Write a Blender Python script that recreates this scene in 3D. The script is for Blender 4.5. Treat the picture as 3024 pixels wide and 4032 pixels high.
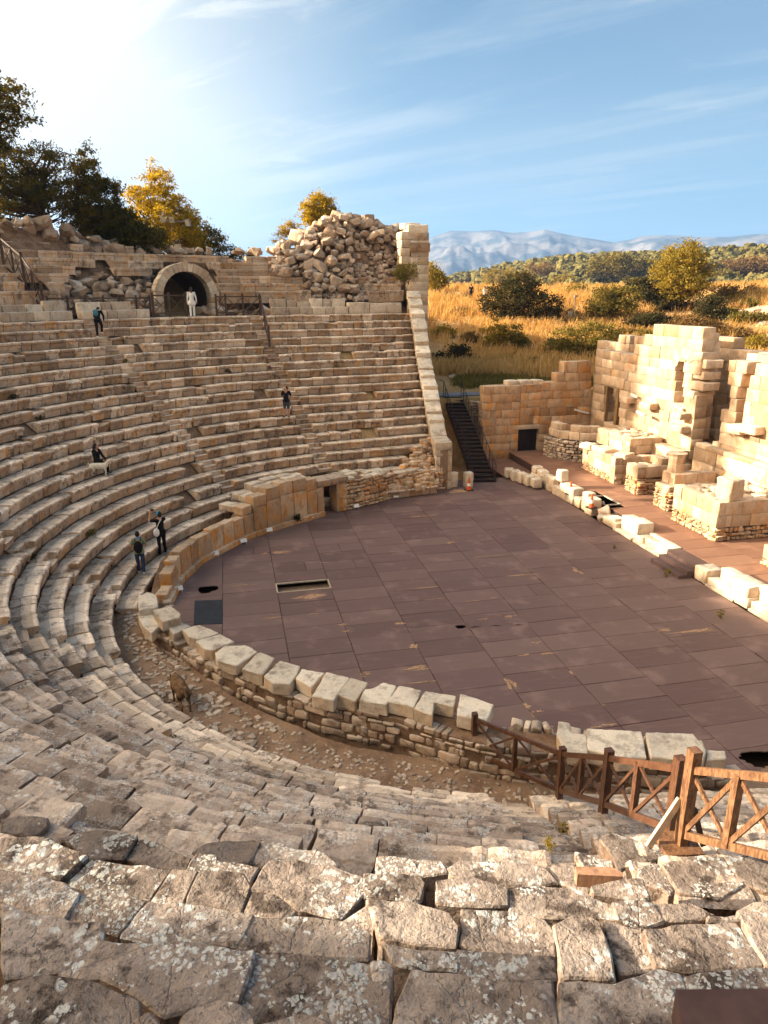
import bpy, bmesh, math, random
import numpy as np
from mathutils import Vector, Matrix
R_=math.radians
for o in list(bpy.data.objects): bpy.data.objects.remove(o)
S=bpy.context.scene
COL=S.collection
rng=np.random.default_rng(7); random.seed(7)

# ------------------------------------------------------------------ camera
CAM=np.array([-7.1592,-19.7963,10.598]); PITCH,YAW,ROLL=.303397,.213057,-.0042975
FPX=2745.26                      # focal length in photo pixels (3024 x 4032)
_f=np.array([math.sin(YAW)*math.cos(PITCH),math.cos(YAW)*math.cos(PITCH),-math.sin(PITCH)])
_r=np.array([math.cos(YAW),-math.sin(YAW),0.]); _u=np.cross(_r,_f)
_r,_u=_r*math.cos(ROLL)+_u*math.sin(ROLL),-_r*math.sin(ROLL)+_u*math.cos(ROLL)
cd=bpy.data.cameras.new('camera'); cam=bpy.data.objects.new('camera',cd); COL.objects.link(cam)
m=Matrix.Identity(4)
for i in range(3):
    m[i][0]=_r[i]; m[i][1]=_u[i]; m[i][2]=-_f[i]; m[i][3]=CAM[i]
cam.matrix_world=m
cd.sensor_fit='VERTICAL'; cd.sensor_height=36; cd.lens=FPX/4032*36
cd.clip_start=.1; cd.clip_end=20000
S.camera=cam

# ------------------------------------------------------------------ sky, sun, exposure
SUN_EL,SUN_AZ=R_(20.5),R_(167)      # azimuth of the sun measured from +X, counter-clockwise
w=bpy.data.worlds.new('World'); S.world=w; w.use_nodes=True
nt=w.node_tree; N=nt.nodes; L=nt.links; N.clear()
out=N.new('ShaderNodeOutputWorld'); bg=N.new('ShaderNodeBackground'); bg.inputs[1].default_value=.07
sky=N.new('ShaderNodeTexSky'); sky.sky_type='NISHITA'; sky.sun_disc=False
sky.sun_elevation=SUN_EL; sky.sun_rotation=math.pi/2-SUN_AZ; sky.air_density=1.0; sky.dust_density=1.2; sky.ozone_density=2.2; sky.altitude=50
def wn(t,**k):
    n=N.new(t)
    for a,b in k.items(): setattr(n,a,b)
    return n
def wmath(op,a,b=None,c=None,clamp=False):
    n=wn('ShaderNodeMath',operation=op,use_clamp=clamp)
    for i,v in enumerate((a,b,c)):
        if v is None: continue
        if isinstance(v,(int,float)): n.inputs[i].default_value=v
        else: L.new(v,n.inputs[i])
    return n.outputs[0]
tc=wn('ShaderNodeTexCoord'); sp=wn('ShaderNodeSeparateXYZ'); L.new(tc.outputs['Generated'],sp.inputs[0])
zz=wmath('MAXIMUM',sp.outputs[2],.03)
den=wmath('ADD',zz,.12)
cx=wmath('DIVIDE',sp.outputs[0],den); cy=wmath('DIVIDE',sp.outputs[1],den)
cmb=wn('ShaderNodeCombineXYZ'); L.new(cx,cmb.inputs[0]); L.new(cy,cmb.inputs[1])
def cloud(rot,scale,sx,sy,det,rough,lo,hi,loc=(0,0,0),dist=.6):
    mp=wn('ShaderNodeMapping',vector_type='TEXTURE'); mp.inputs['Rotation'].default_value=(0,0,R_(rot)); mp.inputs['Scale'].default_value=(1/sx,1/sy,1); mp.inputs['Location'].default_value=loc
    L.new(cmb.outputs[0],mp.inputs[0])
    n=wn('ShaderNodeTexNoise'); n.inputs['Scale'].default_value=scale; n.inputs['Detail'].default_value=det; n.inputs['Roughness'].default_value=rough; n.inputs['Distortion'].default_value=dist
    L.new(mp.outputs[0],n.inputs[0])
    r=wn('ShaderNodeMapRange'); r.interpolation_type='SMOOTHSTEP'; r.inputs[1].default_value=lo; r.inputs[2].default_value=hi; L.new(n.outputs[0],r.inputs[0]); return r.outputs[0]
veil=cloud(-30,.6,.6,1,4,.5,.32,.66,(3.1,1.7,0),.4)
streak=cloud(-48,1.9,.16,1.3,8,.66,.47,.72,(1.3,.4,0),.9)
puff=cloud(-40,3.4,.35,1.0,8,.66,.54,.68,(.2,2.4,0),.8)
# thicker haze towards the sun (left) and near the horizon
sdir=(math.cos(SUN_AZ)*math.cos(SUN_EL),math.sin(SUN_AZ)*math.cos(SUN_EL),math.sin(SUN_EL))
dp=wn('ShaderNodeVectorMath',operation='DOT_PRODUCT'); L.new(tc.outputs['Generated'],dp.inputs[0]); dp.inputs[1].default_value=sdir
mr=wn('ShaderNodeMapRange'); mr.interpolation_type='SMOOTHSTEP'; mr.inputs[1].default_value=.02; mr.inputs[2].default_value=.64; L.new(dp.outputs['Value'],mr.inputs[0])
hz=wn('ShaderNodeMapRange'); hz.interpolation_type='SMOOTHSTEP'; hz.inputs[1].default_value=.62; hz.inputs[2].default_value=0; L.new(sp.outputs[2],hz.inputs[0])
sunny=mr.outputs[0]
cov=wmath('MULTIPLY_ADD',veil,.34,wmath('MULTIPLY',streak,.80))
cov=wmath('ADD',cov,wmath('MULTIPLY',puff,.5))
gain=wmath('MULTIPLY_ADD',sunny,.85,.34)
cov=wmath('MULTIPLY',cov,gain)
cov=wmath('ADD',cov,wmath('MULTIPLY',wmath('MULTIPLY',sunny,hz.outputs[0]),1.9))
cov=wmath('ADD',cov,wmath('MULTIPLY',hz.outputs[0],.36))
back=wn('ShaderNodeMapRange'); back.interpolation_type='SMOOTHSTEP'; back.inputs[1].default_value=.15; back.inputs[2].default_value=-.5; L.new(sp.outputs[1],back.inputs[0])
cov=wmath('ADD',cov,wmath('MULTIPLY',back.outputs[0],.75))
cov=wmath('MINIMUM',cov,.95)
cc=wn('ShaderNodeMix',data_type='RGBA'); L.new(sunny,cc.inputs[0]); cc.inputs[6].default_value=(2.5,2.65,2.6,1); cc.inputs[7].default_value=(4.4,3.95,3.1,1)
tint=wn('ShaderNodeMix',data_type='RGBA',blend_type='MULTIPLY'); tint.inputs[0].default_value=1; L.new(sky.outputs[0],tint.inputs[6]); tint.inputs[7].default_value=(.010,.275,.385,1)
mx=wn('ShaderNodeMix',data_type='RGBA'); L.new(cov,mx.inputs[0]); L.new(tint.outputs[2],mx.inputs[6]); L.new(cc.outputs[2],mx.inputs[7])
au=wn('ShaderNodeMapRange'); au.interpolation_type='SMOOTHERSTEP'; au.inputs[1].default_value=.55; au.inputs[2].default_value=1.0; L.new(dp.outputs['Value'],au.inputs[0])
aus=wmath('POWER',au.outputs[0],2.2)
ac=wn('ShaderNodeMix',data_type='RGBA',blend_type='ADD'); L.new(aus,ac.inputs[0]); L.new(mx.outputs[2],ac.inputs[6]); ac.inputs[7].default_value=(33,23.5,13.5,1)
L.new(ac.outputs[2],bg.inputs[0]); L.new(bg.outputs[0],out.inputs[0])
sl=bpy.data.lights.new('sun','SUN'); sl.energy=4.6; sl.angle=R_(.6); sl.color=(1,.82,.58)
so=bpy.data.objects.new('sun',sl); COL.objects.link(so)
so.rotation_euler=Vector(sdir).to_track_quat('Z','Y').to_euler()
S.view_settings.view_transform='Standard'; S.view_settings.look='None'; S.view_settings.gamma=1; S.view_settings.exposure=2.2
S.render.resolution_x=768; S.render.resolution_y=1024
S.render.engine='CYCLES'; S.cycles.max_bounces=5; S.cycles.diffuse_bounces=3; S.cycles.transparent_max_bounces=6

# ------------------------------------------------------------------ photo pixel -> place
def ray(p):
    return _f*FPX+_r*(p[0]-1512)+_u*(2016-p[1])
def on(p,z=0.):
    d=ray(p); return CAM+d*((z-CAM[2])/d[2])
def atY(p,Y):
    d=ray(p); return CAM+d*((Y-CAM[1])/d[1])
def atX(p,X):
    d=ray(p); return CAM+d*((X-CAM[0])/d[0])
def atD(p,D):
    d=ray(p); return CAM+d*(D/math.hypot(d[0],d[1]))
def proj(P):
    d=np.asarray(P)-CAM; z=d@_f; return 1512+FPX*(d@_r)/z,2016-FPX*(d@_u)/z,z
def crop(ox,oy,s): return lambda x,y:(ox+x/s,oy+y/s)
OV=crop(0,0,.548611)
qk=crop(1600,1400,2.07375);qm=crop(2224,1250,2.07375);qA=crop(1100,1150,2.37);qB=crop(500,1180,2.37)
q1=crop(600,1850,1.3825);q2=crop(1600,1850,1.3825);q3=crop(1500,2250,1.3825)
t1=crop(0,700,1.659);t2=crop(900,700,1.659);t3=crop(1600,850,2.07375);t4=crop(2224,850,2.07375)
qh=crop(2124,1950,1.8433);qd=crop(500,2300,1.659);qe=crop(1400,2500,1.659);qg=crop(2100,2700,1.7955)
qL=crop(0,3200,1.106);qR=crop(1500,3200,1.0886)

# ------------------------------------------------------------------ theatre geometry
C0=np.array([1.126,3.227]); RA,TR,ZA,RI=11.914,.6355,.509,.4395
PH=R_(80)
def zi(i): return ZA+RI*i
def ri(i): return RA+TR*i
_nf=np.array([math.cos(math.pi-PH),math.sin(math.pi-PH)]); _nn=np.array([_nf[0],-_nf[1]])
def rad(x,y):
    """distance of a point from the row centre line (circle, then straight tangents)"""
    x=np.asarray(x,float)-C0[0]; y=np.asarray(y,float)-C0[1]
    r=np.hypot(x,y); a=np.arctan2(y,-x)      # 0 on the axis, + far side
    return np.where(a>PH,x*_nf[0]+y*_nf[1],np.where(a<-PH,x*_nn[0]+y*_nn[1],r))
def path(r,s):
    """point at arc position s (radians-like, metres = s*r on the arc) ; s>0 is the far side"""
    s=np.asarray(s,float); a=np.clip(s,-PH,PH); e=(s-a)*r
    th=math.pi-a
    x=C0[0]+r*np.cos(th)+e*np.sin(th); y=C0[1]+r*np.sin(th)-e*np.cos(th)
    return x,y
def cone(p,skip=0.):
    """where the ray through photo pixel p meets the stepped seating"""
    d=ray(p); d=d/np.linalg.norm(d)
    for t in np.arange(1.5,75,.02):
        P=CAM+d*t; r=float(rad(P[0],P[1])); i=math.floor((r-RA)/TR)
        if i>=0 and t>skip and P[2]<=zi(min(i,20)): return P,i
    return None,None
def coneC(p):
    d=ray(p); d=d/np.linalg.norm(d)
    for t in np.arange(1.5,60,.01):
        P=CAM+d*t; r=float(rad(P[0],P[1]))
        if P[2]<=ZA+RI*(r-RA)/TR: return P
    return None

# ------------------------------------------------------------------ numpy noise
def _h(ix,iy,iz,s):
    n=(ix*374761393+iy*668265263+iz*2147483647+s*1274126177)&0xffffffff
    n=((n^(n>>13))*1274126177)&0xffffffff
    return ((n^(n>>16))&0xffff)/65535.
def vnoise(P,sc,seed=0):
    P=np.asarray(P,float)*sc; I=np.floor(P).astype(np.int64); F=P-I; F=F*F*(3-2*F)
    o=0
    for a in (0,1):
        for b in (0,1):
            for c in (0,1):
                wgt=(F[...,0] if a else 1-F[...,0])*(F[...,1] if b else 1-F[...,1])*(F[...,2] if c else 1-F[...,2])
                o=o+wgt*_h(I[...,0]+a,I[...,1]+b,I[...,2]+c,seed)
    return o*2-1
def fbm(P,sc,seed=0,o=3):
    r=0;a=1;t=0
    for k in range(o): r=r+a*vnoise(P,sc*2**k,seed+k*17); t+=a; a*=.5
    return r/t
def vec3(P,sc,seed=0,o=2): return np.stack([fbm(P,sc,seed+k*91,o) for k in range(3)],-1)

# ------------------------------------------------------------------ mesh helpers
class MB:
    def __init__(s): s.v=[];s.f=[];s.t=[];s.n=0
    def add(s,V,F,t=.5,t2=.5):
        V=np.asarray(V,float); s.v.append(V); s.f+= [tuple(int(i)+s.n for i in f) for f in F]; s.n+=len(V)
        s.t+= [(t,t2)]*len(F) if not hasattr(t,'__len__') else list(zip(t,t2))
    def build(s,name,mat,parent=None,smooth=False,sharp=34,**kw):
        me=bpy.data.meshes.new(name); V=np.concatenate(s.v) if s.v else np.zeros((0,3))
        loc=None
        me.from_pydata(V.tolist(),[],s.f); me.materials.append(mat)
        if s.f:
            for nm,k in (('tint',0),('tint2',1)):
                at=me.attributes.new(nm,'FLOAT','FACE'); at.data.foreach_set('value',[x[k] for x in s.t])
            if smooth:
                me.polygons.foreach_set('use_smooth',[True]*len(s.f)); me.set_sharp_from_angle(angle=R_(sharp))
        return link(name,me,parent,**kw)
def link(name,me,parent=None,label=None,cat=None,group=None,kind=None):
    o=bpy.data.objects.new(name,me); COL.objects.link(o)
    if parent: o.parent=parent
    tag(o,label,cat,group,kind); return o
def tag(o,label=None,cat=None,group=None,kind=None):
    if label: o['label']=label
    if cat: o['category']=cat
    if group: o['group']=group
    if kind: o['kind']=kind
    return o
def thing(name,label,cat,group=None,loc=None):
    o=bpy.data.objects.new(name,None); COL.objects.link(o); o.empty_display_size=.2
    if loc is not None: o.location=loc
    return tag(o,label,cat,group)
def at0(root,mb_or_pts):  # helper for world-space children of a moved empty
    return np.asarray(mb_or_pts)-np.array(root.location)
CUBEF=[(0,3,2,1),(4,5,6,7),(0,1,5,4),(1,2,6,5),(2,3,7,6),(3,0,4,7)]
def box(mb,c,sx,sy,sz,rz=0,t=.5,t2=.5,M=None):
    V=np.array([(x,y,z) for z in (-.5,.5) for x,y in ((-.5,-.5),(.5,-.5),(.5,.5),(-.5,.5))])*[sx,sy,sz]
    if M is not None: V=V@np.array(M).T
    elif rz: V=V@np.array([[math.cos(rz),-math.sin(rz),0],[math.sin(rz),math.cos(rz),0],[0,0,1]]).T
    mb.add(V+np.array(c),CUBEF,t,t2)
def beam(mb,a,b,w,h,t=.5,up=(0,0,1)):
    a=np.array(a,float);b=np.array(b,float);d=b-a;l=np.linalg.norm(d);d=d/l
    s=np.cross(d,up); 
    if np.linalg.norm(s)<1e-3: s=np.cross(d,(1,0,0))
    s/=np.linalg.norm(s); u=np.cross(s,d)
    V=[]
    for e in (a,b):
        for x,y in ((-1,-1),(1,-1),(1,1),(-1,1)): V.append(e+s*x*w/2+u*y*h/2)
    mb.add(V,[(0,1,2,3),(7,6,5,4),(0,4,5,1),(1,5,6,2),(2,6,7,3),(3,7,4,0)],t)
def tube(mb,pts,rr,n=6,t=.5,cap=True):
    pts=[np.array(p,float) for p in pts]; rr=rr if hasattr(rr,'__len__') else [rr]*len(pts)
    V=[];F=[]
    for i,p in enumerate(pts):
        d=pts[min(i+1,len(pts)-1)]-pts[max(i-1,0)]; d=d/(np.linalg.norm(d)+1e-9)
        a=np.cross(d,(0,0,1)); 
        if np.linalg.norm(a)<.05: a=np.cross(d,(1,0,0))
        a/=np.linalg.norm(a); b=np.cross(d,a)
        for k in range(n):
            V.append(p+rr[i]*(a*math.cos(2*math.pi*k/n)+b*math.sin(2*math.pi*k/n)))
    for i in range(len(pts)-1):
        for k in range(n): F.append((i*n+k,i*n+(k+1)%n,(i+1)*n+(k+1)%n,(i+1)*n+k))
    if cap: F.append(tuple(range(n))[::-1]); F.append(tuple((len(pts)-1)*n+k for k in range(n)))
    mb.add(V,F,t)
_tmpl={}
def rtemplate(nx,ny,nz,bev=.12):
    """surface grid of a cube -1..1 with softened edges"""
    key=(nx,ny,nz,round(bev,3))
    if key in _tmpl: return _tmpl[key]
    def ax(n): 
        a=np.linspace(-1,1,n+1)
        return a
    X,Y,Z=ax(nx),ax(ny),ax(nz); idx={};V=[];F=[]
    def vid(i,j,k):
        if (i,j,k) not in idx: idx[(i,j,k)]=len(V); V.append((X[i],Y[j],Z[k]))
        return idx[(i,j,k)]
    for i in range(nx):
        for j in range(ny):
            F.append((vid(i,j,0),vid(i,j+1,0),vid(i+1,j+1,0),vid(i+1,j,0))); F.append((vid(i,j,nz),vid(i+1,j,nz),vid(i+1,j+1,nz),vid(i,j+1,nz)))
    for i in range(nx):
        for k in range(nz):
            F.append((vid(i,0,k),vid(i+1,0,k),vid(i+1,0,k+1),vid(i,0,k+1))); F.append((vid(i,ny,k),vid(i,ny,k+1),vid(i+1,ny,k+1),vid(i+1,ny,k)))
    for j in range(ny):
        for k in range(nz):
            F.append((vid(0,j,k),vid(0,j,k+1),vid(0,j+1,k+1),vid(0,j+1,k))); F.append((vid(nx,j,k),vid(nx,j+1,k),vid(nx,j+1,k+1),vid(nx,j,k+1)))
    V=np.array(V); _tmpl[key]=(V,F); return _tmpl[key]
def rblock(mb,c,sx,sy,sz,rz=0,t=.5,t2=.5,rough=.02,bev=.04,n=(4,3,3),M=None,seed=None):
    """rough-hewn stone block: bevelled, worn corners, uneven faces"""
    V0,F=rtemplate(*n); h=np.array([sx,sy,sz])/2
    V=V0*h; e=(np.abs(V0)>.999).sum(1)
    b=min(bev*.6,h.min()*.4)
    for k in range(3):                       # inner ring of vertices hugs the edge so faces stay flat
        lim=1-b/h[k]; inn=np.abs(V0[:,k])<.999; big=inn&(np.abs(np.abs(V0[:,k])-(1-2/n[k]))<1e-6)&(n[k]>2)
        V[:,k]=np.where(big,np.sign(V0[:,k])*lim*h[k],V[:,k])
    pull=np.where(e>=3,.62,np.where(e==2,.38,0))[:,None]*b
    V=V-np.sign(V0)*(np.abs(V0)>.999)*pull
    sd=seed if seed is not None else rng.integers(1e5)
    c=np.array(c,float)
    V=V+vec3(V+sd*.37,2.2/max(.3,h.max()),sd%97)*rough*.9+vec3(V+sd*.37,9,sd%89+5,1)*rough*.35
    if M is not None: V=V@np.array(M).T
    elif rz: V=V@np.array([[math.cos(rz),-math.sin(rz),0],[math.sin(rz),math.cos(rz),0],[0,0,1]]).T
    mb.add(V+c,F,t,t2)
def poly_block(mb,P,z,dep=.45,rough=.02,t=.5,t2=.5,sub=.09,bev=.03,bulge=0.,zt=None):
    """rough block whose top outline is polygon P (xy)"""
    P=np.asarray(P,float)[:,:2]
    ar=.5*np.sum(P[:,0]*np.roll(P[:,1],-1)-P[:,1]*np.roll(P[:,0],-1))
    if ar<0: P=P[::-1]
    bm=bmesh.new(); vs=[bm.verts.new((p[0],p[1],z)) for p in P]; f=bm.faces.new(vs)
    r=bmesh.ops.extrude_face_region(bm,geom=[f]); 
    dn=[v for v in r['geom'] if isinstance(v,bmesh.types.BMVert)]
    for v in dn: v.co.z=z-dep
    bm.normal_update()
    bmesh.ops.recalc_face_normals(bm,faces=bm.faces)
    bmesh.ops.bevel(bm,geom=[e for e in bm.edges],offset=bev,segments=1,affect='EDGES',clamp_overlap=True)
    bmesh.ops.triangulate(bm,faces=bm.faces[:])
    for _ in range(7):
        le=[e for e in bm.edges if e.calc_length()>sub*1.5]
        if not le or len(bm.verts)>9000: break
        bmesh.ops.subdivide_edges(bm,edges=le,cuts=1)
        bmesh.ops.triangulate(bm,faces=[f for f in bm.faces if len(f.verts)>3])
    V=np.array([v.co[:] for v in bm.verts]); sd=int(rng.integers(900))
    Nn=np.array([v.normal[:] for v in bm.verts])
    V=V+vec3(V,1.6,sd)*rough*.9+vec3(V,5,sd+7)*rough*.55+Nn*(fbm(V,9,sd+3,3)*rough*.8)[:,None]
    V[:,2]+=fbm(V*[1,1,0],1.1,sd+9,2)*rough*1.2*(V[:,2]>z-dep*.6)
    F=[[v.index for v in f.verts] for f in bm.faces]; bm.verts.index_update()
    F=[[v.index for v in f.verts] for f in bm.faces]
    mb.add(V,F,t,t2); bm.free()

# ------------------------------------------------------------------ materials
def mat(name):
    m=bpy.data.materials.new(name); m.use_nodes=True; nt=m.node_tree; nt.nodes.clear()
    o=nt.nodes.new('ShaderNodeOutputMaterial'); b=nt.nodes.new('ShaderNodeBsdfPrincipled'); nt.links.new(b.outputs[0],o.inputs[0])
    return m,nt,b,o
class G:
    """tiny node-graph helper"""
    def __init__(s,nt): s.nt=nt
    def n(s,t,**k):
        x=s.nt.nodes.new(t)
        for a,b in k.items(): setattr(x,a,b)
        return x
    def l(s,a,b): s.nt.links.new(a,b)
    def setv(s,i,v):
        if isinstance(v,(int,float,tuple)): i.default_value=v
        else: s.l(v,i)
    def math(s,op,a,b=None,c=None,clamp=False):
        x=s.n('ShaderNodeMath',operation=op,use_clamp=clamp)
        for i,v in enumerate((a,b,c)):
            if v is not None: s.setv(x.inputs[i],v)
        return x.outputs[0]
    def noise(s,vec,sc,det=3,rough=.55,dist=0.):
        x=s.n('ShaderNodeTexNoise'); x.inputs['Scale'].default_value=sc; x.inputs['Detail'].default_value=det; x.inputs['Roughness'].default_value=rough; x.inputs['Distortion'].default_value=dist
        s.l(vec,x.inputs[0]); return x.outputs[0]
    def voro(s,vec,sc,feature='F1',rnd=1.):
        x=s.n('ShaderNodeTexVoronoi',feature=feature); x.inputs['Scale'].default_value=sc; x.inputs['Randomness'].default_value=rnd; s.l(vec,x.inputs[0]); return x
    def ramp(s,f,lo,hi,a=0.,b=1.):
        x=s.n('ShaderNodeMapRange'); x.interpolation_type='SMOOTHSTEP'
        for i,v in ((0,f),(1,lo),(2,hi),(3,a),(4,b)): s.setv(x.inputs[i],v)
        return x.outputs[0]
    def mix(s,f,a,b,bt='MIX'):
        x=s.n('ShaderNodeMix',data_type='RGBA',blend_type=bt); s.setv(x.inputs[0],f)
        for i,v in ((6,a),(7,b)):
            if isinstance(v,tuple): x.inputs[i].default_value=v+(1,) if len(v)==3 else v
            else: s.l(v,x.inputs[i])
        return x.outputs[2]
    def attr(s,nm):
        x=s.n('ShaderNodeAttribute'); x.attribute_name=nm; return x.outputs['Fac']
    def bump(s,h,st,dist,nrm=None):
        x=s.n('ShaderNodeBump'); x.inputs['Strength'].default_value=st; x.inputs['Distance'].default_value=dist; s.l(h,x.inputs['Height'])
        if nrm is not None: s.l(nrm,x.inputs['Normal'])
        return x.outputs[0]
def stone(name,base=(.43,.30,.22),dark=(.115,.078,.06),pale=(.62,.51,.41),ochre=(.48,.22,.07),och=.5,lich=.3,stain=.6,bumpd=.02,grime=.5,scale=1.):
    m,nt,b,o=mat(name); g=G(nt)
    P=g.n('ShaderNodeNewGeometry'); pos=P.outputs['Position']; nrm=P.outputs['Normal']
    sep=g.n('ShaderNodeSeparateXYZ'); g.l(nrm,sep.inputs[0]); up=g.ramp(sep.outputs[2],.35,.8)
    t=g.attr('tint'); t2=g.attr('tint2')
    n1=g.noise(pos,1.1*scale,4,.6); n2=g.noise(pos,5*scale,5,.65); n3=g.noise(pos,22*scale,4,.7)
    col=g.mix(g.ramp(g.math('MULTIPLY_ADD',n2,.6,g.math('MULTIPLY',t,.4)),.3,.72),base,pale)
    col=g.mix(g.math('MULTIPLY',g.ramp(n1,.42,.72),g.math('MULTIPLY',stain,g.math('MULTIPLY_ADD',t2,.8,.35)),clamp=True),col,dark)
    # upward faces mixed paler, the other faces multiplied darker
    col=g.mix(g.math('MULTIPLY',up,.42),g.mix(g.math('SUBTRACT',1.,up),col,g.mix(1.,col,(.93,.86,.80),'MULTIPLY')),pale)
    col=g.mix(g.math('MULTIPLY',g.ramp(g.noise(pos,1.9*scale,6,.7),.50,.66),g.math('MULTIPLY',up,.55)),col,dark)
    # ochre weathering on sheltered upright faces, streaky
    mp=g.n('ShaderNodeMapping'); mp.inputs['Scale'].default_value=(1,1,.35); g.l(pos,mp.inputs[0])
    st=g.noise(mp.outputs[0],3.2*scale,4,.6)
    of=g.math('MULTIPLY',g.math('MULTIPLY',g.ramp(st,.42,.66),g.math('SUBTRACT',1.,up)),och)
    of=g.math('MULTIPLY',of,g.math('MULTIPLY_ADD',t2,1.1,.25),clamp=True)
    col=g.mix(of,col,ochre)
    # dark algae blotches
    mp2=g.n('ShaderNodeMapping'); mp2.inputs['Scale'].default_value=(1,1,.6); g.l(pos,mp2.inputs[0])
    al=g.math('MULTIPLY',g.ramp(g.noise(mp2.outputs[0],2.6*scale,7,.76),.51,.62),grime)
    col=g.mix(al,col,tuple(c*.55 for c in dark))
    # lichen: pale crusty rosettes on upward faces
    warp=g.n('ShaderNodeVectorMath',operation='MULTIPLY_ADD'); nz=g.n('ShaderNodeTexNoise'); nz.inputs['Scale'].default_value=30; nz.inputs['Detail'].default_value=2; g.l(pos,nz.inputs[0])
    g.l(nz.outputs[1],warp.inputs[0]); warp.inputs[1].default_value=(.05,.05,.05); g.l(pos,warp.inputs[2])
    v=g.voro(warp.outputs[0],34); vb=g.voro(warp.outputs[0],15)
    sepc=g.n('ShaderNodeSeparateColor'); g.l(v.outputs['Color'],sepc.inputs[0])
    field=g.ramp(g.noise(pos,1.7,4,.62),.46,.62)
    spot=g.math('MULTIPLY',g.ramp(v.outputs['Distance'],.52,.40),g.ramp(g.math('MULTIPLY_ADD',sepc.outputs[0],.55,field),.75,.95))
    spot2=g.math('MULTIPLY',g.ramp(vb.outputs['Distance'],.5,.42),g.ramp(g.noise(pos,2.3,3,.6),.56,.6))
    lf=g.math('MAXIMUM',spot,spot2)
    lf=g.math('MULTIPLY',g.math('MULTIPLY',lf,g.math('MULTIPLY_ADD',up,.8,.2)),lich,clamp=True)
    lc=g.mix(g.noise(pos,9,2,.5),(.60,.58,.55),(.46,.52,.55))
    col=g.mix(lf,col,lc)
    col=g.mix(g.ramp(n3,.3,.75,.0,.34),col,tuple(c*.5 for c in base),'MIX')
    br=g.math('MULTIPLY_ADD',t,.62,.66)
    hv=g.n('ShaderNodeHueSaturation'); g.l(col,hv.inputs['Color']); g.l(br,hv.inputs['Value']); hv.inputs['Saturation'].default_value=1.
    g.l(hv.outputs[0],b.inputs['Base Color']); b.inputs['Roughness'].default_value=.93; b.inputs['Specular IOR Level'].default_value=.15
    # pits, cracks, grain
    pit=g.ramp(g.noise(pos,34,3,.6),.30,.44)
    cr=g.voro(warp.outputs[0],2.2,'DISTANCE_TO_EDGE'); crk=g.math('MAXIMUM',g.ramp(cr.outputs[0],.0,.02),g.ramp(g.noise(pos,1.3,2,.5),.5,.42))
    hh=g.math('ADD',g.math('MULTIPLY',n2,1.0),g.math('MULTIPLY_ADD',n3,.45,g.math('MULTIPLY_ADD',pit,.25,g.math('MULTIPLY',crk,.14))))
    g.l(g.bump(hh,.9,bumpd),b.inputs['Normal'])
    return m
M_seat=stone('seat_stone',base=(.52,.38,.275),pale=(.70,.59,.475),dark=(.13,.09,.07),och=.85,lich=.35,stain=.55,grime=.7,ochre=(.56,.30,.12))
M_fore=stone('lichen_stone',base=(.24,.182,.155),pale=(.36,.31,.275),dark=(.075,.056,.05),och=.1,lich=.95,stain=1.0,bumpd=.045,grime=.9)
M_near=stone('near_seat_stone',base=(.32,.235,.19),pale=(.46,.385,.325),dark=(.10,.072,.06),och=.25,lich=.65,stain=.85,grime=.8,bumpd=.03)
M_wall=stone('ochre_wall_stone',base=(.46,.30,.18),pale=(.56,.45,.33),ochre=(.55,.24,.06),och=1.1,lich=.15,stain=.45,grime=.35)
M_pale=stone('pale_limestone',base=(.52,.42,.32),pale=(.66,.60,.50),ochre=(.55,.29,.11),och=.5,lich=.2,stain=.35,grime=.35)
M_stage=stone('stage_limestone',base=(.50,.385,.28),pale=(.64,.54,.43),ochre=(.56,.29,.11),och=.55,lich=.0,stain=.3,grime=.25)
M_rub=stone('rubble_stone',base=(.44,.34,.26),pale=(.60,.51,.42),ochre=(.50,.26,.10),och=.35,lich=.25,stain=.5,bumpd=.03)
def earth(name,a,b,c,sc=1.5,bd=.04):
    m,nt,bs,o=mat(name); g=G(nt); P=g.n('ShaderNodeNewGeometry').outputs['Position']
    n=g.noise(P,sc,6,.65); n2=g.noise(P,sc*9,4,.7)
    col=g.mix(g.ramp(n,.35,.6),a,b); col=g.mix(g.ramp(n2,.45,.75,0,.7),col,c)
    g.l(col,bs.inputs['Base Color']); bs.inputs['Roughness'].default_value=.95; bs.inputs['Specular IOR Level'].default_value=.1
    g.l(g.bump(g.math('ADD',n,g.math('MULTIPLY',n2,.5)),.8,bd),bs.inputs['Normal']); return m
M_dirt=earth('path_dirt',(.17,.105,.07),(.27,.18,.12),(.34,.26,.2),1.3)
M_mortar=earth('rubble_mortar',(.15,.09,.055),(.25,.165,.11),(.09,.055,.035),2.5)
M_ground=earth('dry_ground',(.42,.27,.13),(.33,.20,.09),(.50,.38,.24),.25,.1)
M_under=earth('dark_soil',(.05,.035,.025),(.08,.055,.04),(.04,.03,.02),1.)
def plain(name,c,rough=.6,metal=0.,spec=.3,var=.0,vs=8.):
    m,nt,bs,o=mat(name); g=G(nt)
    bs.inputs['Roughness'].default_value=rough; bs.inputs['Metallic'].default_value=metal; bs.inputs['Specular IOR Level'].default_value=spec
    if var:
        P=g.n('ShaderNodeNewGeometry').outputs['Position']; n=g.noise(P,vs,4,.6)
        g.l(g.mix(g.ramp(n,.3,.7),tuple(x*(1-var) for x in c),tuple(min(1,x*(1+var)) for x in c)),bs.inputs['Base Color'])
    else: bs.inputs['Base Color'].default_value=tuple(c)+(1,)
    return m
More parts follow.
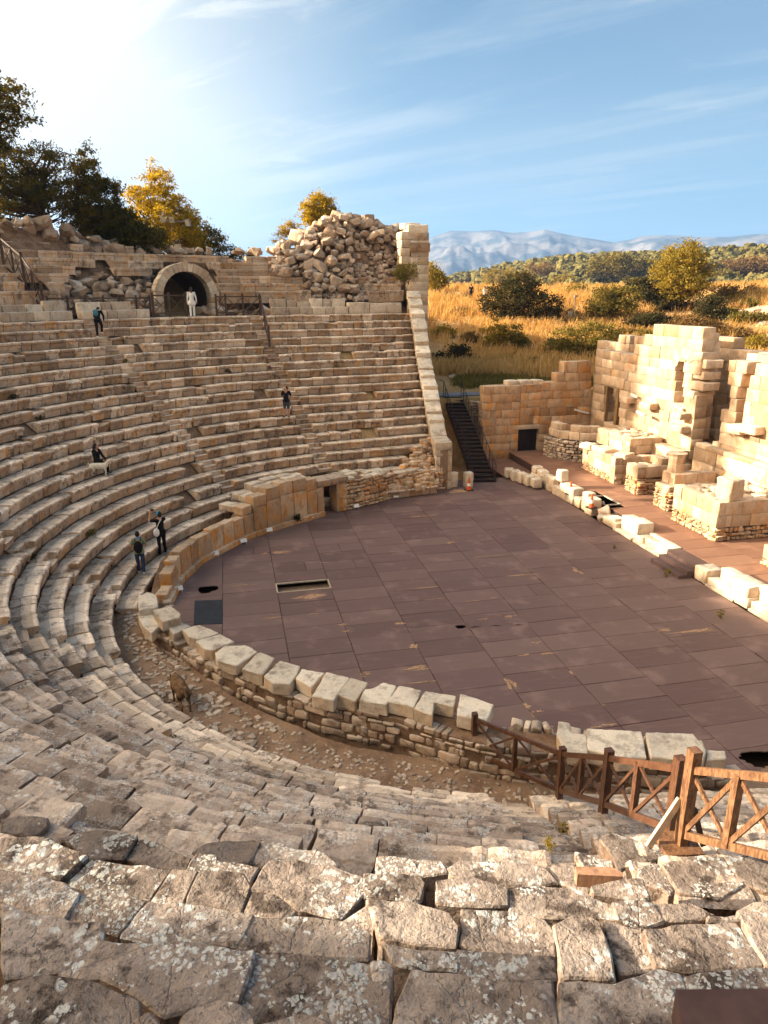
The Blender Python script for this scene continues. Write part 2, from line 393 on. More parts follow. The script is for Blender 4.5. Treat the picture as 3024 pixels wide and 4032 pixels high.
def wood(name,a,b,rough=.45,spec=.4):
    m,nt,bs,o=mat(name); g=G(nt); tcn=g.n('ShaderNodeNewGeometry').outputs['Position']
    mp=g.n('ShaderNodeMapping'); mp.inputs['Scale'].default_value=(9,9,2.2); g.l(tcn,mp.inputs[0])
    n=g.noise(mp.outputs[0],3,6,.6,1.2); n2=g.noise(tcn,4,3,.5)
    col=g.mix(g.ramp(n,.35,.65),a,b); col=g.mix(g.ramp(n2,.55,.75,0,.6),col,tuple(x*.35 for x in a))
    g.l(col,bs.inputs['Base Color']); bs.inputs['Roughness'].default_value=rough; bs.inputs['Specular IOR Level'].default_value=spec
    g.l(g.bump(n,.4,.01),bs.inputs['Normal']); return m
M_wood=wood('varnished_wood',(.09,.042,.022),(.24,.13,.068))
M_dkwood=wood('dark_weathered_wood',(.035,.018,.012),(.09,.05,.03))
M_shwood=wood('shaded_varnished_wood',(.055,.022,.012),(.13,.062,.034))  # varnished wood in a darker tone, the fence's shade put into its colour
M_metal=plain('dark_metal',(.035,.02,.018),.5,.3)
M_white=plain('white_plastic',(.7,.68,.64),.5)
M_black=plain('black_cloth',(.012,.011,.013),.9,0,.1)


# ------------------------------------------------------------------ terrain (one sheet to the horizon)
def smooth(a,b,x): 
    t=np.clip((x-a)/(b-a),0,1); return t*t*(3-2*t)
def terrain(x,y):
    x=np.asarray(x,float); y=np.asarray(y,float)
    P=np.stack([x,y,np.zeros_like(x)],-1)
    r=rad(x,y)
    D=np.hypot(x-CAM[0],y-CAM[1])
    # the hill side behind the theatre, seen past the sloping wall
    prof=np.interp(D,[0,50,66,85,100,112,125,170,260,420,640,900,1500,4000,12000],[3.7,3.7,4.4,6.8,9.6,10.7,10.8,5,-4,9,39,36,-10,-30,-30])
    az=np.degrees(np.arctan2(x-CAM[0],y-CAM[1]))
    side=smooth(24,44,az)*smooth(60,40,D)*3.0                 # higher behind the stage building
    lowl=smooth(28,16,az)*smooth(200,400,D)*np.interp(D,[200,640,1500],[0,20,0])
    und=fbm(P,.012,3,4)*np.interp(D,[50,130,400,900],[.0,.9,5,9])+fbm(P,.09,9,3)*np.interp(D,[48,60,300],[.05,.5,.9])
    h=prof+side-lowl+und+smooth(36,48,az)*smooth(60,95,D)*smooth(200,110,D)*1.8
    # rim around the seating
    rim=12.6+fbm(P,.05,21,3)*.7-smooth(38,80,r)*4
    cav=np.minimum(np.where(r>24.4,8.7+np.clip(r-28.4,0,None)*.62,ZA+RI*(r-RA)/TR-.75),rim)
    cav=np.where((r<RA-.3)|((x>-3.5)&(y>10)&(r<ri(3)+.5)),-.75,cav)
    # stage side: everything right of the seating ends
    endx=4.6+(y-16.7)*.12+.5
    inside_far=(x>endx)|(y>33)&(x>4)
    wst=smooth(-.95,.05,x-endx)*(y>0)
    sb=smooth(24.2,26,y)                                       # terrace beyond the side wall
    stage=np.where((x<25)&(y<25.2),-.75,h)
    bk=smooth(24,30,x)*(1-sb)
    stage=stage*(1-bk)+np.maximum(h,5.2)*bk
    stage=np.where(y>=25.2,h,stage)
    near=np.where(y<3,1,0)
    g=cav*(1-wst)+stage*wst
    # beyond the rim on the left and behind the camera
    return g
def gridmesh(name,xs,ys,fn,mat,**kw):
    X,Y=np.meshgrid(xs,ys); Z=fn(X,Y); V=np.stack([X,Y,Z],-1).reshape(-1,3); nx,ny=len(xs),len(ys)
    idx=np.arange(nx*ny).reshape(ny,nx)
    F=np.stack([idx[:-1,:-1],idx[:-1,1:],idx[1:,1:],idx[1:,:-1]],-1).reshape(-1,4)
    mb=MB(); mb.v=[V]; mb.f=F.tolist(); mb.t=[(.5,.5)]*len(F); mb.n=len(V)
    return mb.build(name,mat,smooth=True,**kw)
def axis(c,near,step,far):
    a=list(np.arange(-near,near+step,step)); s=step; v=a[-1]
    while v<far: s*=1.11; v+=s; a.append(v); a.insert(0,-v)
    return np.array(a)+c
def ter_mat():
    m,nt,bs,o=mat('hill_ground'); g=G(nt); P=g.n('ShaderNodeNewGeometry').outputs['Position']
    n=g.noise(P,.35,6,.65); n2=g.noise(P,3,5,.7); n3=g.noise(P,.03,4,.6)
    col=g.mix(g.ramp(n,.38,.62),(.34,.19,.075),(.46,.29,.13)); col=g.mix(g.ramp(n2,.45,.7,0,.8),col,(.50,.36,.21))
    col=g.mix(g.ramp(n3,.5,.62,0,.6),col,(.20,.16,.06))
    g.l(col,bs.inputs['Base Color']); bs.inputs['Roughness'].default_value=.97; bs.inputs['Specular IOR Level'].default_value=.1
    g.l(g.bump(g.math('ADD',n,g.math('MULTIPLY',n2,.4)),.8,.15),bs.inputs['Normal']); return m
gridmesh('hill_terrain',axis(10,55,.8,9000),axis(35,85,.8,9000),terrain,ter_mat(),kind='structure')
def ter(p,d0=45,d1=900,step=.25):
    d=ray(p); h=math.hypot(d[0],d[1]); d=d/h
    ts=np.arange(d0,d1,step); Q=CAM[None]+ts[:,None]*d[None]; H=terrain(Q[:,0],Q[:,1])
    k=np.argmax(Q[:,2]<=H)
    if Q[k,2]>H[k]: k=len(ts)-1
    return np.array([Q[k,0],Q[k,1],H[k]])

# ------------------------------------------------------------------ seating
FORE_Y=3290
seating=thing('lower_seating','curved lower bank of worn limestone seat rows around the wooden floor','seating')
foot=MB()
STAIRS=[]
for p in [(228,740),(575,735),(1240,1830),(236,1425),(70,1180)]:
    P,i=cone(OV(*p))
    if P is None: continue
    v=P[:2]-C0; a=math.atan2(v[1],-v[0]); STAIRS.append(a)
def xend(y): return 3.75+(y-17)*.125
def far_end(i):
    """arc position where row i meets the sloping end wall"""
    r=ri(i)
    for s in np.arange(PH,3,.004):
        x,y=path(r,s)
        if x>xend(y)-.02: return s
ROWEND={1:-3.1,2:-2.0,3:-1.6,4:-.25}
PROF=[(.13,-.46),(.10,-.30),(.095,-.17),(.06,-.145),(.0,-.125),(-.004,-.04),(.022,-.004),(.12,0),(.26,.002),(.40,0),(.425,-.022),(.56,-.03),(.70,-.035)]
PSTEP=[(.05,-.46),(.04,-.30),(.0,-.26),(.0,-.22),(.1,-.215),(.3,-.215),(.31,-.1),(.315,-.02),(.35,0),(.45,0),(.56,-.01),(.70,-.03)]
def seat_block(mb,i,s0,s1,prof,rs,fine=1,dz=0,dd=0,t=.5,t2=.5,er=.012,zoff=0,tilt=0):
    r=ri(i); ln=(s1-s0)*r; n=max(3,int(round(ln/.14*fine)))
    if fine>1: 
        pr=[]
        for a,b in zip(prof[:-1],prof[1:]):
            k=max(1,int(round(math.hypot(b[0]-a[0],b[1]-a[1])/(.16/fine))))
            pr+=[(a[0]+(b[0]-a[0])*j/k,a[1]+(b[1]-a[1])*j/k) for j in range(k)]
        prof=pr+[prof[-1]]
    m_=len(prof); g=.013/r
    ss=np.linspace(s0+g,s1-g,n+1); V=[]
    pr=np.array(prof)
    for k,s in enumerate(ss):
        x0,y0=path(r,s); x1,y1=path(r+1,s); 
        # outward normal
        a=np.clip(s,-PH,PH); nx,ny=-math.cos(a),math.sin(a)
        e=(k==0 or k==n)
        sh=.014 if e else 0
        d=pr[:,0]+dd+(sh if e else 0)*(pr[:,1]<-.0)*(pr[:,0]<.2); z=pr[:,1]+zi(i)+dz+zoff-(.012 if e else 0)*(pr[:,1]>-.2)+tilt*(k/n-.5)
        V.append(np.stack([x0+nx*d,y0+ny*d,z],-1))
    V=np.array(V); sh=V.shape
    W=V.reshape(-1,3)
    nz=vec3(W,2.3,rs%50,2)*er*1.5+vec3(W,8,rs%37+60,1)*er
    # worn nosing
    wear=np.clip(fbm(W,1.5,11,3)-.12,0,1)*er*4.5
    nose=np.tile(((pr[:,0]<.06)&(pr[:,1]>-.15)).astype(float),n+1)
    nz[:,2]-=wear*nose*.9
    a=np.repeat(np.clip(ss,-PH,PH),m_); nz[:,0]+=-np.cos(a)*wear*nose; nz[:,1]+=np.sin(a)*wear*nose
    W=W+nz
    idx=np.arange((n+1)*m_).reshape(n+1,m_)
    F=np.stack([idx[:-1,:-1],idx[:-1,1:],idx[1:,1:],idx[1:,:-1]],-1).reshape(-1,4).tolist()
    F.append(tuple(idx[0,::-1])); F.append(tuple(idx[-1]))
    # front edge painted lighter as caught light, tread back darker as shade and dirt
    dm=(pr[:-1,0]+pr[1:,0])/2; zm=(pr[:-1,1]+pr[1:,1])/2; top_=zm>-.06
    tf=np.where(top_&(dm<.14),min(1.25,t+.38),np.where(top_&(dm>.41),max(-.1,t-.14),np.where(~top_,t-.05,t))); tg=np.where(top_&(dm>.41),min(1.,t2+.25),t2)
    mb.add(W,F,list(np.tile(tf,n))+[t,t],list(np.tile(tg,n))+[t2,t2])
for i in range(0,21):
    r=ri(i); mb=MB()
    s_end=far_end(i)
    if i in ROWEND: s_end+=ROWEND[i]/r
    s_start=-(PH+9.5/r)
    s=s_start+rng.uniform(0,.5)/r
    if i==0: s=-.02                       # the paving only runs along the far half
    run_t=.5
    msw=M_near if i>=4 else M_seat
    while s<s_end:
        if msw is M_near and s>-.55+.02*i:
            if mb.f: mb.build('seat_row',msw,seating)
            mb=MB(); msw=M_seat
        ln=float(np.clip(rng.normal(.74,.17),.42,1.25))
        x,y=path(r,s); P=np.array([x,y,zi(i)]); px,py,pz=proj(P); dist=np.linalg.norm(P-CAM)
        if dist<9: ln*=1.15
        s1=min(s+ln/r,s_end)
        if (s_end-s1)*r<.25: s1=s_end
        st=None
        for a in STAIRS:
            if s<a-.38/r<s1 and i>0: s1=a-.38/r
            if abs(s-(a-.38/r))<1e-6: st=a; s1=a+.38/r
        xm,ym=path(r,(s+s1)/2); px,py,pz=proj((xm,ym,zi(i)))
        near=y<C0[1] and i>=11
        if near and pz>0 and -350<px<3400 and py>FORE_Y and mb.f: mb.build('seat_row',msw,seating); mb=MB()
        skip=near and pz>0 and -350<px<3400 and py>FORE_Y
        behind=(pz<=.3) or (pz>0 and py>4300)
        if not skip and not (near and behind and i<19) and not(i>=19 and behind and dist<2.2):
            vis=pz>0 and -300<px<3350
            fine=1.0 if (dist>16 or not vis) else (1.8 if dist>9 else 2.6)
            t=float(np.clip(rng.normal(.5,.22),0,1)); t2=float(rng.uniform(0,1))
            if rng.random()<.1: t=min(1,t+.45); t2*=.3
            broke=rng.random()
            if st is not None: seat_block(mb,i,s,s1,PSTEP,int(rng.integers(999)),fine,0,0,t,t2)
            elif broke<.02 and dist>10:
                if mb.f: mb.build('seat_row',msw,seating)
                mb=MB()
            elif broke<.11:
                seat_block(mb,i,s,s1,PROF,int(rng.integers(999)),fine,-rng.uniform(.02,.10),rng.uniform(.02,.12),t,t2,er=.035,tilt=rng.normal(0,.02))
            else:
                e=.010 if dist>22 else .016
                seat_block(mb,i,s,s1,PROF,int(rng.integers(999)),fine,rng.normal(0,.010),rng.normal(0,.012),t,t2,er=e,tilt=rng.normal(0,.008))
        s=s1
        if s_end-s<1e-5: break
    if mb.f: mb.build('seat_row',msw,seating,smooth=False)
# rough core under the seats
def core(x,y): 
    r=rad(x,y); return np.where(r>RA-.2,np.minimum(ZA+RI*np.floor((r-RA)/TR)-.16,zi(20)-.1),.28)
mb=MB()
ss=np.arange(-(PH+.75),PH+.02,.02); rr=np.arange(RA-.1,ri(21)+.3,.16)
V=[]
for r in rr:
    x,y=path(r,ss); z=ZA+RI*(r-RA)/TR-.66+fbm(np.stack([x,y,0*x],-1),2,5,2)*.06; V.append(np.stack([x,y,z],-1))
V=np.array(V); idx=np.arange(V.shape[0]*V.shape[1]).reshape(V.shape[:2])
F=np.stack([idx[:-1,:-1],idx[:-1,1:],idx[1:,1:],idx[1:,:-1]],-1).reshape(-1,4)
mb.add(V.reshape(-1,3),F.tolist()); mb.build('rubble_core',M_mortar,seating)


# ------------------------------------------------------------------ big weathered blocks right in front of the camera
FB=dict(L=[
 [(830,165),(900,128),(985,112),(1100,105),(1132,122),(1085,218),(960,212),(850,185)],
 [(1092,218),(1136,125),(1250,130),(1290,155),(1420,175),(1480,228),(1400,262),(1160,240)],
 [(0,28),(150,22),(210,30),(212,62),(150,104),(0,98)],
 [(240,108),(420,70),(605,95),(530,192),(395,192),(330,150)],
 [(535,192),(612,108),(700,130),(830,192),(806,250),(740,248)],
 [(812,246),(866,172),(950,178),(960,210),(1045,216),(1135,238),(1088,300),(1000,262),(860,252)],
 [(0,112),(195,105),(300,150),(388,188),(272,296),(140,262),(0,232)],
 [(288,298),(402,195),(560,215),(742,250),(652,380),(500,345),(385,322)],
 [(656,382),(746,252),(860,255),(794,402)],
 [(798,404),(862,256),(960,262),(1052,262),(1090,320),(1052,425),(955,402)],
 [(1060,432),(1100,345),(1190,345),(1290,430),(1250,462),(1110,442)],
 [(1100,340),(1140,262),(1180,206),(1300,208),(1440,225),(1592,285),(1588,350),(1485,472),(1300,420),(1200,350)],
 [(0,238),(140,268),(270,302),(345,347),(275,462),(120,430),(0,372)],
 [(285,467),(345,352),(400,312),(500,345),(640,378),(520,530),(420,482)],
 [(522,536),(650,386),(880,405),(1108,442),(1025,590),(850,560),(690,575)],
 [(1030,592),(1112,446),(1300,450),(1500,468),(1612,522),(1602,640),(1350,625),(1122,602)],
 [(0,400),(120,436),(270,467),(425,484),(437,558),(322,738),(220,690),(0,722)],
 [(322,742),(440,562),(560,580),(690,578),(850,565),(1020,594),(1100,608),(1090,645),(1032,835),(900,840),(700,892),(600,800),(430,725)],
 [(1038,838),(1112,608),(1350,632),(1602,645),(1700,655),(1700,1000),(1032,1000)],
 [(0,738),(220,692),(430,727),(600,802),(607,1000),(0,1000)],
 [(548,1000),(560,915),(640,868),(690,905),(720,1000)],
 [(762,1000),(775,895),(830,850),(940,810),(1035,848),(1098,900),(1110,1000)],
 [(1140,1000),(1150,915),(1300,872),(1430,905),(1460,1000)],
 [(1490,478),(1598,405),(1640,470),(1612,520),(1500,468)],
 ],R=[
 [(-20,185),(60,188),(150,205),(250,205),(280,262),(150,272),(-15,262)],
 [(285,240),(350,205),(500,210),(690,226),(762,300),(690,312),(545,318),(300,278)],
 [(694,226),(760,212),(822,217),(905,328),(890,352),(766,300)],
 [(835,168),(920,188),(990,205),(1000,235),(880,242)],
 [(-70,272),(160,270),(192,300),(168,382),(-70,372)],
 [(232,287),(400,277),(545,322),(550,402),(400,398),(235,385)],
 [(555,322),(690,310),(820,320),(880,345),(1002,400),(1012,462),(880,436),(740,442),(556,420)],
 [(-62,376),(150,386),(290,432),(334,490),(330,582),(160,570),(2,540),(-20,470)],
 [(342,402),(560,402),(700,450),(738,508),(742,600),(540,592),(338,572)],
 [(745,472),(830,430),(900,440),(946,467),(985,590),(1018,722),(775,706)],
 [(960,468),(1120,502),(1142,560),(1182,663),(1030,680),(1020,640),(995,600)],
 [(2,545),(160,575),(330,586),(330,672),(120,655),(46,640)],
 [(335,576),(540,596),(745,604),(765,706),(540,720),(335,684)],
 [(25,1000),(50,820),(82,755),(122,660),(280,676),(430,702),(600,725),(742,712),(768,1000)],
 [(-40,642),(20,645),(48,672),(46,752),(15,1000),(-40,1000)],
 [(768,712),(1012,727),(1184,668),(1290,688),(1318,764),(1262,772),(1282,842),(1382,892),(1400,1000),(778,1000)],
 [(990,378),(1120,377),(1172,402),(1212,467),(1120,500),(1020,462)],
 [(1178,396),(1330,392),(1450,440),(1340,470),(1218,470)],
 [(1132,508),(1330,472),(1520,472),(1600,580),(1642,660),(1450,668),(1300,682),(1185,660),(1146,560)],
 [(1530,430),(1600,395),(1720,385),(1720,640),(1650,655),(1600,570)],
 [(1302,688),(1450,672),(1645,666),(1720,670),(1720,762),(1325,764)],
 [(935,112),(990,86),(1090,120),(1145,152),(1212,150),(1212,190),(1112,216),(1012,252),(998,205)],
 [(1104,232),(1192,216),(1262,328),(1240,346),(1200,320),(1130,302),(1098,290)],
 [(1200,220),(1330,196),(1460,190),(1530,290),(1560,312),(1450,370),(1290,342),(1266,330)],
 [(1468,190),(1659,168),(1720,170),(1720,350),(1659,342),(1568,312),(1535,285)],
 [(905,302),(1010,282),(1120,285),(1155,372),(915,340)],
 [(1400,440),(1540,440),(1560,465),(1400,468)],
 ])
FORE_ALL=[]
def shape_block(P3,h,mat_t):
    pass
for key,cv in (('L',qL),('R',qR)):
    for n,poly in enumerate(FB[key]):
        px=[cv(*p) for p in poly]
        # inner edge = the points highest in the picture decide the level
        top=sorted(px,key=lambda p:p[1])[:max(2,len(px)//2-1)]
        c=(sum(p[0] for p in top)/len(top),sum(p[1] for p in top)/len(top))
        P=coneC((c[0],min(c[1],4150)))
        if P is None: continue
        ii=round((float(rad(P[0],P[1]))-RA)/TR); z=ZA+RI*ii+float(rng.normal(0,.012))
        W=np.array([on(p,z)[:2] for p in px]); cw=W.mean(0); W=cw+(W-cw)*(1+.009/np.maximum(.1,np.linalg.norm(W-cw,axis=1)))[:,None]
        mb=MB()
        q=rng.random()
        # settle blocks into one mesh each
        poly_block(mb,W,z,dep=.42,rough=.02,t=float(np.clip(rng.normal(.5,.22),0,1)),t2=float(rng.uniform(0,1)),sub=.045,bev=.013)
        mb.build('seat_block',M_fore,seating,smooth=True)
        FORE_ALL.append(W)
# the dark board laid at the lower right, a plank step in the sun
mb=MB(); z=coneC(qR(1460,800))[2]+.03
W=np.array([on(qR(*p),z)[:2] for p in [(1262,771),(1720,768),(1760,1000),(1300,1000)]])
V=np.vstack([np.c_[W,np.full(4,z+.02)],np.c_[W,np.full(4,z-.16)]]); mb.add(V,[(0,3,2,1),(4,5,6,7),(0,1,5,4),(1,2,6,5),(2,3,7,6),(3,0,4,7)])
mb.build('step_board',plain('brown_board',(.075,.042,.036),.55,var=.2,vs=5),None,label='dark brown board laid as a step among the blocks in the lower right corner',cat='step')
P=coneC(qR(935,262)); mb=MB(); z=P[2]+.02
W=np.array([on(qR(*p),z)[:2] for p in [(832,238),(990,240),(1036,266),(1036,282),(842,272)]])
V=np.vstack([np.c_[W,np.full(5,z+.02)],np.c_[W,np.full(5,z-.12)]]); mb.add(V,[(0,4,3,2,1),(5,6,7,8,9)]+[(k,(k+1)%5,5+(k+1)%5,5+k) for k in range(5)])
mb.build('plank_step',wood('pale_plank',(.33,.18,.11),(.45,.27,.17)),None,label='pale wooden plank step in the sunlit stair gap left of the fence foot',cat='step')
#@@ORCH

# ------------------------------------------------------------------ wooden floor of the orchestra and of the stage
def floor_mat(name,a,b,c):
    m,nt,bs,o=mat(name); g=G(nt); P=g.n('ShaderNodeNewGeometry').outputs['Position']; t=g.attr('tint'); t2=g.attr('tint2')
    mp=g.n('ShaderNodeMapping'); mp.inputs['Scale'].default_value=(.35,3.2,1); g.l(P,mp.inputs[0])
    n=g.noise(mp.outputs[0],2.4,6,.68,.4); n2=g.noise(P,.9,5,.6); n3=g.noise(P,14,3,.7)
    col=g.mix(g.math('MULTIPLY_ADD',t,.75,g.math('MULTIPLY',n2,.25)),a,b); col=g.mix(g.math('MULTIPLY',g.ramp(n,.48,.75),.35),col,c)
    col=g.mix(g.math('MULTIPLY',g.ramp(n2,.52,.68),.5),col,tuple(x*1.5 for x in b)); col=g.mix(g.ramp(n3,.62,.8,0,.35),col,tuple(x*.4 for x in a))
    # pale worn scuffs
    sc=g.noise(mp.outputs[0],7,5,.7); col=g.mix(g.math('MULTIPLY',g.ramp(sc,.66,.74),g.ramp(t2,.55,.9)),col,(.40,.30,.23))
    g.l(col,bs.inputs['Base Color']); g.l(g.math('MULTIPLY_ADD',n,.25,.5),bs.inputs['Roughness']); bs.inputs['Specular IOR Level'].default_value=.35
    g.l(g.bump(g.math('ADD',n,g.math('MULTIPLY',n3,.4)),.5,.012),bs.inputs['Normal']); return m
M_deck=floor_mat('film_faced_plywood',(.098,.056,.052),(.165,.108,.096),(.24,.17,.15))
M_deck2=floor_mat('stage_plywood',(.17,.085,.058),(.24,.135,.09),(.34,.21,.14))
HOLES=[]
def panel(mb,x0,x1,y0,y1,z,th=.02,lift=0,t=None,gap=.010):
    g=gap; t=float(np.clip(rng.normal(.5,.3),0,1)) if t is None else t
    dz=rng.normal(0,.0025,4); 
    V=[(x0+g,y0+g,z+dz[0]),(x1-g,y0+g,z+dz[1]),(x1-g,y1-g,z+dz[2]+lift),(x0+g,y1-g,z+dz[3]+lift)]
    V+= [(a,b,c-th-.006) for a,b,c in V]; mb.add(V,[(0,1,2,3),(7,6,5,4),(0,4,5,1),(1,5,6,2),(2,6,7,3),(3,7,4,0)],t,float(rng.uniform()))
def wall_in(x,y):
    """inside the orchestra wall?"""
    return rad(x,y)<11.75
deck=thing('orchestra_floor',None,None); deck['kind']='structure'; mb=MB()
off={-1:.5,2:.5,-3:.35,-5:.6,3:.0,4:.5,1:0,0:0,-2:.12,-4:.7}
pit=(-6.0,-4.0,4.35,5.2); hole=on(q3(435,300)); rnd=on(q1(300,648)); blk=on((2990,2985))
for k in range(-6,5):
    x0,x1=2.*k,min(2.*k+2,9.86)
    for n in range(-12,20):
        y0=n+off.get(k,.3); y1=y0+1
        if not (wall_in((x0+x1)/2,y0+.5) or (x0>=3 and y0<18.3) or (x0>=-3 and 8<y0<15.4+(x0>=0)*1.7)): continue
        if k>=2 and y0>17.2 and x0>8: continue
        if k==-3 and y0<5.2<=y1+.001 or (k==-3 and y0<4.35<y1):
            # panels around the open pit
            if y0<4.35: panel(mb,x0,x1,y0,4.35,0)
            if y1>5.2: panel(mb,x0,x1,5.2,y1,0)
            continue
        cell=None
        for h,hr in ((hole,.16),(blk,.36),(rnd,.3)):
            if x0<h[0]<x1 and y0<h[1]<y1: cell=(h,hr)
        if cell is None:
            if rng.random()<.04: xm=x0+rng.choice([.6,1.,1.3]); panel(mb,x0,xm,y0,y1,0); panel(mb,xm,x1,y0,y1,0)
            else: panel(mb,x0,x1,y0,y1,0,lift=.03 if rng.random()<.04 else 0)
        else:
            h,hr=cell; pts=[]
            ans=sorted([2*math.pi*a/24+.01 for a in range(24)]+[math.atan2(cy_-h[1],cx_-h[0])%(2*math.pi) for cx_ in (x0+.01,x1-.01) for cy_ in (y0+.01,y1-.01)])
            nn=len(ans); inner=[]; outer=[]
            for an in ans:
                rr_=hr*(1+.12*math.sin(3*an+1)+.06*rng.normal()); dx,dy=math.cos(an),math.sin(an)
                inner.append((min(max(h[0]+rr_*dx*1.25,x0+.03),x1-.03),min(max(h[1]+rr_*dy*(1.25 if hr==.3 else .8),y0+.03),y1-.03),0))
                tt=min((x1-.007-h[0])/dx if dx>1e-6 else 1e9,(x0+.007-h[0])/dx if dx<-1e-6 else 1e9,(y1-.007-h[1])/dy if dy>1e-6 else 1e9,(y0+.007-h[1])/dy if dy<-1e-6 else 1e9)
                outer.append((h[0]+dx*tt,h[1]+dy*tt,0))
            V=inner+outer+[(a,b,-.025) for a,b,c in inner]
            F=[(a,nn+a,nn+(a+1)%nn,(a+1)%nn) for a in range(nn)]+[(a,(a+1)%nn,2*nn+(a+1)%nn,2*nn+a) for a in range(nn)]
            mb.add(V,F,.5,.3)
mb.build('floor_panels',M_deck,deck)
# bearers and soil below the floor
mb=MB(); box(mb,(0,4.5,-.62),26,30,.1); mb.build('soil_below',M_under,deck); mb=MB(); box(mb,(-5,4.8,-.3),2.2,1.2,.1); mb.build('pit_bottom',M_dirt,deck)
mb=MB()
for a,b in (((-6,4.35),(-4,4.35)),((-4,4.35),(-4,5.2)),((-4,5.2),(-6,5.2)),((-6,5.2),(-6,4.35))): beam(mb,(*a,-.005),(*b,-.005),.05,.05)
mb.build('pit_frame',plain('pale_frame',(.42,.36,.28),.6,var=.2),deck)
mb=MB(); W=[on(q1(*p),.014)[:2] for p in [(230,712),(383,706),(383,836),(225,842)]]
mb.add([(*p,.016) for p in W]+[(*p,.0) for p in W],[(0,1,2,3),(0,4,5,1),(1,5,6,2),(2,6,7,3),(3,7,4,0)]); mb.build('black_panel',plain('black_sheet',(.018,.022,.028),.45,var=.3,vs=3),deck)
# splintered patches where the film has peeled off the ply
M_spl=wood('splintered_ply',(.22,.11,.055),(.55,.38,.25),.8,.1)
mb=MB(); 
SPL=[(q1,p,l,w) for p,l,w in [((850,690),1.1,.25),((690,450),.9,.2),((740,455),.5,.06),((480,628),1.2,.06),((200,668),.4,.1),((670,806),.8,.08),((930,505),.4,.08),((880,785),.3,.08),((1020,845),.35,.15),((1045,880),.25,.12),((1500,640),1.0,.1),((1440,255),1.2,.12),((1350,835),.4,.2),((1180,925),1.3,.07),((1420,960),.2,.3),((1440,1078),.7,.15),((1440,1160),1.1,.06),((1150,1115),.3,.2),((1530,705),.9,.05),((1630,390),.3,.2),((1450,180),.5,.12)]]+\
    [(q2,p,l,w) for p,l,w in [((45,960),.3,.25),((620,575),1.3,.1),((800,478),.9,.05),((930,548),.3,.45),((360,713),.5,.06),((460,697),.5,.05),((440,470),1.5,.05),((230,395),.25,.25),((500,260),1.3,.05),((590,255),.3,.15),((500,805),1.8,.10),((700,590),.3,.05),((300,115),1.0,.4),((1560,878),1.6,.14),((720,938),.25,.12),((640,1010),.4,.08)]]+\
    [(q3,p,l,w) for p,l,w in [((915,445),.6,.1),((690,590),.2,.5),((1165,735),.4,.06),((1250,835),.5,.1),((880,830),.35,.9),((1035,550),.12,.3),((1550,320),.5,.15)]]
for cv,p,l,w_ in SPL:
    c=on(cv(*p),.004); 
    for j in range(max(4,int(l*w_*26)+5)):
        n=16; ox=rng.normal(0,.25)*l; oy=rng.normal(0,.3)*w_; ll=l*rng.uniform(.15,.5); ww=w_*rng.uniform(.12,.5)
        pts=[]
        for a in range(n):
            an=2*math.pi*a/n; rr_=rng.uniform(.25,1.05); pts.append((c[0]+ox+ll*math.cos(an)*rr_,c[1]+oy+ww*math.sin(an)*rr_,.0065+.001*(j%4)))
        mb.add([(c[0]+ox,c[1]+oy,.008+.001*(j%4))]+pts,[(0,1+a,1+(a+1)%n) for a in range(n)],float(rng.uniform()),.5)
mb.build('splintered_patches',M_spl,deck)
# curled sheet by the small hole
mb=MB(); a=on(q3(440,243)); b=on(q3(735,232)); nx=14
V=[];F=[]
for k in range(nx+1):
    f=k/nx
    for j in range(4):
        g_=j/3; V.append((a[0]+(b[0]-a[0])*f*1.06,a[1]+(b[1]-a[1])*f-g_*.92,.012+.05*max(0,g_-.4)*(1+math.sin(k*1.3))*.8+.01*math.sin(k*.9+j)))
for k in range(nx):
    for j in range(3): F.append((k*4+j,k*4+j+1,(k+1)*4+j+1,(k+1)*4+j))
mb.add(V,F,.3,.3); mb.build('curled_sheet',M_deck,deck)
# raised stage floor
ZS=.45
stg=thing('stage_floor',None,None); stg['kind']='structure'; mb=MB()
sp_=[on(p,ZS) for p in (qm(20,1480),qm(110,1465),qm(265,1535),qm(120,1550))]
px0,px1,py0,py1=9.95+.75,11.0,10.5,12.1
px0,px1=10.72,11.55
for k in range(0,5):
    x0,x1=10.72+2*k,10.72+2*k+2
    for n in range(-12,25):
        y0=n+(.5 if k%2 else 0); y1=min(y0+1,23.3)
        if y0>=23.2 or x0>16.4: continue
        if k==0 and not(y1<=10.5 or y0>=12.1): 
            panel(mb,11.55,x1,y0,y1,ZS); continue
        panel(mb,x0,x1,y0,y1,ZS)
for n in range(17,24): panel(mb,8.6,10.72,n,min(n+1,23.3),ZS-.44)
mb.build('stage_panels',M_deck2,stg)
mb=MB(); box(mb,(13.9,5.6,-.62),7.,36,.1); mb.build('soil_below',M_under,stg)
mb=MB()
for a,b in (((10.72,10.5),(11.55,10.5)),((11.55,10.5),(11.55,12.1)),((11.55,12.1),(10.72,12.1))): beam(mb,(*a,ZS),(*b,ZS),.07,.05)
for y in (11.1,11.2): beam(mb,(11.0,y,ZS-.02),(11.0,y,-.5),.06,.06)
mb.build('pit_frame',plain('pale_frame2',(.45,.4,.34),.6,var=.2),stg)
# fascia below the stage edge
mb=MB(); box(mb,(10.74,5,.2),.04,36,.44); mb.build('stage_fascia',plain('fascia_ply',(.06,.035,.03),.6,var=.2),stg)

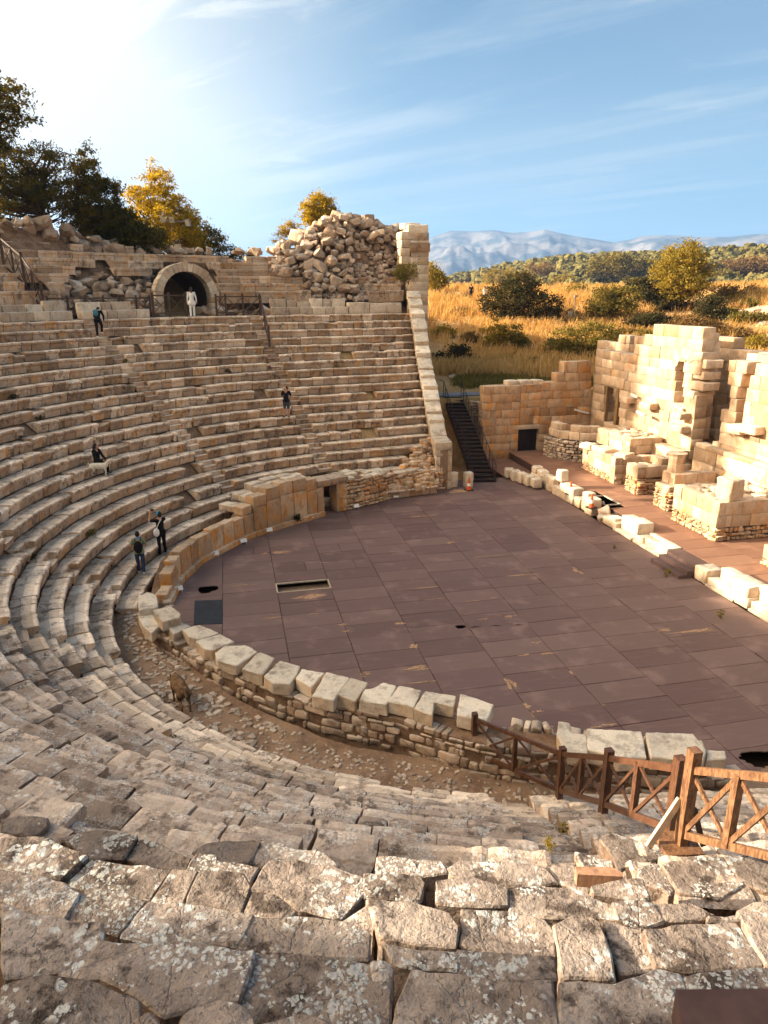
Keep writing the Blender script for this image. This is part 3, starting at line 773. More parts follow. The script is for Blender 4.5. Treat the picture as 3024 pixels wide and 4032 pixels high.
# ------------------------------------------------------------------ orchestra wall
def zat(base,top):
    B=on(base,0); lo,hi=0,5
    for _ in range(40):
        mid=(lo+hi)/2
        if proj((B[0],B[1],mid))[1]>top[1]: lo=mid
        else: hi=mid
    return B,lo
prs=[((95,740),(88,705)),((130,670),(120,560)),((165,605),(165,455)),((270,510),(245,378)),((400,440),(385,292)),((480,400),(447,282)),((540,372),(520,190)),((640,340),(625,105)),((760,300),(750,60)),((860,272),(852,45)),((935,250),(925,80))]
OW=[zat(q1(*b),q1(*t)) for b,t in prs]
prs2=[((1035,228),(1030,62)),((1120,212),(1110,35)),((1240,180),(1230,22)),((1340,150),(1335,15)),((1440,130),(1430,5)),((1520,115),(1510,0)),((1605,105),(1605,-8))]
OW2=[zat(q1(*b),q1(*t)) for b,t in prs2]
def polypath(pts):
    P=np.array([p[0][:2] for p in pts]); Z=np.array([p[1] for p in pts]); d=np.r_[0,np.cumsum(np.linalg.norm(np.diff(P,axis=0),axis=1))]
    def f(s):
        x=np.interp(s,d,P[:,0]);y=np.interp(s,d,P[:,1]); x2=np.interp(s+.3,d,P[:,0]);y2=np.interp(s+.3,d,P[:,1]);x1=np.interp(s-.3,d,P[:,0]);y1=np.interp(s-.3,d,P[:,1])
        return np.array([x,y]),math.atan2(y2-y1,x2-x1),float(np.interp(s,d,Z))
    return f,d[-1]
wl=thing('orchestra_wall','orange stone slab wall with a doorway curving round the far left side of the wooden floor','wall')
f,Ln=polypath(OW); s=0; k=0
mbs=MB(); mbc=MB(); mbp=MB()
while s<Ln-.1:
    l=min(float(rng.uniform(.6,1.0)),Ln-s); c,a,z=f(s+l/2); zt=f(s+l/2)[2]
    nx,ny=-math.sin(a),math.cos(a)      # pointing away from the floor
    t=float(rng.uniform(.25,.85)); t2=float(rng.uniform(.4,1))
    rblock(mbp,(c[0]+nx*.22,c[1]+ny*.22,.11),l+.03,.62,.26,a,t,1.,rough=.03,bev=.03,n=(6,3,3))
    if zt>1.2:
        h=(zt-.2)*.68; rblock(mbs,(c[0]+nx*.3,c[1]+ny*.3,.2+h/2),l-.02,.55,h,a,t,t2,rough=.022,bev=.03,n=(6,3,7))
        h2=zt-.2-h; rblock(mbs,(c[0]+nx*.34+rng.normal(0,.02),c[1]+ny*.34,.21+h+h2/2),l-.02,.6,h2-.01,a+rng.normal(0,.02),float(rng.uniform(.3,.9)),float(rng.uniform(.2,.7)),rough=.03,bev=.05,n=(6,3,4))
        for q in (.85,1.35): rblock(mbc,(c[0]+nx*q,c[1]+ny*q,zt-.2+rng.normal(0,.03)),l-.03,.5,.32,a,float(rng.uniform(.3,.8)),.3,rough=.03,bev=.05,n=(5,3,3))
    else:
        h=zt-.2+rng.normal(0,.03)
        if h>.08: rblock(mbs,(c[0]+nx*.26,c[1]+ny*.26,.2+h/2),l-.02,.42,h,a+rng.normal(0,.03),t,t2,rough=.03,bev=.045,n=(6,3,5))
    s+=l
mbs.build('wall_slabs',M_wall,wl,smooth=True); mbp.build('wall_plinth',M_wall,wl,smooth=True); mbc.build('wall_backing',M_pale,wl,smooth=True)
# lintel and jambs of the doorway
d0,d1=np.array(OW[-1][0][:2]),np.array(OW2[0][0][:2]); mid=(d0+d1)/2; a=math.atan2(*(d1-d0)[::-1]); nx,ny=-math.sin(a),math.cos(a)
zt=OW[-1][1]
mb=MB(); rblock(mb,(mid[0]+nx*.45,mid[1]+ny*.45,zt+.05),np.linalg.norm(d1-d0)+.75,.95,.34,a,.2,.8,rough=.035,bev=.05,n=(9,5,4)); mb.build('lintel',M_seat,wl,smooth=True)
mb=MB(); e=d1; rblock(mb,(e[0]+nx*.35,e[1]+ny*.35,.78),.62,.7,1.5,a,.5,1.,rough=.02,bev=.03,n=(4,4,8)); rblock(mb,(d0[0]+nx*.3-.1,d0[1]+ny*.3,.8),.3,.6,1.45,a,.5,.8,rough=.02,bev=.03,n=(3,4,8)); mb.build('door_jamb',M_wall,wl,smooth=True)
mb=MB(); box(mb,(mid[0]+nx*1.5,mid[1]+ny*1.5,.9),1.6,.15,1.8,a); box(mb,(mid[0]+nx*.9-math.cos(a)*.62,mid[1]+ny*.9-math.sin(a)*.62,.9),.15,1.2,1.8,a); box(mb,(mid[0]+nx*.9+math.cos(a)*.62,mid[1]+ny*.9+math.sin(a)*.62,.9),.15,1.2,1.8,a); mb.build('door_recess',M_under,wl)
# rubble stretch right of the door
def rubble_face(mb,f,Ln,z0,ztf,thick=.3,smin=.12,smax=.42,offd=.12,big=.12,out=1,tf=None,gaps=0.):
    """irregular stones bedded in a wall face; f(s)->(xy,angle,z)"""
    z=z0; 
    while True:
        h=float(rng.uniform(smin,smax*.7)); s=-rng.uniform(0,.2); any_=False
        while s<Ln:
            l=float(rng.uniform(smin,smax)); hh=h*rng.uniform(.7,1.15)
            if rng.random()<big: l*=1.7; hh*=1.25
            sm=min(max(s+l/2,0),Ln); c,a,zt=f(sm); ztop=ztf(sm)
            if z+hh*.6<ztop and rng.random()<gaps: any_=True
            elif z+hh*.6<ztop:
                any_=True; nx,ny=-math.sin(a)*out,math.cos(a)*out
                rblock(mb,(c[0]+nx*(offd+rng.normal(0,.012)),c[1]+ny*(offd+rng.normal(0,.012)),min(z+hh/2,ztop-hh*.3)),l-.03,thick,(hh-.03)*rng.uniform(.75,1.1),a+rng.normal(0,.12),float(rng.uniform(.2,.95)),float(rng.uniform(0,1)),rough=min(l,hh)*.2,bev=min(l,hh)*.3,n=(4,3,4))
            s+=l
        z+=h
        if not any_ or z>6: break
f2,Ln2=polypath(OW2)
wr=thing('rubble_orchestra_wall','rubble masonry wall between the low doorway and the foot of the sloping end wall','wall')
mb=MB(); rubble_face(mb,f2,Ln2,.02,lambda s:f2(s)[2]-.05,.3,.14,.46,.16); mb.build('wall_stones',M_wall,wr,smooth=True)
def band(mb,f,Ln,z0,zt,d0,d1,out=1,n=24):
    V=[]
    for k in range(n+1):
        c,a,z=f(Ln*k/n); nx,ny=-math.sin(a)*out,math.cos(a)*out; T=zt(Ln*k/n)
        V+=[(c[0]+nx*d0,c[1]+ny*d0,z0),(c[0]+nx*d0,c[1]+ny*d0,T),(c[0]+nx*d1,c[1]+ny*d1,T),(c[0]+nx*d1,c[1]+ny*d1,z0)]
    F=[]
    for k in range(n):
        for j in range(4): F.append((k*4+j,k*4+(j+1)%4,(k+1)*4+(j+1)%4,(k+1)*4+j))
    F+=[(3,2,1,0),(n*4,n*4+1,n*4+2,n*4+3)]; mb.add(V,F)
mb=MB(); band(mb,f2,Ln2,0,lambda s:f2(s)[2]-.12,.14,1.9); mb.build('wall_core',M_mortar,wr)
mb=MB(); s=.2
while s<Ln2:
    l=float(rng.uniform(.4,.8)); c,a,z=f2(s+l/2); nx,ny=-math.sin(a),math.cos(a)
    for q in (.3,.8,1.3): 
        if rng.random()<.8: rblock(mb,(c[0]+nx*q,c[1]+ny*q,z-.1+rng.normal(0,.03)),l-.04,.45,.22,a+rng.normal(0,.1),float(rng.uniform(.3,.8)),.4,rough=.04,bev=.06,n=(4,3,3))
    s+=l
mb.build('capping_stones',M_pale,wr,smooth=True)
mb=MB(); band(mb,f,Ln,0,lambda s:min(f(s)[2]-.1,max(.3,f(s)[2]-.25)),.3,.75,n=40); mb.build('wall_core',M_mortar,wl)

# near side of the wall, seen from behind with its big capping blocks
NB=[(qd,[(75,75),(130,46),(195,66),(202,145),(75,170)],.85),(qd,[(70,190),(165,152),(172,200),(222,262),(160,318),(100,270)],.7),(qd,[(168,165),(290,140),(352,192),(345,215),(228,246)],.9),
 (qd,[(240,246),(325,238),(420,268),(358,300),(300,330)],.72),(qd,[(358,292),(475,265),(602,315),(470,362),(400,345)],.74),(qd,[(448,370),(610,325),(706,372),(556,432),(500,425)],.78),
 (qd,[(572,447),(640,402),(780,398),(856,436),(716,530),(600,497)],.82),(qd,[(752,552),(840,450),(872,440),(966,482),(882,592)],.85),(qd,[(886,602),(1000,500),(1131,530),(1108,590),(1058,652),(950,642)],.86),
 (qd,[(1098,612),(1142,545),(1292,578),(1202,672)],.88),(qd,[(1208,730),(1298,572),(1456,605),(1352,762)],.92),(qd,[(1372,715),(1462,606),(1580,642),(1492,762)],.93),
 (qe,[(22,425),(60,350),(120,345),(180,312),(266,332),(206,452)],.95),(qe,[(210,430),(282,326),(436,356),(382,472)],.97),(qe,[(383,480),(450,362),(662,392),(642,462),(512,432),(505,525)],.98),
 (qe,[(662,520),(685,386),(790,410),(906,452),(852,560)],1.0),(qg,[(168,345),(175,250),(258,266),(266,330),(380,346),(386,482),(216,462)],1.0),
 (qg,[(382,302),(765,320),(802,502),(620,512),(386,452)],1.0),(qg,[(788,330),(1130,336),(1226,446),(1202,522),(832,502)],1.0),(qg,[(1228,452),(1360,452),(1372,512),(1226,522)],.9)]
nw=thing('rubble_parapet_wall','low rubble wall capped with big pale blocks between the dirt path and the near edge of the floor','wall')
ZC=1.5; pathN=[]; 
for cv,pl,zf in NB:
    z=ZC*zf; W=np.array([on(cv(*p),z)[:2] for p in pl]); c=W.mean(0); pathN.append((c,z))
    mb=MB(); poly_block(mb,W,z,dep=.34,rough=.024,t=float(rng.uniform(.4,.95)),t2=float(rng.uniform(0,.7)),sub=.08,bev=.022)
    mb.build('capping_block',M_pale,nw,smooth=True)
PN=np.array([p[0] for p in pathN]); ZN=np.array([p[1] for p in pathN]); 
v=PN-C0; aN=np.degrees(np.arctan2(v[:,1],v[:,0]))%360; rN=np.hypot(v[:,0],v[:,1]); o_=np.argsort(aN); aN,rN,ZN2=aN[o_],rN[o_],ZN[o_]
rs_=np.convolve(np.r_[rN[0],rN[0],rN,rN[-1],rN[-1]],np.ones(5)/5,'valid')
def nf(off):
    aa=np.linspace(aN[0]-2,aN[-1]+1,60); R=np.interp(aa,aN,rs_)+off; P=np.stack([C0[0]+R*np.cos(np.radians(aa)),C0[1]+R*np.sin(np.radians(aa))],-1); Z=np.interp(aa,aN,ZN2)
    return polypath([((p[0],p[1]),z) for p,z in zip(P,Z)])
fo,Lo=nf(.42); fi,Li=nf(-.42)
mb=MB(); rubble_face(mb,fo,Lo,.2,lambda s:fo(s)[2]-.3,.32,.09,.44,.16,big=.2,out=1,gaps=.16); rubble_face(mb,fi,Li,0,lambda s:fi(s)[2]-.3,.3,.15,.5,.1,out=1)
mb.build('wall_stones',M_rub,nw,smooth=True)
mb=MB(); fm,Lm=nf(0); band(mb,fm,Lm,0,lambda s:fm(s)[2]-.38,-.36,.30,n=50); mb.build('wall_core',M_mortar,nw)
# dirt path and cobbles behind it
def pathz(X,Y):
    r=rad(X,Y); P=np.stack([X,Y,0*X],-1); return np.where((r>9.6)&(r<12.7),.30+fbm(P,1.1,5,4)*.12,-.3)
ss=np.linspace(-(PH+.62),.1,260); rr=np.linspace(10.75,12.75,26); X=[];Y=[]
for r in rr:
    x,y=path(r,ss); X.append(x);Y.append(y)
X=np.array(X);Y=np.array(Y); Z=pathz(X,Y); V=np.stack([X,Y,Z],-1); idx=np.arange(V.shape[0]*V.shape[1]).reshape(V.shape[:2])
F=np.stack([idx[:-1,:-1],idx[:-1,1:],idx[1:,1:],idx[1:,:-1]],-1).reshape(-1,4)
# keep only what lies outside the wall
Vf=V.reshape(-1,3); vv=Vf[:,:2]-C0; aa=np.degrees(np.arctan2(vv[:,1],vv[:,0]))%360; rl=np.interp(aa,aN,rs_)
ok=np.hypot(vv[:,0],vv[:,1])>rl-.1
F=[f_ for f_ in F.tolist() if all(ok[i] for i in f_) ]
mb=MB(); mb.add(Vf,F); mb.build('dirt_path',M_dirt,smooth=True,kind='structure')
mb=MB()
for _ in range(1100):
    s=rng.uniform(-1.75,-.02) if rng.random()<.75 else rng.uniform(-(PH+.6),-.02); r=rng.uniform(11.0,12.25); x,y=path(r,s); a_=math.degrees(math.atan2(y-C0[1],x-C0[0]))%360
    if r<np.interp(a_,aN,rs_)+.5: continue
    d=rng.uniform(.05,.15)*(1 if s>-.8 else .6); rblock(mb,(x,y,float(pathz(x,y))+.0),d*rng.uniform(.9,1.9),d,d*.6,rng.uniform(0,3),float(rng.uniform(.2,.8)),.3,rough=d*.12,bev=d*.25,n=(3,3,2))
mb.build('path_cobbles',M_rub,smooth=True,kind='stuff',label='small cobbles and stone chips bedded in the dirt path')
#@@ENDWALL

# ------------------------------------------------------------------ sloping end wall with its coping
UE=np.array([.124,.992])   # its direction in plan
def meet(p,off=0.):
    """ray through p meets the vertical plane x=xend(y)+off"""
    d=ray(p); # CAM+d t ; x=3.75+(y-17)*.125+off
    t=(3.75+(CAM[1]-17)*.125+off-CAM[0])/(d[0]-.125*d[1]); return CAM+d*t
cp=[(1190,-20),(1203,60),(1216,110),(1240,250),(1262,400),(1278,560),(1300,700),(1335,850),(1355,990),(1378,1120),(1402,1230),(1404,1330)]
CP=[meet(qA(*p)) for p in cp]
CPs=sorted([( (P[1]-16.7),P[2]) for P in CP]); cs=np.array([c[0] for c in CPs]); cz=np.maximum.accumulate(np.array([c[1] for c in CPs]))
ew=thing('end_wall','sloping end wall of the seating topped by a ramp of pale coping stones, beside the metal stairs','wall')
def ew_pt(s,o): 
    y=16.7+s; return np.array([xend(y)+o,y])
aE=math.atan2(UE[1],UE[0]); SEND=float(cs[-1])
mb=MB(); s=0.0; k=0
zs=lambda s:float(np.interp(s,cs,cz))
while s<SEND-.3:
    l=float(rng.uniform(.75,1.15)); l=min(l,SEND-s); c=ew_pt(s+l/2,.45); z0,z1=zs(s),zs(s+l); pit_=math.atan2(z1-z0,l)
    M=Matrix.Rotation(aE,3,'Z')@Matrix.Rotation(-pit_*(.75 if k%3 else .5),3,'Y')
    rblock(mb,(c[0],c[1],(z0+z1)/2-.22),l*1.04/max(.7,math.cos(pit_)),.92,.46,M=np.array(M),t=float(rng.uniform(.35,.95)),t2=float(rng.uniform(.0,.5)),rough=.03,bev=.05,n=(5,4,3))
    s+=l; k+=1
mb.build('coping_stones',M_pale,ew,smooth=True)
# wall below: coursed blocks on the seat side, the end and the outer side
mb=MB(); z=0.
while z<9.6:
    h=float(rng.uniform(.40,.55)); s=rng.uniform(-.3,0)
    while s<SEND:
        l=float(rng.uniform(.6,1.1)); ztop=zs(min(max(s,0),SEND))-.42
        if z+h<ztop+.25 and s+l>.1:
            hh=min(h,ztop-z)
            if hh>.12:
                ls,le=max(s,0),min(s+l,SEND)
                for o in (.2,.75):
                    c=ew_pt((ls+le)/2,o); rblock(mb,(c[0],c[1],z+hh/2),le-ls-.015,.36,hh-.012,aE,float(rng.uniform(.2,.9)),float(rng.uniform(.2,1)),rough=.025,bev=.04,n=(4,2,3))
        s+=l
    z+=h
mb.build('wall_blocks',M_pale,ew,smooth=True)
mb=MB(); n=30
V=[]
for k in range(n+1):
    s=SEND*k/n; T=zs(s)-.45
    for o,zz in ((.25,-.3),(.25,T),(.7,T),(.7,-.3)): c=ew_pt(s,o); V.append((c[0],c[1],zz))
F=[(k*4+j,k*4+(j+1)%4,(k+1)*4+(j+1)%4,(k+1)*4+j) for k in range(n) for j in range(4)]+[(3,2,1,0),(n*4,n*4+1,n*4+2,n*4+3)]
mb.add(V,F); mb.build('wall_core',M_mortar,ew)
# rough infill where the lowest rows break off before the wall
mb=MB()
for _ in range(150):
    i=rng.uniform(.2,4.6); r=RA+TR*i; se=far_end(int(i))
    s=se-rng.uniform(.0,[2.6,2.4,1.9,1.3,.5][int(i)])/r; x,y=path(r,s)
    d=rng.uniform(.14,.36); rblock(mb,(x,y,ZA+RI*(r-RA)/TR-.14+rng.normal(0,.04)),d*1.5,d*1.1,d,rng.uniform(0,3),float(rng.uniform(.2,.9)),float(rng.uniform(0,1)),rough=d*.12,bev=d*.22,n=(4,3,3))
mb.build('infill_stones',M_wall,ew,smooth=True)

# ------------------------------------------------------------------ boulders (shared shapes)
ROCK=[]
for k in range(14):
    mb=MB(); V0,F=rtemplate(7,7,7); sd=k*31+5
    asp=np.array([rng.uniform(.8,1.2),rng.uniform(.6,.95),rng.uniform(.5,.8)]); 
    U=V0/np.maximum(1e-6,np.linalg.norm(V0,axis=1))[:,None]
    mixf=rng.uniform(.05,.3); V=V0*(1-mixf)*.86+U*mixf*1.15
    # chop with random planes for angular faces
    for _ in range(7):
        nrm=rng.normal(size=3); nrm/=np.linalg.norm(nrm); dlim=rng.uniform(.66,.98); dd=V@nrm-dlim; V=V-np.where(dd>0,dd*.98,0)[:,None]*nrm
    V=V+vec3(V+sd,1.1,k,2)*.10+vec3(V+sd,4,k+9,2)*.03
    mb.add(V*asp*.5,F,float(rng.uniform(.2,1)),float(rng.uniform(0,1)))
    me=mb.build('rock_shape',M_rub,smooth=True); ROCK.append(me.data); 
    bpy.data.objects.remove(me)
for me in ROCK: 
    me.set_sharp_from_angle(angle=R_(22)) if hasattr(me,'set_sharp_from_angle') else None
def boulder(P,size,label,group,cat='boulder',name='fallen_boulder',flat=1.,k=None,rot=None,sc=None):
    o=bpy.data.objects.new(name,ROCK[int(rng.integers(len(ROCK))) if k is None else k]); COL.objects.link(o)
    o.location=P; o.rotation_euler=rot if rot is not None else (rng.uniform(-.5,.5),rng.uniform(-.5,.5),rng.uniform(0,6.28))
    s=size; o.scale=sc if sc else (s*rng.uniform(.9,1.35),s*rng.uniform(.85,1.15),s*rng.uniform(.75,1.05)*flat)
    return tag(o,label,cat,group)

# ------------------------------------------------------------------ walkway, thrones and the upper bank
ZD=zi(20)                     # level of the walkway
uc=thing('upper_seating','ruined upper bank of straight stone seat rows behind the walkway and the arch','seating')
aA=None
def az_s(p,r):                # arc position of the photo column p[0] on the circle r at eye level
    best=None
    for s in np.arange(-.6,PH+.8,.004):
        x,y=path(r,s); X=proj((x,y,11.))
        if X[2]<0: continue
        if best is None or abs(X[0]-p)<best[0]: best=(abs(X[0]-p),s)
    return best[1]
mb=MB(); ss=np.linspace(-1.5,PH+.32,150); V=[]
for r in (ri(20)+.3,ri(21)+.2,ri(22)+.3,ri(24)+.1,ri(25)): 
    x,y=path(r,ss); V.append(np.stack([x,y,np.full_like(x,ZD-.02+.0*r)],-1))
V=np.array(V); idx=np.arange(V.shape[0]*V.shape[1]).reshape(V.shape[:2]); F=np.stack([idx[:-1,:-1],idx[:-1,1:],idx[1:,1:],idx[1:,:-1]],-1).reshape(-1,4)
mb.add(V.reshape(-1,3),F.tolist()); mb.build('walkway_paving',M_seat,uc)
RU=27.3                       # radius of the foot of the upper bank
sA0,sA1=az_s(1512*0+OV(332,0)[0],RU),az_s(OV(472,0)[0],RU)      # arch opening
def useat(mb,r,z,s0,s1,h=.47,dep=.75,t=.5,t2=.5,er=.015,dz=0):
    n=max(2,int((s1-s0)*r/.3)); pr=np.array([(.05,-h),(.04,-.2),(0,-.15),(0,-.02),(.03,0),(dep*.5,.0),(dep,.0)]); V=[]
    g=.008/r
    for s in np.linspace(s0+g,s1-g,n+1):
        a=np.clip(s,-PH,PH); x0,y0=path(r,s); V.append(np.stack([x0-math.cos(a)*pr[:,0],y0+math.sin(a)*pr[:,0],z+dz+pr[:,1]],-1))
    V=np.array(V); W=V.reshape(-1,3); W=W+vec3(W,2.5,int(rng.integers(50)))*er*1.4+vec3(W,9,int(rng.integers(50)))*er
    m_=len(pr); idx=np.arange((n+1)*m_).reshape(n+1,m_); F=np.stack([idx[:-1,:-1],idx[:-1,1:],idx[1:,1:],idx[1:,:-1]],-1).reshape(-1,4).tolist()
    F.append(tuple(idx[0,::-1])); F.append(tuple(idx[-1])); mb.add(W,F,t,t2)
# extents (photo columns in overview pixels) of each intact stretch, by row
URY=[[( -500,130),(475,672),(795,872)],[( -500,140),(470,672),(790,868)],[(-500,150),(470,655),(775,865)],[(-500,170),(250,332),(470,690),(765,850)],[(-500,360),(455,690)],[(-500,600),(600,690)],[(-500,300)]]
for j,sp_ in enumerate(URY):
    r=RU+.75*j; z=10.82+.47*j; mb=MB()
    for a,b in sp_:
        s=az_s(OV(a,0)[0],r) if a>-100 else -.45; e=az_s(OV(b,0)[0],r)
        while s<e-1e-4:
            l=float(rng.uniform(.8,1.6)); s1=min(s+l/r,e)
            if rng.random()>(.03 if j<4 or a>400 else .22): useat(mb,r,z,s,s1,h=.47+(.3 if j==0 else 0),t=float(np.clip(rng.normal(.5,.2),0,1)),t2=float(rng.uniform(.2,1)),dz=rng.normal(0,.012),er=.02)
            s=s1
    if mb.f: mb.build('seat_row',M_seat,uc,smooth=False)
mb=MB(); ss=np.linspace(-.7,PH+.36,130); V=[]
skip=(ss>sA0-.01)&(ss<sA1+.01)
for k,(r,z) in enumerate([(RU+.35,ZD-.3),(RU+.7,9.5),(RU+2.6,10.9),(RU+4.3,12.2),(RU+5.6,13.0),(RU+8.5,12.9)]):
    x,y=path(r,ss); zc3=np.full_like(x,z)
    if r>RU+4:
        pxs_=np.array([proj((a_,b_,12.))[0]*.548611 if proj((a_,b_,12.))[2]>1 else -500. for a_,b_ in zip(x,y)]); tp=np.interp(np.where((ss<.25),-500,pxs_),[-40,60,120,150,200,250,300,340],[14.9,15.0,14.95,14.6,14.5,13.9,13.75,13.2]); zc3=np.where(pxs_<345,np.maximum(z,tp-{0:1.5,1:.55,2:.9}[0 if r<RU+5 else 1 if r<RU+7 else 2]),z)
    V.append(np.stack([x,y,zc3+fbm(np.stack([x,y,0*x],-1),1.5,4)*.2],-1))
V=np.array(V); idx=np.arange(V.shape[0]*V.shape[1]).reshape(V.shape[:2]); F=np.stack([idx[:-1,:-1],idx[:-1,1:],idx[1:,1:],idx[1:,:-1]],-1).reshape(-1,4).tolist()
ns=len(ss); F=[f_ for f_ in F if not (skip[f_[0]%ns] and skip[f_[1]%ns] and f_[0]//ns<3)]
mb.add(V.reshape(-1,3),F); mb.build('earth_core',M_mortar,uc)
# thrones along the edge of the walkway
def throne(px0,px1,label,zt=.95,tint=.8,seat=True,r=None,grp=None):
    r=r or ri(20)+.45; s0=az_s(OV(px0,0)[0],r); s1=az_s(OV(px1,0)[0],r); s=(s0+s1)/2; l=(s1-s0)*r
    x,y=path(r,s); a=np.clip(s,-PH,PH); rz=math.atan2(math.cos(a),math.sin(a)) ; rz=-(a-math.pi/2)+0
    # tangent direction angle
    rz=math.atan2(-math.cos(math.pi-a)*-1*0+ (path(r,s+.01)[1]-y),(path(r,s+.01)[0]-x))
    nx,ny=-math.cos(a),math.sin(a)
    root=thing('stone_throne',label,'stone seat',grp,(x,y,ZD))
    def put(nm,d,z,sx,sy,sz,tl=0):
        mb=MB(); M=np.array(Matrix.Rotation(rz,3,'Z')@Matrix.Rotation(tl,3,'X')); rblock(mb,(nx*d,ny*d,z),sx,sy,sz,M=M,t=tint,t2=.3,rough=.025,bev=.045,n=(6,4,5)); mb.build(nm,M_pale,root,smooth=True)
    put('seat',.25,.24,l-.02,.6,.48)
    if seat: put('backrest',.62,.5*zt+.02,l-.05,.26,zt,-.1)
THR='stone thrones along the front edge of the walkway'
for a,b,lb in [(-30,10,'worn stone throne cut by the left edge of the picture'),(10,62,'stone throne on the walkway edge, second from the left end'),(62,98,'wide stone throne between its two left neighbours and the gap at the stairs'),(100,150,'stone throne beside the foot of the upper rail, left of the gap'),(172,222,'pale broad stone throne just behind the climbing visitor'),(222,246,'narrow stone throne between two broad ones above the climbing visitor'),(246,288,'broad smooth stone throne right of the narrow one')]:
    throne(a,b,lb,grp=THR,tint=float(rng.uniform(.3,.9)),zt=float(rng.uniform(.8,1.05)))
o=throne(290,317,'small low ochre block ending the row of thrones beside the fence',zt=.5,seat=False,grp=THR)
TH2='backed stone seats right of the rail'
thr2=[(585,622),(622,645),(645,672),(672,700),(700,720),(720,750)]
lb2=['stone seat with jagged back just right of the short wooden rail','second backed stone seat right of the short wooden rail','stone seat with a peaked back, third right of the rail','stone seat with low chipped back left of the long plain blocks','narrow stone seat next to the long plain blocks','last backed seat before the long plain blocks near the end wall']
for (a,b),lb in zip(thr2,lb2): throne(a,b,lb,zt=rng.uniform(.6,1.0),tint=float(rng.uniform(.2,.8)),r=ri(21)-.1,grp=TH2)
mb=MB(); r=ri(21)-.1
for a,b,h in [(750,795,.75),(795,866,.7)]:
    s0=az_s(OV(a,0)[0],r); s1=az_s(OV(b,0)[0],r); s=(s0+s1)/2; x,y=path(r,s); x2,y2=path(r,s+.01); rblock(mb,(x,y+.3,ZD+h/2),(s1-s0)*r-.03,.6,h,math.atan2(y2-y,x2-x),.7,.4,rough=.03,bev=.04,n=(8,4,5))
mb.build('plain_block',M_pale,uc,smooth=True)

# arch of the passage
sm=(sA0+sA1)/2; ra_=RU-.1; xa,ya=path(ra_,sm); am=np.clip(sm,-PH,PH); nA=np.array([-math.cos(am),math.sin(am)]); tA=np.array([math.sin(am),math.cos(am)])
pl=atD((0,0),1)*0
Wd=(sA1-sA0)*ra_; Ro=Wd/2*.98; Ri_=Ro-.52; zc=ZD+1.15
ar=thing('passage_arch','round stone arch over the dark passage at the back of the walkway','arch',loc=(xa,ya,ZD))
MA=np.array([[tA[0],nA[0],0],[tA[1],nA[1],0],[0,0,1.]])
nv=17
for k in range(nv):
    a0=math.pi*k/nv; a1=math.pi*(k+1)/nv; g=.012
    if k in (): continue
    pts=[]; th=.75; ro=Ro+rng.normal(0,.03)
    V=[]
    for d in (0,th):
        for rr_,aa in ((Ri_,a0+g/2),(ro,a0+g/2),(ro,a1-g/2),(Ri_,a1-g/2)): V.append((rr_*math.cos(aa),d,zc-ZD+rr_*math.sin(aa)))
    V=np.array(V)@MA.T; mb=MB(); mb.add(V,[(0,1,2,3),(7,6,5,4),(0,4,5,1),(1,5,6,2),(2,6,7,3),(3,7,4,0)],float(rng.uniform(.3,.9)),.5); mb.build('voussoir',M_pale,ar)
for sgn in (-1,1):
    for k in range(3):
        mb=MB(); rblock(mb,(np.array([sgn*(Ri_+Ro)/2,.38,.2+k*.385])@MA.T),.54,.76,.38,M=MA,t=float(rng.uniform(.3,.9)),t2=.8,rough=.03,bev=.04,n=(4,4,3)); mb.build('jamb_block',M_pale,ar,smooth=True)
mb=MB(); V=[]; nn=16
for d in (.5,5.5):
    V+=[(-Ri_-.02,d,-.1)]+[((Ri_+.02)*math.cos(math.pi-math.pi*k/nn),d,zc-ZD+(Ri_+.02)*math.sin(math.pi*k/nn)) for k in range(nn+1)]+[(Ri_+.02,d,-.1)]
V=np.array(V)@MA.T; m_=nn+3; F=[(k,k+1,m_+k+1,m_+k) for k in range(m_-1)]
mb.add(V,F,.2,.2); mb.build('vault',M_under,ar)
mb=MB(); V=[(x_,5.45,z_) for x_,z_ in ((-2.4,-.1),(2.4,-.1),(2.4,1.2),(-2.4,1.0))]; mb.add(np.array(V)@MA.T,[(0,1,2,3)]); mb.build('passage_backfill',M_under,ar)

# ------------------------------------------------------------------ rubble: every boulder is its own object
GR={}
def lay(n,px0,px1,r0,r1,zf,smin,smax,label,group,k0=1):
    for _ in range(n):
        px=rng.uniform(px0,px1); r=rng.uniform(r0,r1); s=az_s2(px,r); x,y=path(r,s); sz=rng.uniform(smin,smax)**1; z=zf(px,r)
        boulder((x,y,z+sz*.1),sz,label,group)
_ang={}
def az_s2(ovx,r):
    key=round(r*2)/2
    if key not in _ang:
        S_=np.arange(.2,PH+.8,.01); X=[]
        for s in S_:
            x,y=path(key,s); X.append(proj((x,y,12.))[0])
        _ang[key]=(np.array(X),S_)
    X,S_=_ang[key]; return float(np.interp(ovx/.548611,X,S_))
# heights of the rubble crest read from the picture: overview column -> z of the top
def crest(r): 
    pts=[(-40,14.9),(60,15.0),(120,14.95),(150,14.6),(200,14.5),(250,13.9),(300,13.75),(340,13.45),(440,13.5),(520,13.4),(580,13.5),(610,14.4),(650,15.6),(700,16.9),(740,17.3),(790,17.0),(850,16.4)]
    return pts
cpx=[p[0] for p in crest(0)]; cpz=[p[1]-(1.0 if p[0]>640 else .1 if p[0]>340 else .0) for p in crest(0)]
def heap(px,r):
    top=np.interp(px,cpx,cpz); base=10.7+.47*(r-RU)/.75
    k=smooth(RU+1.0,RU+4.2,r)
    return float(min(top, base+ (top-13.3)*k+.1)) if px>590 else float(min(top-.25,base))
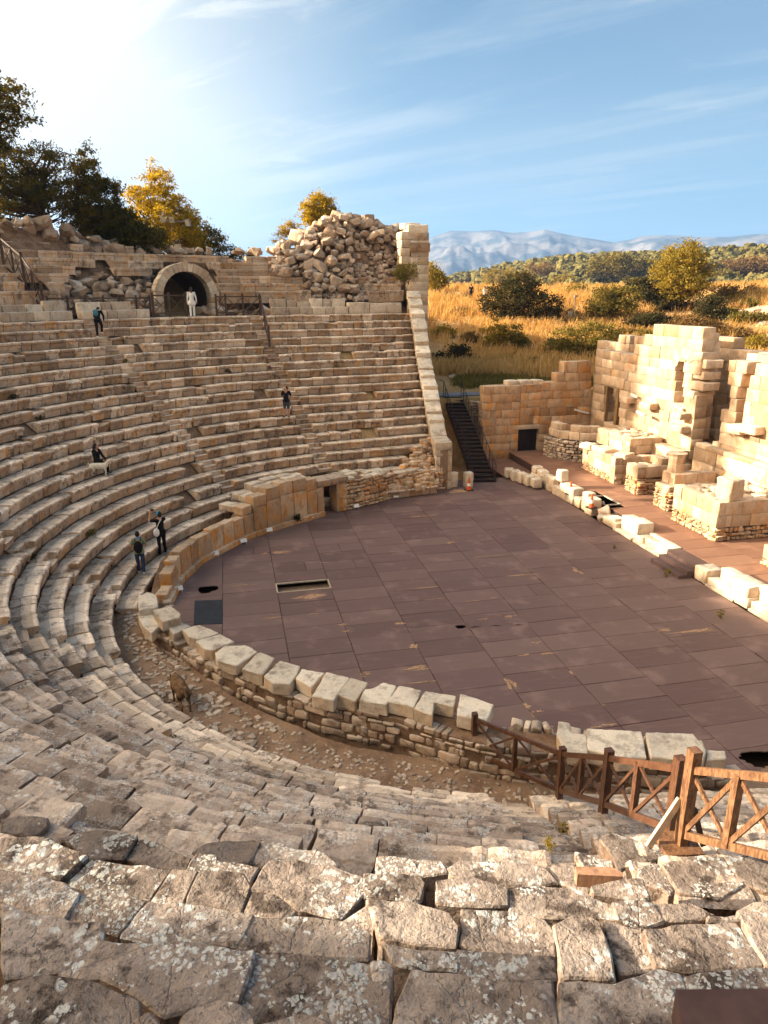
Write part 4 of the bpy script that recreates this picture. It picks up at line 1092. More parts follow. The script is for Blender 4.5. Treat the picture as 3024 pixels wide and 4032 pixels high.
# solid heart of the heap by the tower and of the left crest
def heapmesh():
    mb=MB(); S_=np.linspace(az_s2(560,30),PH+.40,44); R2=np.linspace(RU+.2,RU+8.5,26); V=[]
    pxs=[proj((*path(30,s),12.))[0]*.548611 for s in S_]
    for r in R2:
        x,y=path(r,S_); z=np.array([10.2+(np.interp(p,cpx,cpz)-1.05-10.2)*smooth(RU+.3,RU+4.2,r)*smooth(RU+9.5,RU+6.5,r)-1.2*smooth(610,570,p) for p in pxs]); V.append(np.stack([x,y,z+fbm(np.stack([x,y,0*x],-1),1.2,8)*.3],-1))
    V=np.array(V); idx=np.arange(V.shape[0]*V.shape[1]).reshape(V.shape[:2]); F=np.stack([idx[:-1,:-1],idx[:-1,1:],idx[1:,1:],idx[1:,:-1]],-1).reshape(-1,4)
    mb.add(V.reshape(-1,3),F.tolist()); mb.build('rubble_mound',M_mortar,smooth=True,kind='structure')
heapmesh()
LB1='rough pale boulder in the big tumbled heap beside the square pier'; G1='boulders of the heap beside the pier'
pts=[]
for _ in range(148):
    for tr in range(60):
        px=rng.uniform(596,866); f=rng.random(); f=.55+.45*f if px>765 else f; r=RU+.3+f*4.2
        z=10.65+(np.interp(px,cpx,cpz)-.35-10.65)*float(smooth(RU,RU+3.8,r))
        if px>765 and r<RU+2.6: continue
        if px<660 and r<RU+1.5: continue
        s=az_s2(px,r); x,y=path(r,s); sz=rng.uniform(.5,1.15)
        if all((x-a)**2+(y-b)**2+(z-c)**2>(.36*(sz+d))**2 for a,b,c,d in pts): break
    pts.append((x,y,z,sz)); boulder((x,y,z+sz*.12),sz,LB1,G1)
for px,sz,dz in [(738,1.7,.3),(788,1.6,.3),(690,1.0,.1),(665,1.3,.2),(765,1.2,.1),(835,1.5,.35),(850,1.1,.2),(815,1.2,.2),(655,1.7,-.3)]:
    r=RU+4.2; s=az_s2(px,r); x,y=path(r,s); z=float(np.interp(px,cpx,cpz)); boulder((x,y,z-sz*.25+dz*.2),sz,'big boulder crowning the skyline of the heap beside the square pier','skyline boulders of the heap')
LB2='rounded boulder along the broken top edge of the upper rows, left of the arch'; G2='boulders along the left crest'
pts=[]
for _ in range(50):
    for tr in range(30):
        px=rng.uniform(-40,330); r=RU+4.6+rng.uniform(0,2.2); top=np.interp(px,cpx,cpz); z=max(13.3,top-rng.uniform(.15,.9))
        s=az_s2(px,r); x,y=path(r,s); sz=rng.uniform(.6,1.35)
        if all((x-a)**2+(y-b)**2+(z-c)**2>(.38*(sz+d))**2 for a,b,c,d in pts): break
    pts.append((x,y,z,sz)); boulder((x,y,z),sz,LB2,G2)
LB3='loose boulder fallen among the broken seats left of the arch'; G3='boulders fallen left of the arch'
pts=[]
for _ in range(42):
    for tr in range(30):
        px=rng.uniform(120,335); r=RU+rng.uniform(-.5,3.0); z=9.6+.47*max(0,(r-RU+.4))/.75
        s=az_s2(px,r); x,y=path(r,s); sz=rng.uniform(.4,1.1)
        if all((x-a)**2+(y-b)**2+(z-c)**2>(.40*(sz+d))**2 for a,b,c,d in pts): break
    pts.append((x,y,z,sz)); boulder((x,y,z+.1),sz,LB3,G3)
LB4='small boulder on the skyline between the arch and the big heap'; G4='boulders on the middle skyline'
for _ in range(26):
    px=rng.uniform(335,620); r=RU+5.2+rng.uniform(-.4,.9); s=az_s2(px,r); x,y=path(r,s); sz=rng.uniform(.35,.9); boulder((x,y,13.35+sz*.2+(px>500)*.1),sz,LB4,G4)
LB5='block of stone tumbled behind the fence right of the arch'; G5='blocks right of the arch'
for _ in range(12):
    px=rng.uniform(440,585); r=RU-rng.uniform(.1,.9); s=az_s2(px,r); x,y=path(r,s); sz=rng.uniform(.5,.95); boulder((x,y,ZD+sz*.25),sz,LB5,G5)
LB6='boulder lying inside the mouth of the dark passage'; G6='boulders in the passage mouth'
for k in range(5):
    px=430+k*6; r=RU+.5+.2*k; s=az_s2(px,r); x,y=path(r,s); boulder((x,y,ZD+.25),rng.uniform(.6,.95),LB6,G6)
# small stones filling the heaps: nobody could count them
mb=MB()
for _ in range(1300):
    if rng.random()<.6: px=rng.uniform(585,868); r=RU+.2+rng.random()*4.6; z=10.2+(np.interp(px,cpx,cpz)-1.05-10.2)*float(smooth(RU+.3,RU+4.2,r))
    else: px=rng.uniform(60,335); r=RU+rng.uniform(-.3,5.5); z=9.5+max(0,(r-RU-.7))*.72
    s=az_s2(px,r); x,y=path(r,s); d=rng.uniform(.15,.42); rblock(mb,(x,y,z+rng.uniform(0,.25)),d*1.3,d,d*.8,M=np.array(Matrix.Rotation(rng.uniform(0,6),3,'Z')@Matrix.Rotation(rng.uniform(-.7,.7),3,'X')),t=float(rng.uniform(.2,.9)),t2=float(rng.uniform(0,1)),rough=d*.16,bev=d*.2,n=(3,3,3))
mb.build('small_rubble',M_rub,smooth=True,kind='stuff',label='small broken stones and grit filling the rubble heaps of the upper bank')
# square pier at the outer corner
pr_=thing('corner_pier','tall square pier of big squared blocks at the top of the end wall','pier')
mb=MB(); z=7.0; yP=31.6
xl,xr=atY(OV(886,600),yP)[0],atY(OV(925,600),yP)[0]; xl2=atY(OV(852,600),yP)[0]
k=0
while z<14.3:
    h=float(rng.uniform(.5,.62)); 
    if k%2: rblock(mb,((xl+xr)/2,yP+.7,z+h/2),xr-xl-.01,1.6,h-.012,0,float(rng.uniform(.2,.7)),float(rng.uniform(.5,1)),rough=.02,bev=.03,n=(5,5,3))
    else:
        m_=xl+(xr-xl)*.45; rblock(mb,((xl+m_)/2,yP+.7,z+h/2),m_-xl-.01,1.6,h-.012,0,float(rng.uniform(.3,.9)),float(rng.uniform(.2,1)),rough=.02,bev=.03,n=(4,5,3)); rblock(mb,((xr+m_)/2,yP+.7,z+h/2),xr-m_-.01,1.6,h-.012,0,float(rng.uniform(.2,.8)),float(rng.uniform(.2,1)),rough=.02,bev=.03,n=(4,5,3))
    z+=h;k+=1
mb.build('pier_blocks',M_pale,pr_,smooth=True)
mb=MB(); z=12.6
while z<14.6:
    h=.55; rblock(mb,(xl-.36,yP+.5,z+h/2),.74*rng.uniform(.9,1.04),1.2,h-.02,rng.normal(0,.05),float(rng.uniform(.4,.9)),.5,rough=.04,bev=.06,n=(4,4,3)); z+=h
mb.build('side_blocks',M_pale,pr_,smooth=True)
mb=MB(); rblock(mb,((xl+xr)/2-.15,yP+.7,14.95),1.5,1.5,.6,.05,.9,.2,rough=.06,bev=.1,n=(6,5,4)); rblock(mb,((xl+xr)/2-.5,yP+.9,15.2),1.2,1.1,.4,.1,.8,.2,rough=.06,bev=.1,n=(6,5,4)); mb.build('cap_block',M_pale,pr_,smooth=True)
mb=MB(); rblock(mb,((xl+xr)/2,yP+.68,13.75),xr-xl+.12,1.75,.62,0,.0,1.,rough=.02,bev=.03,n=(5,5,3)); mb.build('dark_course',M_seat,pr_,smooth=True)
#@@STAGE

# ------------------------------------------------------------------ squared-block walls
def inpoly(x,y,P):
    c=False; n=len(P); j=n-1
    for i in range(n):
        if (P[i][1]>y)!=(P[j][1]>y) and x<(P[j][0]-P[i][0])*(y-P[i][1])/(P[j][1]-P[i][1])+P[i][0]: c=not c
        j=i
    return c
def ashlar(mb,O,u,n,U,zb,zt,poly=None,holes=(),th=.7,ch=(.46,.62),bl=(.7,1.4),rough=.013,bev=.014,core=None,tb=.5,small=None):
    """O: origin xy, u: direction along the wall, n: direction into the wall; poly/holes: outline in photo pixels"""
    u=np.array(u,float);n=np.array(n,float); M=np.array([[u[0],n[0],0],[u[1],n[1],0],[0,0,1.]])
    z=zb; stp=.06
    while z<zt-.12:
        h=min(float(rng.uniform(*ch)),zt-z)
        if zt-z-h<.2: h=zt-z
        # stretches of this course that lie inside the outline and outside the openings
        runs=[]; a0=None; aa=np.arange(0,U+stp,stp)
        for a in aa:
            a=min(a,U); ok=True
            if poly is not None or holes:
                px=proj(np.array([O[0]+u[0]*a,O[1]+u[1]*a,z+h*.5]))
                if poly is not None: ok=inpoly(px[0],px[1],poly)
                for H in holes:
                    if ok and inpoly(px[0],px[1],H): ok=False
            if ok and a0 is None: a0=a
            if (not ok or a>=U) and a0 is not None:
                if a-a0>.16: runs.append((a0,a))
                a0=None
        for r0,r1 in runs:
            a=r0; first=rng.uniform(.45,1)
            while a<r1-.02:
                l=float(rng.uniform(*bl))*(first if a==r0 else 1); l=min(l,r1-a)
                if r1-a-l<.3: l=r1-a
                c=np.array([O[0]+u[0]*(a+l/2),O[1]+u[1]*(a+l/2),z+h/2]); th_=th*rng.uniform(.92,1.0)
                edge=(a==r0 or a+l>=r1-.01) and poly is not None
                rblock(mb,c+np.array([n[0],n[1],0])*(th_/2+rng.normal(0,.012)+(.05 if rng.random()<.07 else 0)),l-rng.uniform(.008,.022),th_,h-rng.uniform(.006,.018),M=M,t=float(np.clip(rng.normal(tb,.2),0,1)),t2=float(rng.uniform(0,1)),rough=rough*(1.7 if edge else 1),bev=bev*(2. if edge else 1),n=(5,3,4))
                a+=l
        z+=h
def quadpx(cv,pts): return [cv(*p) for p in pts]
YP,XF=23.2,16.5
# side wall with the small dark gate
sw=thing('side_entrance_wall','high squared-block wall with a low dark gate between the metal stairs and the stage building','wall')
x0=atY(qk(622,500),YP)[0]; x1=XF
pol=quadpx(qk,[(618,1200),(618,262),(820,262),(1112,250),(1112,240),(1165,238),(1222,240),(1222,180),(1282,118),(1292,60),(1370,62),(1400,8),(1510,5),(1510,1200)])
gx0,gx1=atY(qk(912,700),YP)[0],atY(qk(1076,700),YP)[0]; gz=atY(qk(1000,603),YP)[2]
hole=[proj((gx0,YP,0))[:2],proj((gx0,YP,gz+.05))[:2],proj((gx1,YP,gz+.05))[:2],proj((gx1,YP,0))[:2]]
mb=MB()
ashlar(mb,(x0,YP),(1,0),(0,1),gx0-x0,0,6.3,pol,th=.8,ch=(.5,.62),bl=(.8,1.5)); ashlar(mb,(gx1,YP),(1,0),(0,1),x1-gx1,0,6.3,pol,th=.8,ch=(.5,.62),bl=(.7,1.3)); ashlar(mb,(gx0,YP),(1,0),(0,1),gx1-gx0,gz+.3,6.3,pol,th=.8,bl=(.6,1.2))
mb.build('wall_blocks',M_wall,sw,smooth=True)
mb=MB(); rblock(mb,((gx0+gx1)/2+.1,YP+.4,gz+.16),gx1-gx0+.7,.82,.30,0,.5,.4,rough=.03,bev=.04,n=(8,4,3)); mb.build('lintel',M_pale,sw,smooth=True)
mb=MB(); box(mb,((gx0+gx1)/2,YP+.35,gz/2),gx1-gx0,.06,gz)
for k in range(9): box(mb,(gx0+(gx1-gx0)*(k+.5)/9,YP+.31,gz/2),.05,.05,gz-.04)
mb.build('gate',plain('dark_gate',(.02,.012,.012),.6),sw)
mb=MB()
for a,b in ((815,915),(920,1020),(1028,1112)):
    A_,B_=atY(qk(a,220),YP+.5)[0],atY(qk(b,220),YP+.5)[0]; z=4.55; rblock(mb,((A_+B_)/2,YP+.7,z+.3),B_-A_-.03,.7,.52,rng.normal(0,.03),.6,.3,rough=.04,bev=.08,n=(5,4,4))
mb.build('top_boulder',M_pale,sw,smooth=True)
mb=MB(); box(mb,((x0+x1)/2,YP+.62,1.9),x1-x0-.2,.3,3.8); mb.build('wall_core',M_mortar,sw)
box_=None
# facade of the stage building
fa=thing('stage_facade','tall ruined facade of squared limestone with a broken arched niche and a propped doorway','ruin')
pol=quadpx(qm,[(190,1200),(200,330),(255,325),(258,250),(300,262),(565,262),(568,240),(600,205),(640,200),(650,165),(718,160),(722,92),(905,105),(1125,130),(1125,205),(1110,250),(1130,300),(1168,400),(1168,425),(1030,430),(1035,650),(1165,670),(1150,1200)])
yl=YP; yr=atX(qm(1045,900),XF)[1]
nich=quadpx(qm,[(893,740),(897,400),(915,345),(950,325),(985,345),(968,400),(970,740)])
dr=quadpx(qm,[(318,870),(318,560),(440,575),(440,870)])
mb=MB()
nO=(1,0); ashlar(mb,(XF,yl),(0,-1),nO,yl-yr,.45,9.2,pol,holes=[nich,dr],th=.75,ch=(.50,.62),bl=(.8,1.35))
mb.build('facade_blocks',M_stage,fa,smooth=True)
# deeper layer so openings show a back
mb=MB(); y_a,y_b=atX(qm(893,600),XF)[1],atX(qm(985,600),XF)[1]
ashlar(mb,(XF+1.0,y_a+.4),(0,-1),nO,y_a-y_b+.8,3,8.2,None,th=.5); mb.build('niche_back',M_stage,fa,smooth=True)
mb=MB(); yd0,yd1=atX(qm(318,700),XF)[1],atX(qm(440,700),XF)[1]; ashlar(mb,(XF+1.3,yd0+.5),(0,-1),nO,yd0-yd1+1.2,.45,5.2,None,th=.5); mb.build('doorway_back',M_stage,fa,smooth=True)
for yy,w_ in ((yd0-.12,.16),(yd1+.35,.3)):
    mb=MB(); box(mb,(XF+.15,yy,3.55),.2,w_,2.5); mb.build('wooden_prop',wood('prop_wood%d'%int(w_*100),(.16,.09,.04),(.30,.19,.09)) ,fa)
mb=MB(); z=atX(qm(380,520),XF)[2]; rblock(mb,(XF+.35,(yd0+yd1)/2,z),.85,yd0-yd1+.9,.6,0,.6,.4,rough=.04,bev=.06,n=(4,8,4)); mb.build('lintel',M_stage,fa,smooth=True)
# end pier of the facade, with the broken arch springing above
mb=MB(); yk=yr; zt=atX(qm(1045,670),XF)[2]
x_r=atY(qm(1172,780),yk)[0]
ashlar(mb,(XF,yk),(1,0),(0,1),max(.9,x_r-XF),.45,zt,None,th=.75,ch=(.5,.6)); mb.build('end_pier',M_stage,fa,smooth=True)
mb=MB()
for (a,b,c,d,dx) in [(985,300,1135,330,0),(1015,320,1165,425,.1),(1035,425,1145,515,.1),(975,515,1140,590,.0),(975,590,1080,665,0),(905,110,1125,205,.2),(1000,205,1110,250,.3),(1005,245,1130,310,.1)]:
    P0=atX(qm(a,b),XF+.1+dx); P1=atX(qm(c,d),XF+.1+dx); rblock(mb,(XF+.5+dx,(P0[1]+P1[1])/2,(P0[2]+P1[2])/2),1.0,abs(P0[1]-P1[1])-.02,max(.4,abs(P0[2]-P1[2])-.1),rng.normal(0,.04),float(rng.uniform(.4,.9)),.3,rough=.04,bev=.05,n=(5,4,4))
mb.build('arch_blocks',M_stage,fa,smooth=True)
# voussoirs over the niche
yc=(y_a+y_b)/2; rn=(y_a-y_b)/2; zc_=atX(qm(935,400),XF)[2]
for k in range(6):
    a0=math.pi*(k)/7; a1=math.pi*(k+1)/7; V=[]
    for d in (-.02,.7):
        for rr_,aa in ((rn,a0),(rn+.55,a0),(rn+.55,a1-.02),(rn,a1-.02)): V.append((XF+d,yc+rr_*math.cos(aa),zc_+rr_*math.sin(aa)))
    mb=MB(); mb.add(V,[(3,2,1,0),(4,5,6,7),(1,5,4,0),(2,6,5,1),(3,7,6,2),(0,4,7,3)],float(rng.uniform(.4,.9)),.3); mb.build('voussoir',M_stage,fa)
# low ledge course in front of the facade
mb=MB()
ya_,yb_=atX(qm(385,800),XF-.8)[1],yr
ashlar(mb,(XF-.75,ya_),(0,-1),nO,ya_-yb_,.45,2.55,None,th=.7); mb.build('footing_course',M_stage,fa,smooth=True)
mb=MB()
for a,b,c in [(640,700,.9),(905,780,.7),(900,890,.8),(470,655,.8)]:
    P=atX(qm(a,b),XF-.5); rblock(mb,(XF-.25,P[1]-.3,P[2]-.1),.8,c,.34,rng.normal(0,.06),.6,.3,rough=.04,bev=.06,n=(4,4,3))
mb.build('corbel_block',M_stage,fa,smooth=True)
# right facade beyond the passage
fr=thing('right_facade','sunlit right part of the stage building with a tall arched niche at the picture edge','ruin')
y0=atX(qm(1290,760),XF)[1]; y1=y0-7.5
pol=quadpx(qm,[(1185,1400),(1200,1030),(1255,1020),(1265,800),(1300,725),(1345,720),(1345,600),(1385,580),(1340,560),(1320,420),(1350,330),(1380,300),(1660,320),(2100,330),(2100,1600),(1185,1600)])
nich=quadpx(qm,[(1390,875),(1400,600),(1430,520),(1445,440),(1500,400),(1560,410),(1545,470),(1480,560),(1470,640),(1445,870)])
mb=MB(); ashlar(mb,(XF,y0+.9),(0,-1),nO,8.4,.45,8.3,pol,holes=[nich],th=.9,ch=(.52,.66),bl=(.8,1.5)); mb.build('facade_blocks',M_stage,fr,smooth=True)
mb=MB(); ashlar(mb,(XF+.75,y0-.2),(0,-1),nO,4.5,2.,7.8,None,th=.5); mb.build('niche_back',M_stage,fr,smooth=True)
mb=MB(); ashlar(mb,(XF-.45,y0+1.2),(0,-1),nO,8.4,.45,3.2,None,th=.6,ch=(.55,.7)); mb.build('footing_course',M_stage,fr,smooth=True)
mb=MB(); 
for a,b in [(1345,880),(1465,880)]:
    P=atX(qm(a,b),XF-.3); rblock(mb,(XF-.1,P[1]-.5,P[2]-.1),.9,1.0,.4,0,.8,.3,rough=.04,bev=.06,n=(4,4,3))
mb.build('corbel_block',M_stage,fr,smooth=True)
# back wall with the square doorway, seen through the gap
bw=thing('back_wall','back wall of the stage building with a tall square doorway under a long lintel, seen through the gap','ruin')
XB=19.4
pol=quadpx(qm,[(1050,1300),(1100,150),(1130,150),(1345,175),(1378,215),(1370,245),(1560,250),(1568,300),(2200,330),(2200,1400),(1050,1400)])
dr=quadpx(qm,[(1225,1400),(1225,350),(1330,365),(1330,1400)])
yb0=atX(qm(1020,400),XB)[1]
mb=MB(); ashlar(mb,(XB,yb0+.6),(0,-1),nO,yb0-5,.2,9,pol,holes=[dr],th=.8,ch=(.55,.75),bl=(.9,1.6)); mb.build('wall_blocks',M_stage,bw,smooth=True)
mb=MB(); P0=atX(qm(1215,340),XB); P1=atX(qm(1340,345),XB)
yb=(P0[1]+P1[1])/2; ashlar(mb,(XB+1.6,yb+1.6),(0,-1),nO,3.,.2,P0[2],None,th=.5); mb.build('door_back',M_stage,bw,smooth=True)
# far left continuation behind the facade
rw=thing('rear_wall','pale rear wall whose top shows behind the left part of the facade','ruin')
XR=18.6; pol=quadpx(qm,[(250,900),(255,262),(260,218),(330,212),(440,222),(440,172),(520,170),(525,205),(560,205),(562,145),(715,142),(715,900)])
ya_=atX(qm(245,300),XR)[1]; mb=MB(); ashlar(mb,(XR,ya_),(0,-1),nO,ya_-atX(qm(720,300),XR)[1],3.5,9,pol,th=.7); mb.build('wall_blocks',M_stage,rw,smooth=True)

# podiums in front of the facade
def podium(name,label,x0,x1,y0,y1,z0,z1,mt=M_stage,brick=0.,top=True,skipback=True,ch=(.45,.58),bl=(.6,1.1),parent=None,rough=.022,drop=None):
    root=parent or thing(name,label,'ruin'); mb=MB()
    ashlar(mb,(x0,y1),(0,-1),(1,0),y1-y0,z0+brick,z1,drop,th=.5,ch=ch,bl=bl,rough=rough)
    ashlar(mb,(x0,y0),(1,0),(0,1),x1-x0,z0+(brick if brick>.5 else 0),z1,drop,th=.5,ch=ch,bl=bl,rough=rough)
    mb.build('wall_blocks',mt,root,smooth=True)
    if brick:
        mb=MB(); fA=lambda s:(np.array([x0+.04,y1-s]),-math.pi/2,z1)
        rubble_face(mb,fA,y1-y0,z0,lambda s:z0+brick*(1+.12*math.sin(s*3)),.4,.06,.32,.2,big=.1,out=1)
        if brick>.5:
            fB=lambda s:(np.array([x0+s,y0+.02]),0.,z1); rubble_face(mb,fB,(x1-x0)*.55,z0,lambda s:z0+brick*(1-.3*s/(x1-x0)),.4,.06,.35,.2,out=1)
        mb.build('brick_footing',M_wall,root,smooth=True)
    mb=MB(); box(mb,((x0+x1)/2+.15,(y0+y1)/2+.15,(z0+z1)/2-.12),x1-x0-.5,y1-y0-.5,z1-z0-.2); mb.build('core',M_mortar,root)
    if top:
        mb=MB()
        for _ in range(int((x1-x0)*(y1-y0)*5)):
            d=rng.uniform(.15,.5); rblock(mb,(rng.uniform(x0+.3,x1),rng.uniform(y0+.2,y1-.2),z1-.18+rng.uniform(0,.08)),d*1.3,d,d*.6,rng.uniform(0,3),float(rng.uniform(.3,.9)),.4,rough=d*.12,bev=d*.2,n=(3,3,3))
        mb.build('top_rubble',M_rub,root,smooth=True)
    return root
A=podium('stage_podium','stepped stone podium nearest the low side gate with a smaller block tier on its top',13.15,16.3,13.97,17.7,.45,1.95,brick=.45)
podium('x','x',14.3,16.3,14.6,18.2,1.95,2.85,parent=A,top=True)
mb=MB(); rblock(mb,(13.3,17.3,1.95),.7,.9,.35,.3,.9,.2,rough=.06,bev=.1,n=(5,5,4)); rblock(mb,(13.5,15.9,2.0),.8,1.3,.3,.1,.8,.2,rough=.06,bev=.08,n=(5,5,4)); rblock(mb,(13.9,14.4,1.98),.9,.8,.28,.4,.8,.3,rough=.05,bev=.08,n=(5,5,4)); mb.build('loose_slab',M_stage,A,smooth=True)
B_=podium('stage_podium','narrow broken podium stepping up between two larger ones, brick end towards the floor',13.2,16.3,11.82,12.9,.45,1.95,brick=.9)
podium('x','x',14.6,16.0,11.9,13.0,1.9,2.3,parent=B_,top=False)
Cc_=podium('stage_podium','small broken podium of brick and stone with a round column drum on top',13.05,15.8,8.9,10.0,.45,1.65,brick=1.0)
podium('x','x',13.6,15.9,9.3,10.3,1.5,2.15,parent=Cc_,top=True)
mb=MB(); dx,dy=14.0,9.9; tube(mb,[(dx,dy,2.0),(dx,dy,2.35),(dx-.02,dy,2.6),(dx,dy,2.95),(dx,dy,3.1)],[.42,.36,.33,.4,.5],12); mb.build('column_drum',M_stage,Cc_)
Dd=podium('stage_podium','large sunlit podium with squared blocks above a rough brick footing and one upright stone',12.45,19.5,4.5,7.6,.45,2.2,brick=.62)
mb=MB(); rblock(mb,(13.2,4.95,2.65),.75,.85,.95,.1,.6,.5,rough=.06,bev=.1,n=(6,6,7)); mb.build('upright_stone',M_stage,Dd,smooth=True)
mb=MB(); tube(mb,[(15.0,4.7,2.2),(15.,4.7,2.35),(15,4.7,2.45)],[.1,.13,.05],8); mb.build('round_stone',M_rub,Dd)
Ee=podium('stage_podium','sunlit corner of another podium just inside the right edge of the picture',*(lambda P:(P[0],P[0]+3,P[1]-2.2,P[1],.45,1.3))(on(qh(1600,505),.45)),brick=.3)
# curved rubble apse between the gate wall and the first podium
ap=thing('rubble_apse','low curved apse of small courses carrying cut blocks, in the corner by the side gate','ruin')
cc=on(qk(1480,800),.45); mb=MB()
ca=(15.2,21.6); rA=2.3
fC=lambda s:(np.array([ca[0]+rA*math.cos(math.pi*.98+s/rA),ca[1]+rA*math.sin(math.pi*.98+s/rA)]),math.pi*.98+s/rA+math.pi/2,2.)
fC2=lambda s:(lambda c,a,z:(c,a+math.pi,z))(*fC(s))
rubble_face(mb,fC,rA*1.7,.45,lambda s:1.75,.5,.07,.38,.1,out=-1); mb.build('small_courses',M_rub,ap,smooth=True)
mb=MB(); tube(mb,[(*ca,.4),(*ca,1.7)],[rA-.25]*2,28); mb.build('core',M_mortar,ap)
mb=MB(); 
for k in range(6):
    a=math.pi*.98+k*.3; l=.66
    rblock(mb,(ca[0]+(rA-.35)*math.cos(a),ca[1]+(rA-.35)*math.sin(a),1.98),l,.6,.48,a+math.pi/2,float(rng.uniform(.4,.9)),.3,rough=.03,bev=.05,n=(5,4,4))
    if k!=2: rblock(mb,(ca[0]+(rA-.4)*math.cos(a),ca[1]+(rA-.4)*math.sin(a),2.43),l*.95,.5,.42,a+math.pi/2+.05,float(rng.uniform(.4,.9)),.3,rough=.03,bev=.05,n=(5,4,4))
mb.build('cut_blocks',M_stage,ap,smooth=True)

# ------------------------------------------------------------------ low wall along the edge of the floor
lw=thing('low_stage_wall','low broken wall of cut blocks along the right edge of the wooden floor, split by three steps','wall')
LWB=[(9.9,.75,1.5,2.2,0,.55),(9.98,.55,-.75,1.5,0,.3),(10.3,.42,-.1,1.25,.28,.78),(9.93,.78,-.75,.32,0,.42),(9.9,.85,-.72,.4,.42,.8),(10.05,.55,-2.15,-.75,0,.33),(10.32,.5,-2.15,-.55,.32,.82),(9.95,.75,-3.2,-2.2,0,.5),(10.75,.3,-3.2,-1.5,0,.42),(9.88,.25,-2.1,-.8,0,.1),(9.85,.25,-.1,1.45,0,.09),
 (10.0,.7,4.15,5.0,0,.48),(10.1,.45,4.95,6.3,0,.36),(9.85,.3,4.3,6.5,0,.1),(10.5,.35,4.2,6.4,0,.42),(9.98,.75,5.9,6.9,0,.36),(9.95,.8,6.3,7.2,.36,.85),(10.15,.6,7.1,8.0,0,.75),(9.85,.3,6.6,8.2,0,.12),(9.92,.75,8.0,9.3,0,.34),(10.0,.5,8.3,8.9,.34,.45)]
for x,wd,y0,y1,z0,z1 in LWB:
    mb=MB(); rblock(mb,(x+wd/2,(y0+y1)/2,(z0+z1)/2),wd,y1-y0-.03,z1-z0,rng.normal(0,.008),float(rng.uniform(.5,1)),float(rng.uniform(0,.5)),rough=.018,bev=.028,n=(5,6,4)); mb.build('cut_block',M_pale,lw,smooth=True)
y=10.2
while y<17.3:
    l=float(rng.uniform(.5,.85)); h=float(rng.uniform(.35,.5)); jx=rng.normal(0,.05)
    mb=MB(); rblock(mb,(10.2+jx,y+l/2,h/2),.65,l-.03,h,rng.normal(0,.06),float(rng.uniform(.3,.9)),.5,rough=.035,bev=.06,n=(5,5,4)); mb.build('cut_block',M_pale,lw,smooth=True)
    if rng.random()<.75:
        h2=float(rng.uniform(.3,.5)); mb=MB(); rblock(mb,(10.15+jx,y+l/2,h+h2/2),.6*rng.uniform(.8,1.1),l*rng.uniform(.7,1),h2,rng.normal(0,.1),float(rng.uniform(.5,1)),.3,rough=.04,bev=.08,n=(5,5,4)); mb.build('cut_block',M_pale,lw,smooth=True)
    if abs(y-14)<.4: mb=MB(); rblock(mb,(10.1,y+.3,1.15),.5,.5,.6,.1,.95,.2,rough=.04,bev=.08,n=(5,5,5)); mb.build('upright_block',M_pale,lw,smooth=True)
    y+=l
y=15.4
while y<18.2:                               # doubled run behind
    mb=MB(); rblock(mb,(9.35+(y-15.4)*-.25,y+.3,.35),.5,.55,.7*rng.uniform(.7,1),rng.normal(0,.1),.7,.4,rough=.04,bev=.07,n=(4,4,4)); mb.build('cut_block',M_pale,lw,smooth=True); y+=.62
for P,sz in [((10.35,9.9,.35),.8),((10.0,9.45,.2),.6),((10.6,9.5,.2),.5),((10.15,-3.75,.3),1.0),((10.25,-4.6,.15),.7),((10.4,-5.5,.2),.8)]:
    boulder(P,sz,'rounded boulder filling a gap in the low wall along the floor edge','boulders in the low wall')
st=thing('timber_steps','three dark plywood steps leading from the floor through the gap in the low wall','steps')
for k,(xa_,h) in enumerate(((9.25,.15),(9.6,.30),(9.95,.44))):
    mb=MB(); box(mb,(xa_+(10.72-xa_)/2,3.15,h/2),10.72-xa_,1.9-(.0+.004*k),h-.004*k); mb.build('step',floor_mat('step_ply%d'%k,(.06,.035,.034),(.11,.07,.065),(.15,.10,.09)),st)
# upright stones by the metal stairs
for (a,b,c,d),lb in zip([(350,420,940,1075),(478,545,935,1075)],['upright pale stone beside the end wall foot, left of the cone','upright squared stone between the cone and the metal stairs']):
    P0=on(qk(a,d),0);P1=on(qk(b,d),0); mb=MB(); w_=P1[0]-P0[0]; c_=(P0+P1)/2; rblock(mb,(0,0,.42),w_,.45,.86,.2,.8,.4,rough=.03,bev=.06,n=(5,4,7)); o=mb.build('upright_stone',M_pale,smooth=True,label=lb,cat='stone'); o.location=(c_[0],c_[1]+.2,0)

# ------------------------------------------------------------------ metal stairs
ms=thing('metal_stairs','dark metal staircase with barred railings rising beside the end wall to the grass terrace','stairs')
b0,b1=np.array([6.33,17.75]),np.array([7.62,17.5]); t0,t1_=np.array([7.2,26.9]),np.array([8.4,26.65]); ZT=3.8; NS=23
M_step=plain('step_metal',(.055,.035,.03),.5,.3,var=.3,vs=4); M_riser=plain('step_dark',(.012,.008,.008),.7)
for k in range(NS):
    f=(k+.5)/NS; a=b0+(t0-b0)*f; b=b1+(t1_-b1)*f; z=ZT*(k+1)/NS; c=(a+b)/2; dr_=(t0-b0)/np.linalg.norm(t0-b0)
    mb=MB(); box(mb,(c[0],c[1],z-.02),np.linalg.norm(b-a),.38,.035,math.atan2(*(b-a)[::-1])); mb.build('tread',M_step,ms)
mb=MB()
for k in range(NS):
    f=k/NS; a=b0+(t0-b0)*(f+.2/NS); b=b1+(t1_-b1)*(f+.2/NS); z=ZT*(k+.5)/NS; c=(a+b)/2; box(mb,(c[0],c[1],z),np.linalg.norm(b-a)-.02,.012,.16,math.atan2(*(b-a)[::-1]))
mb.build('riser_plates',M_riser,ms)
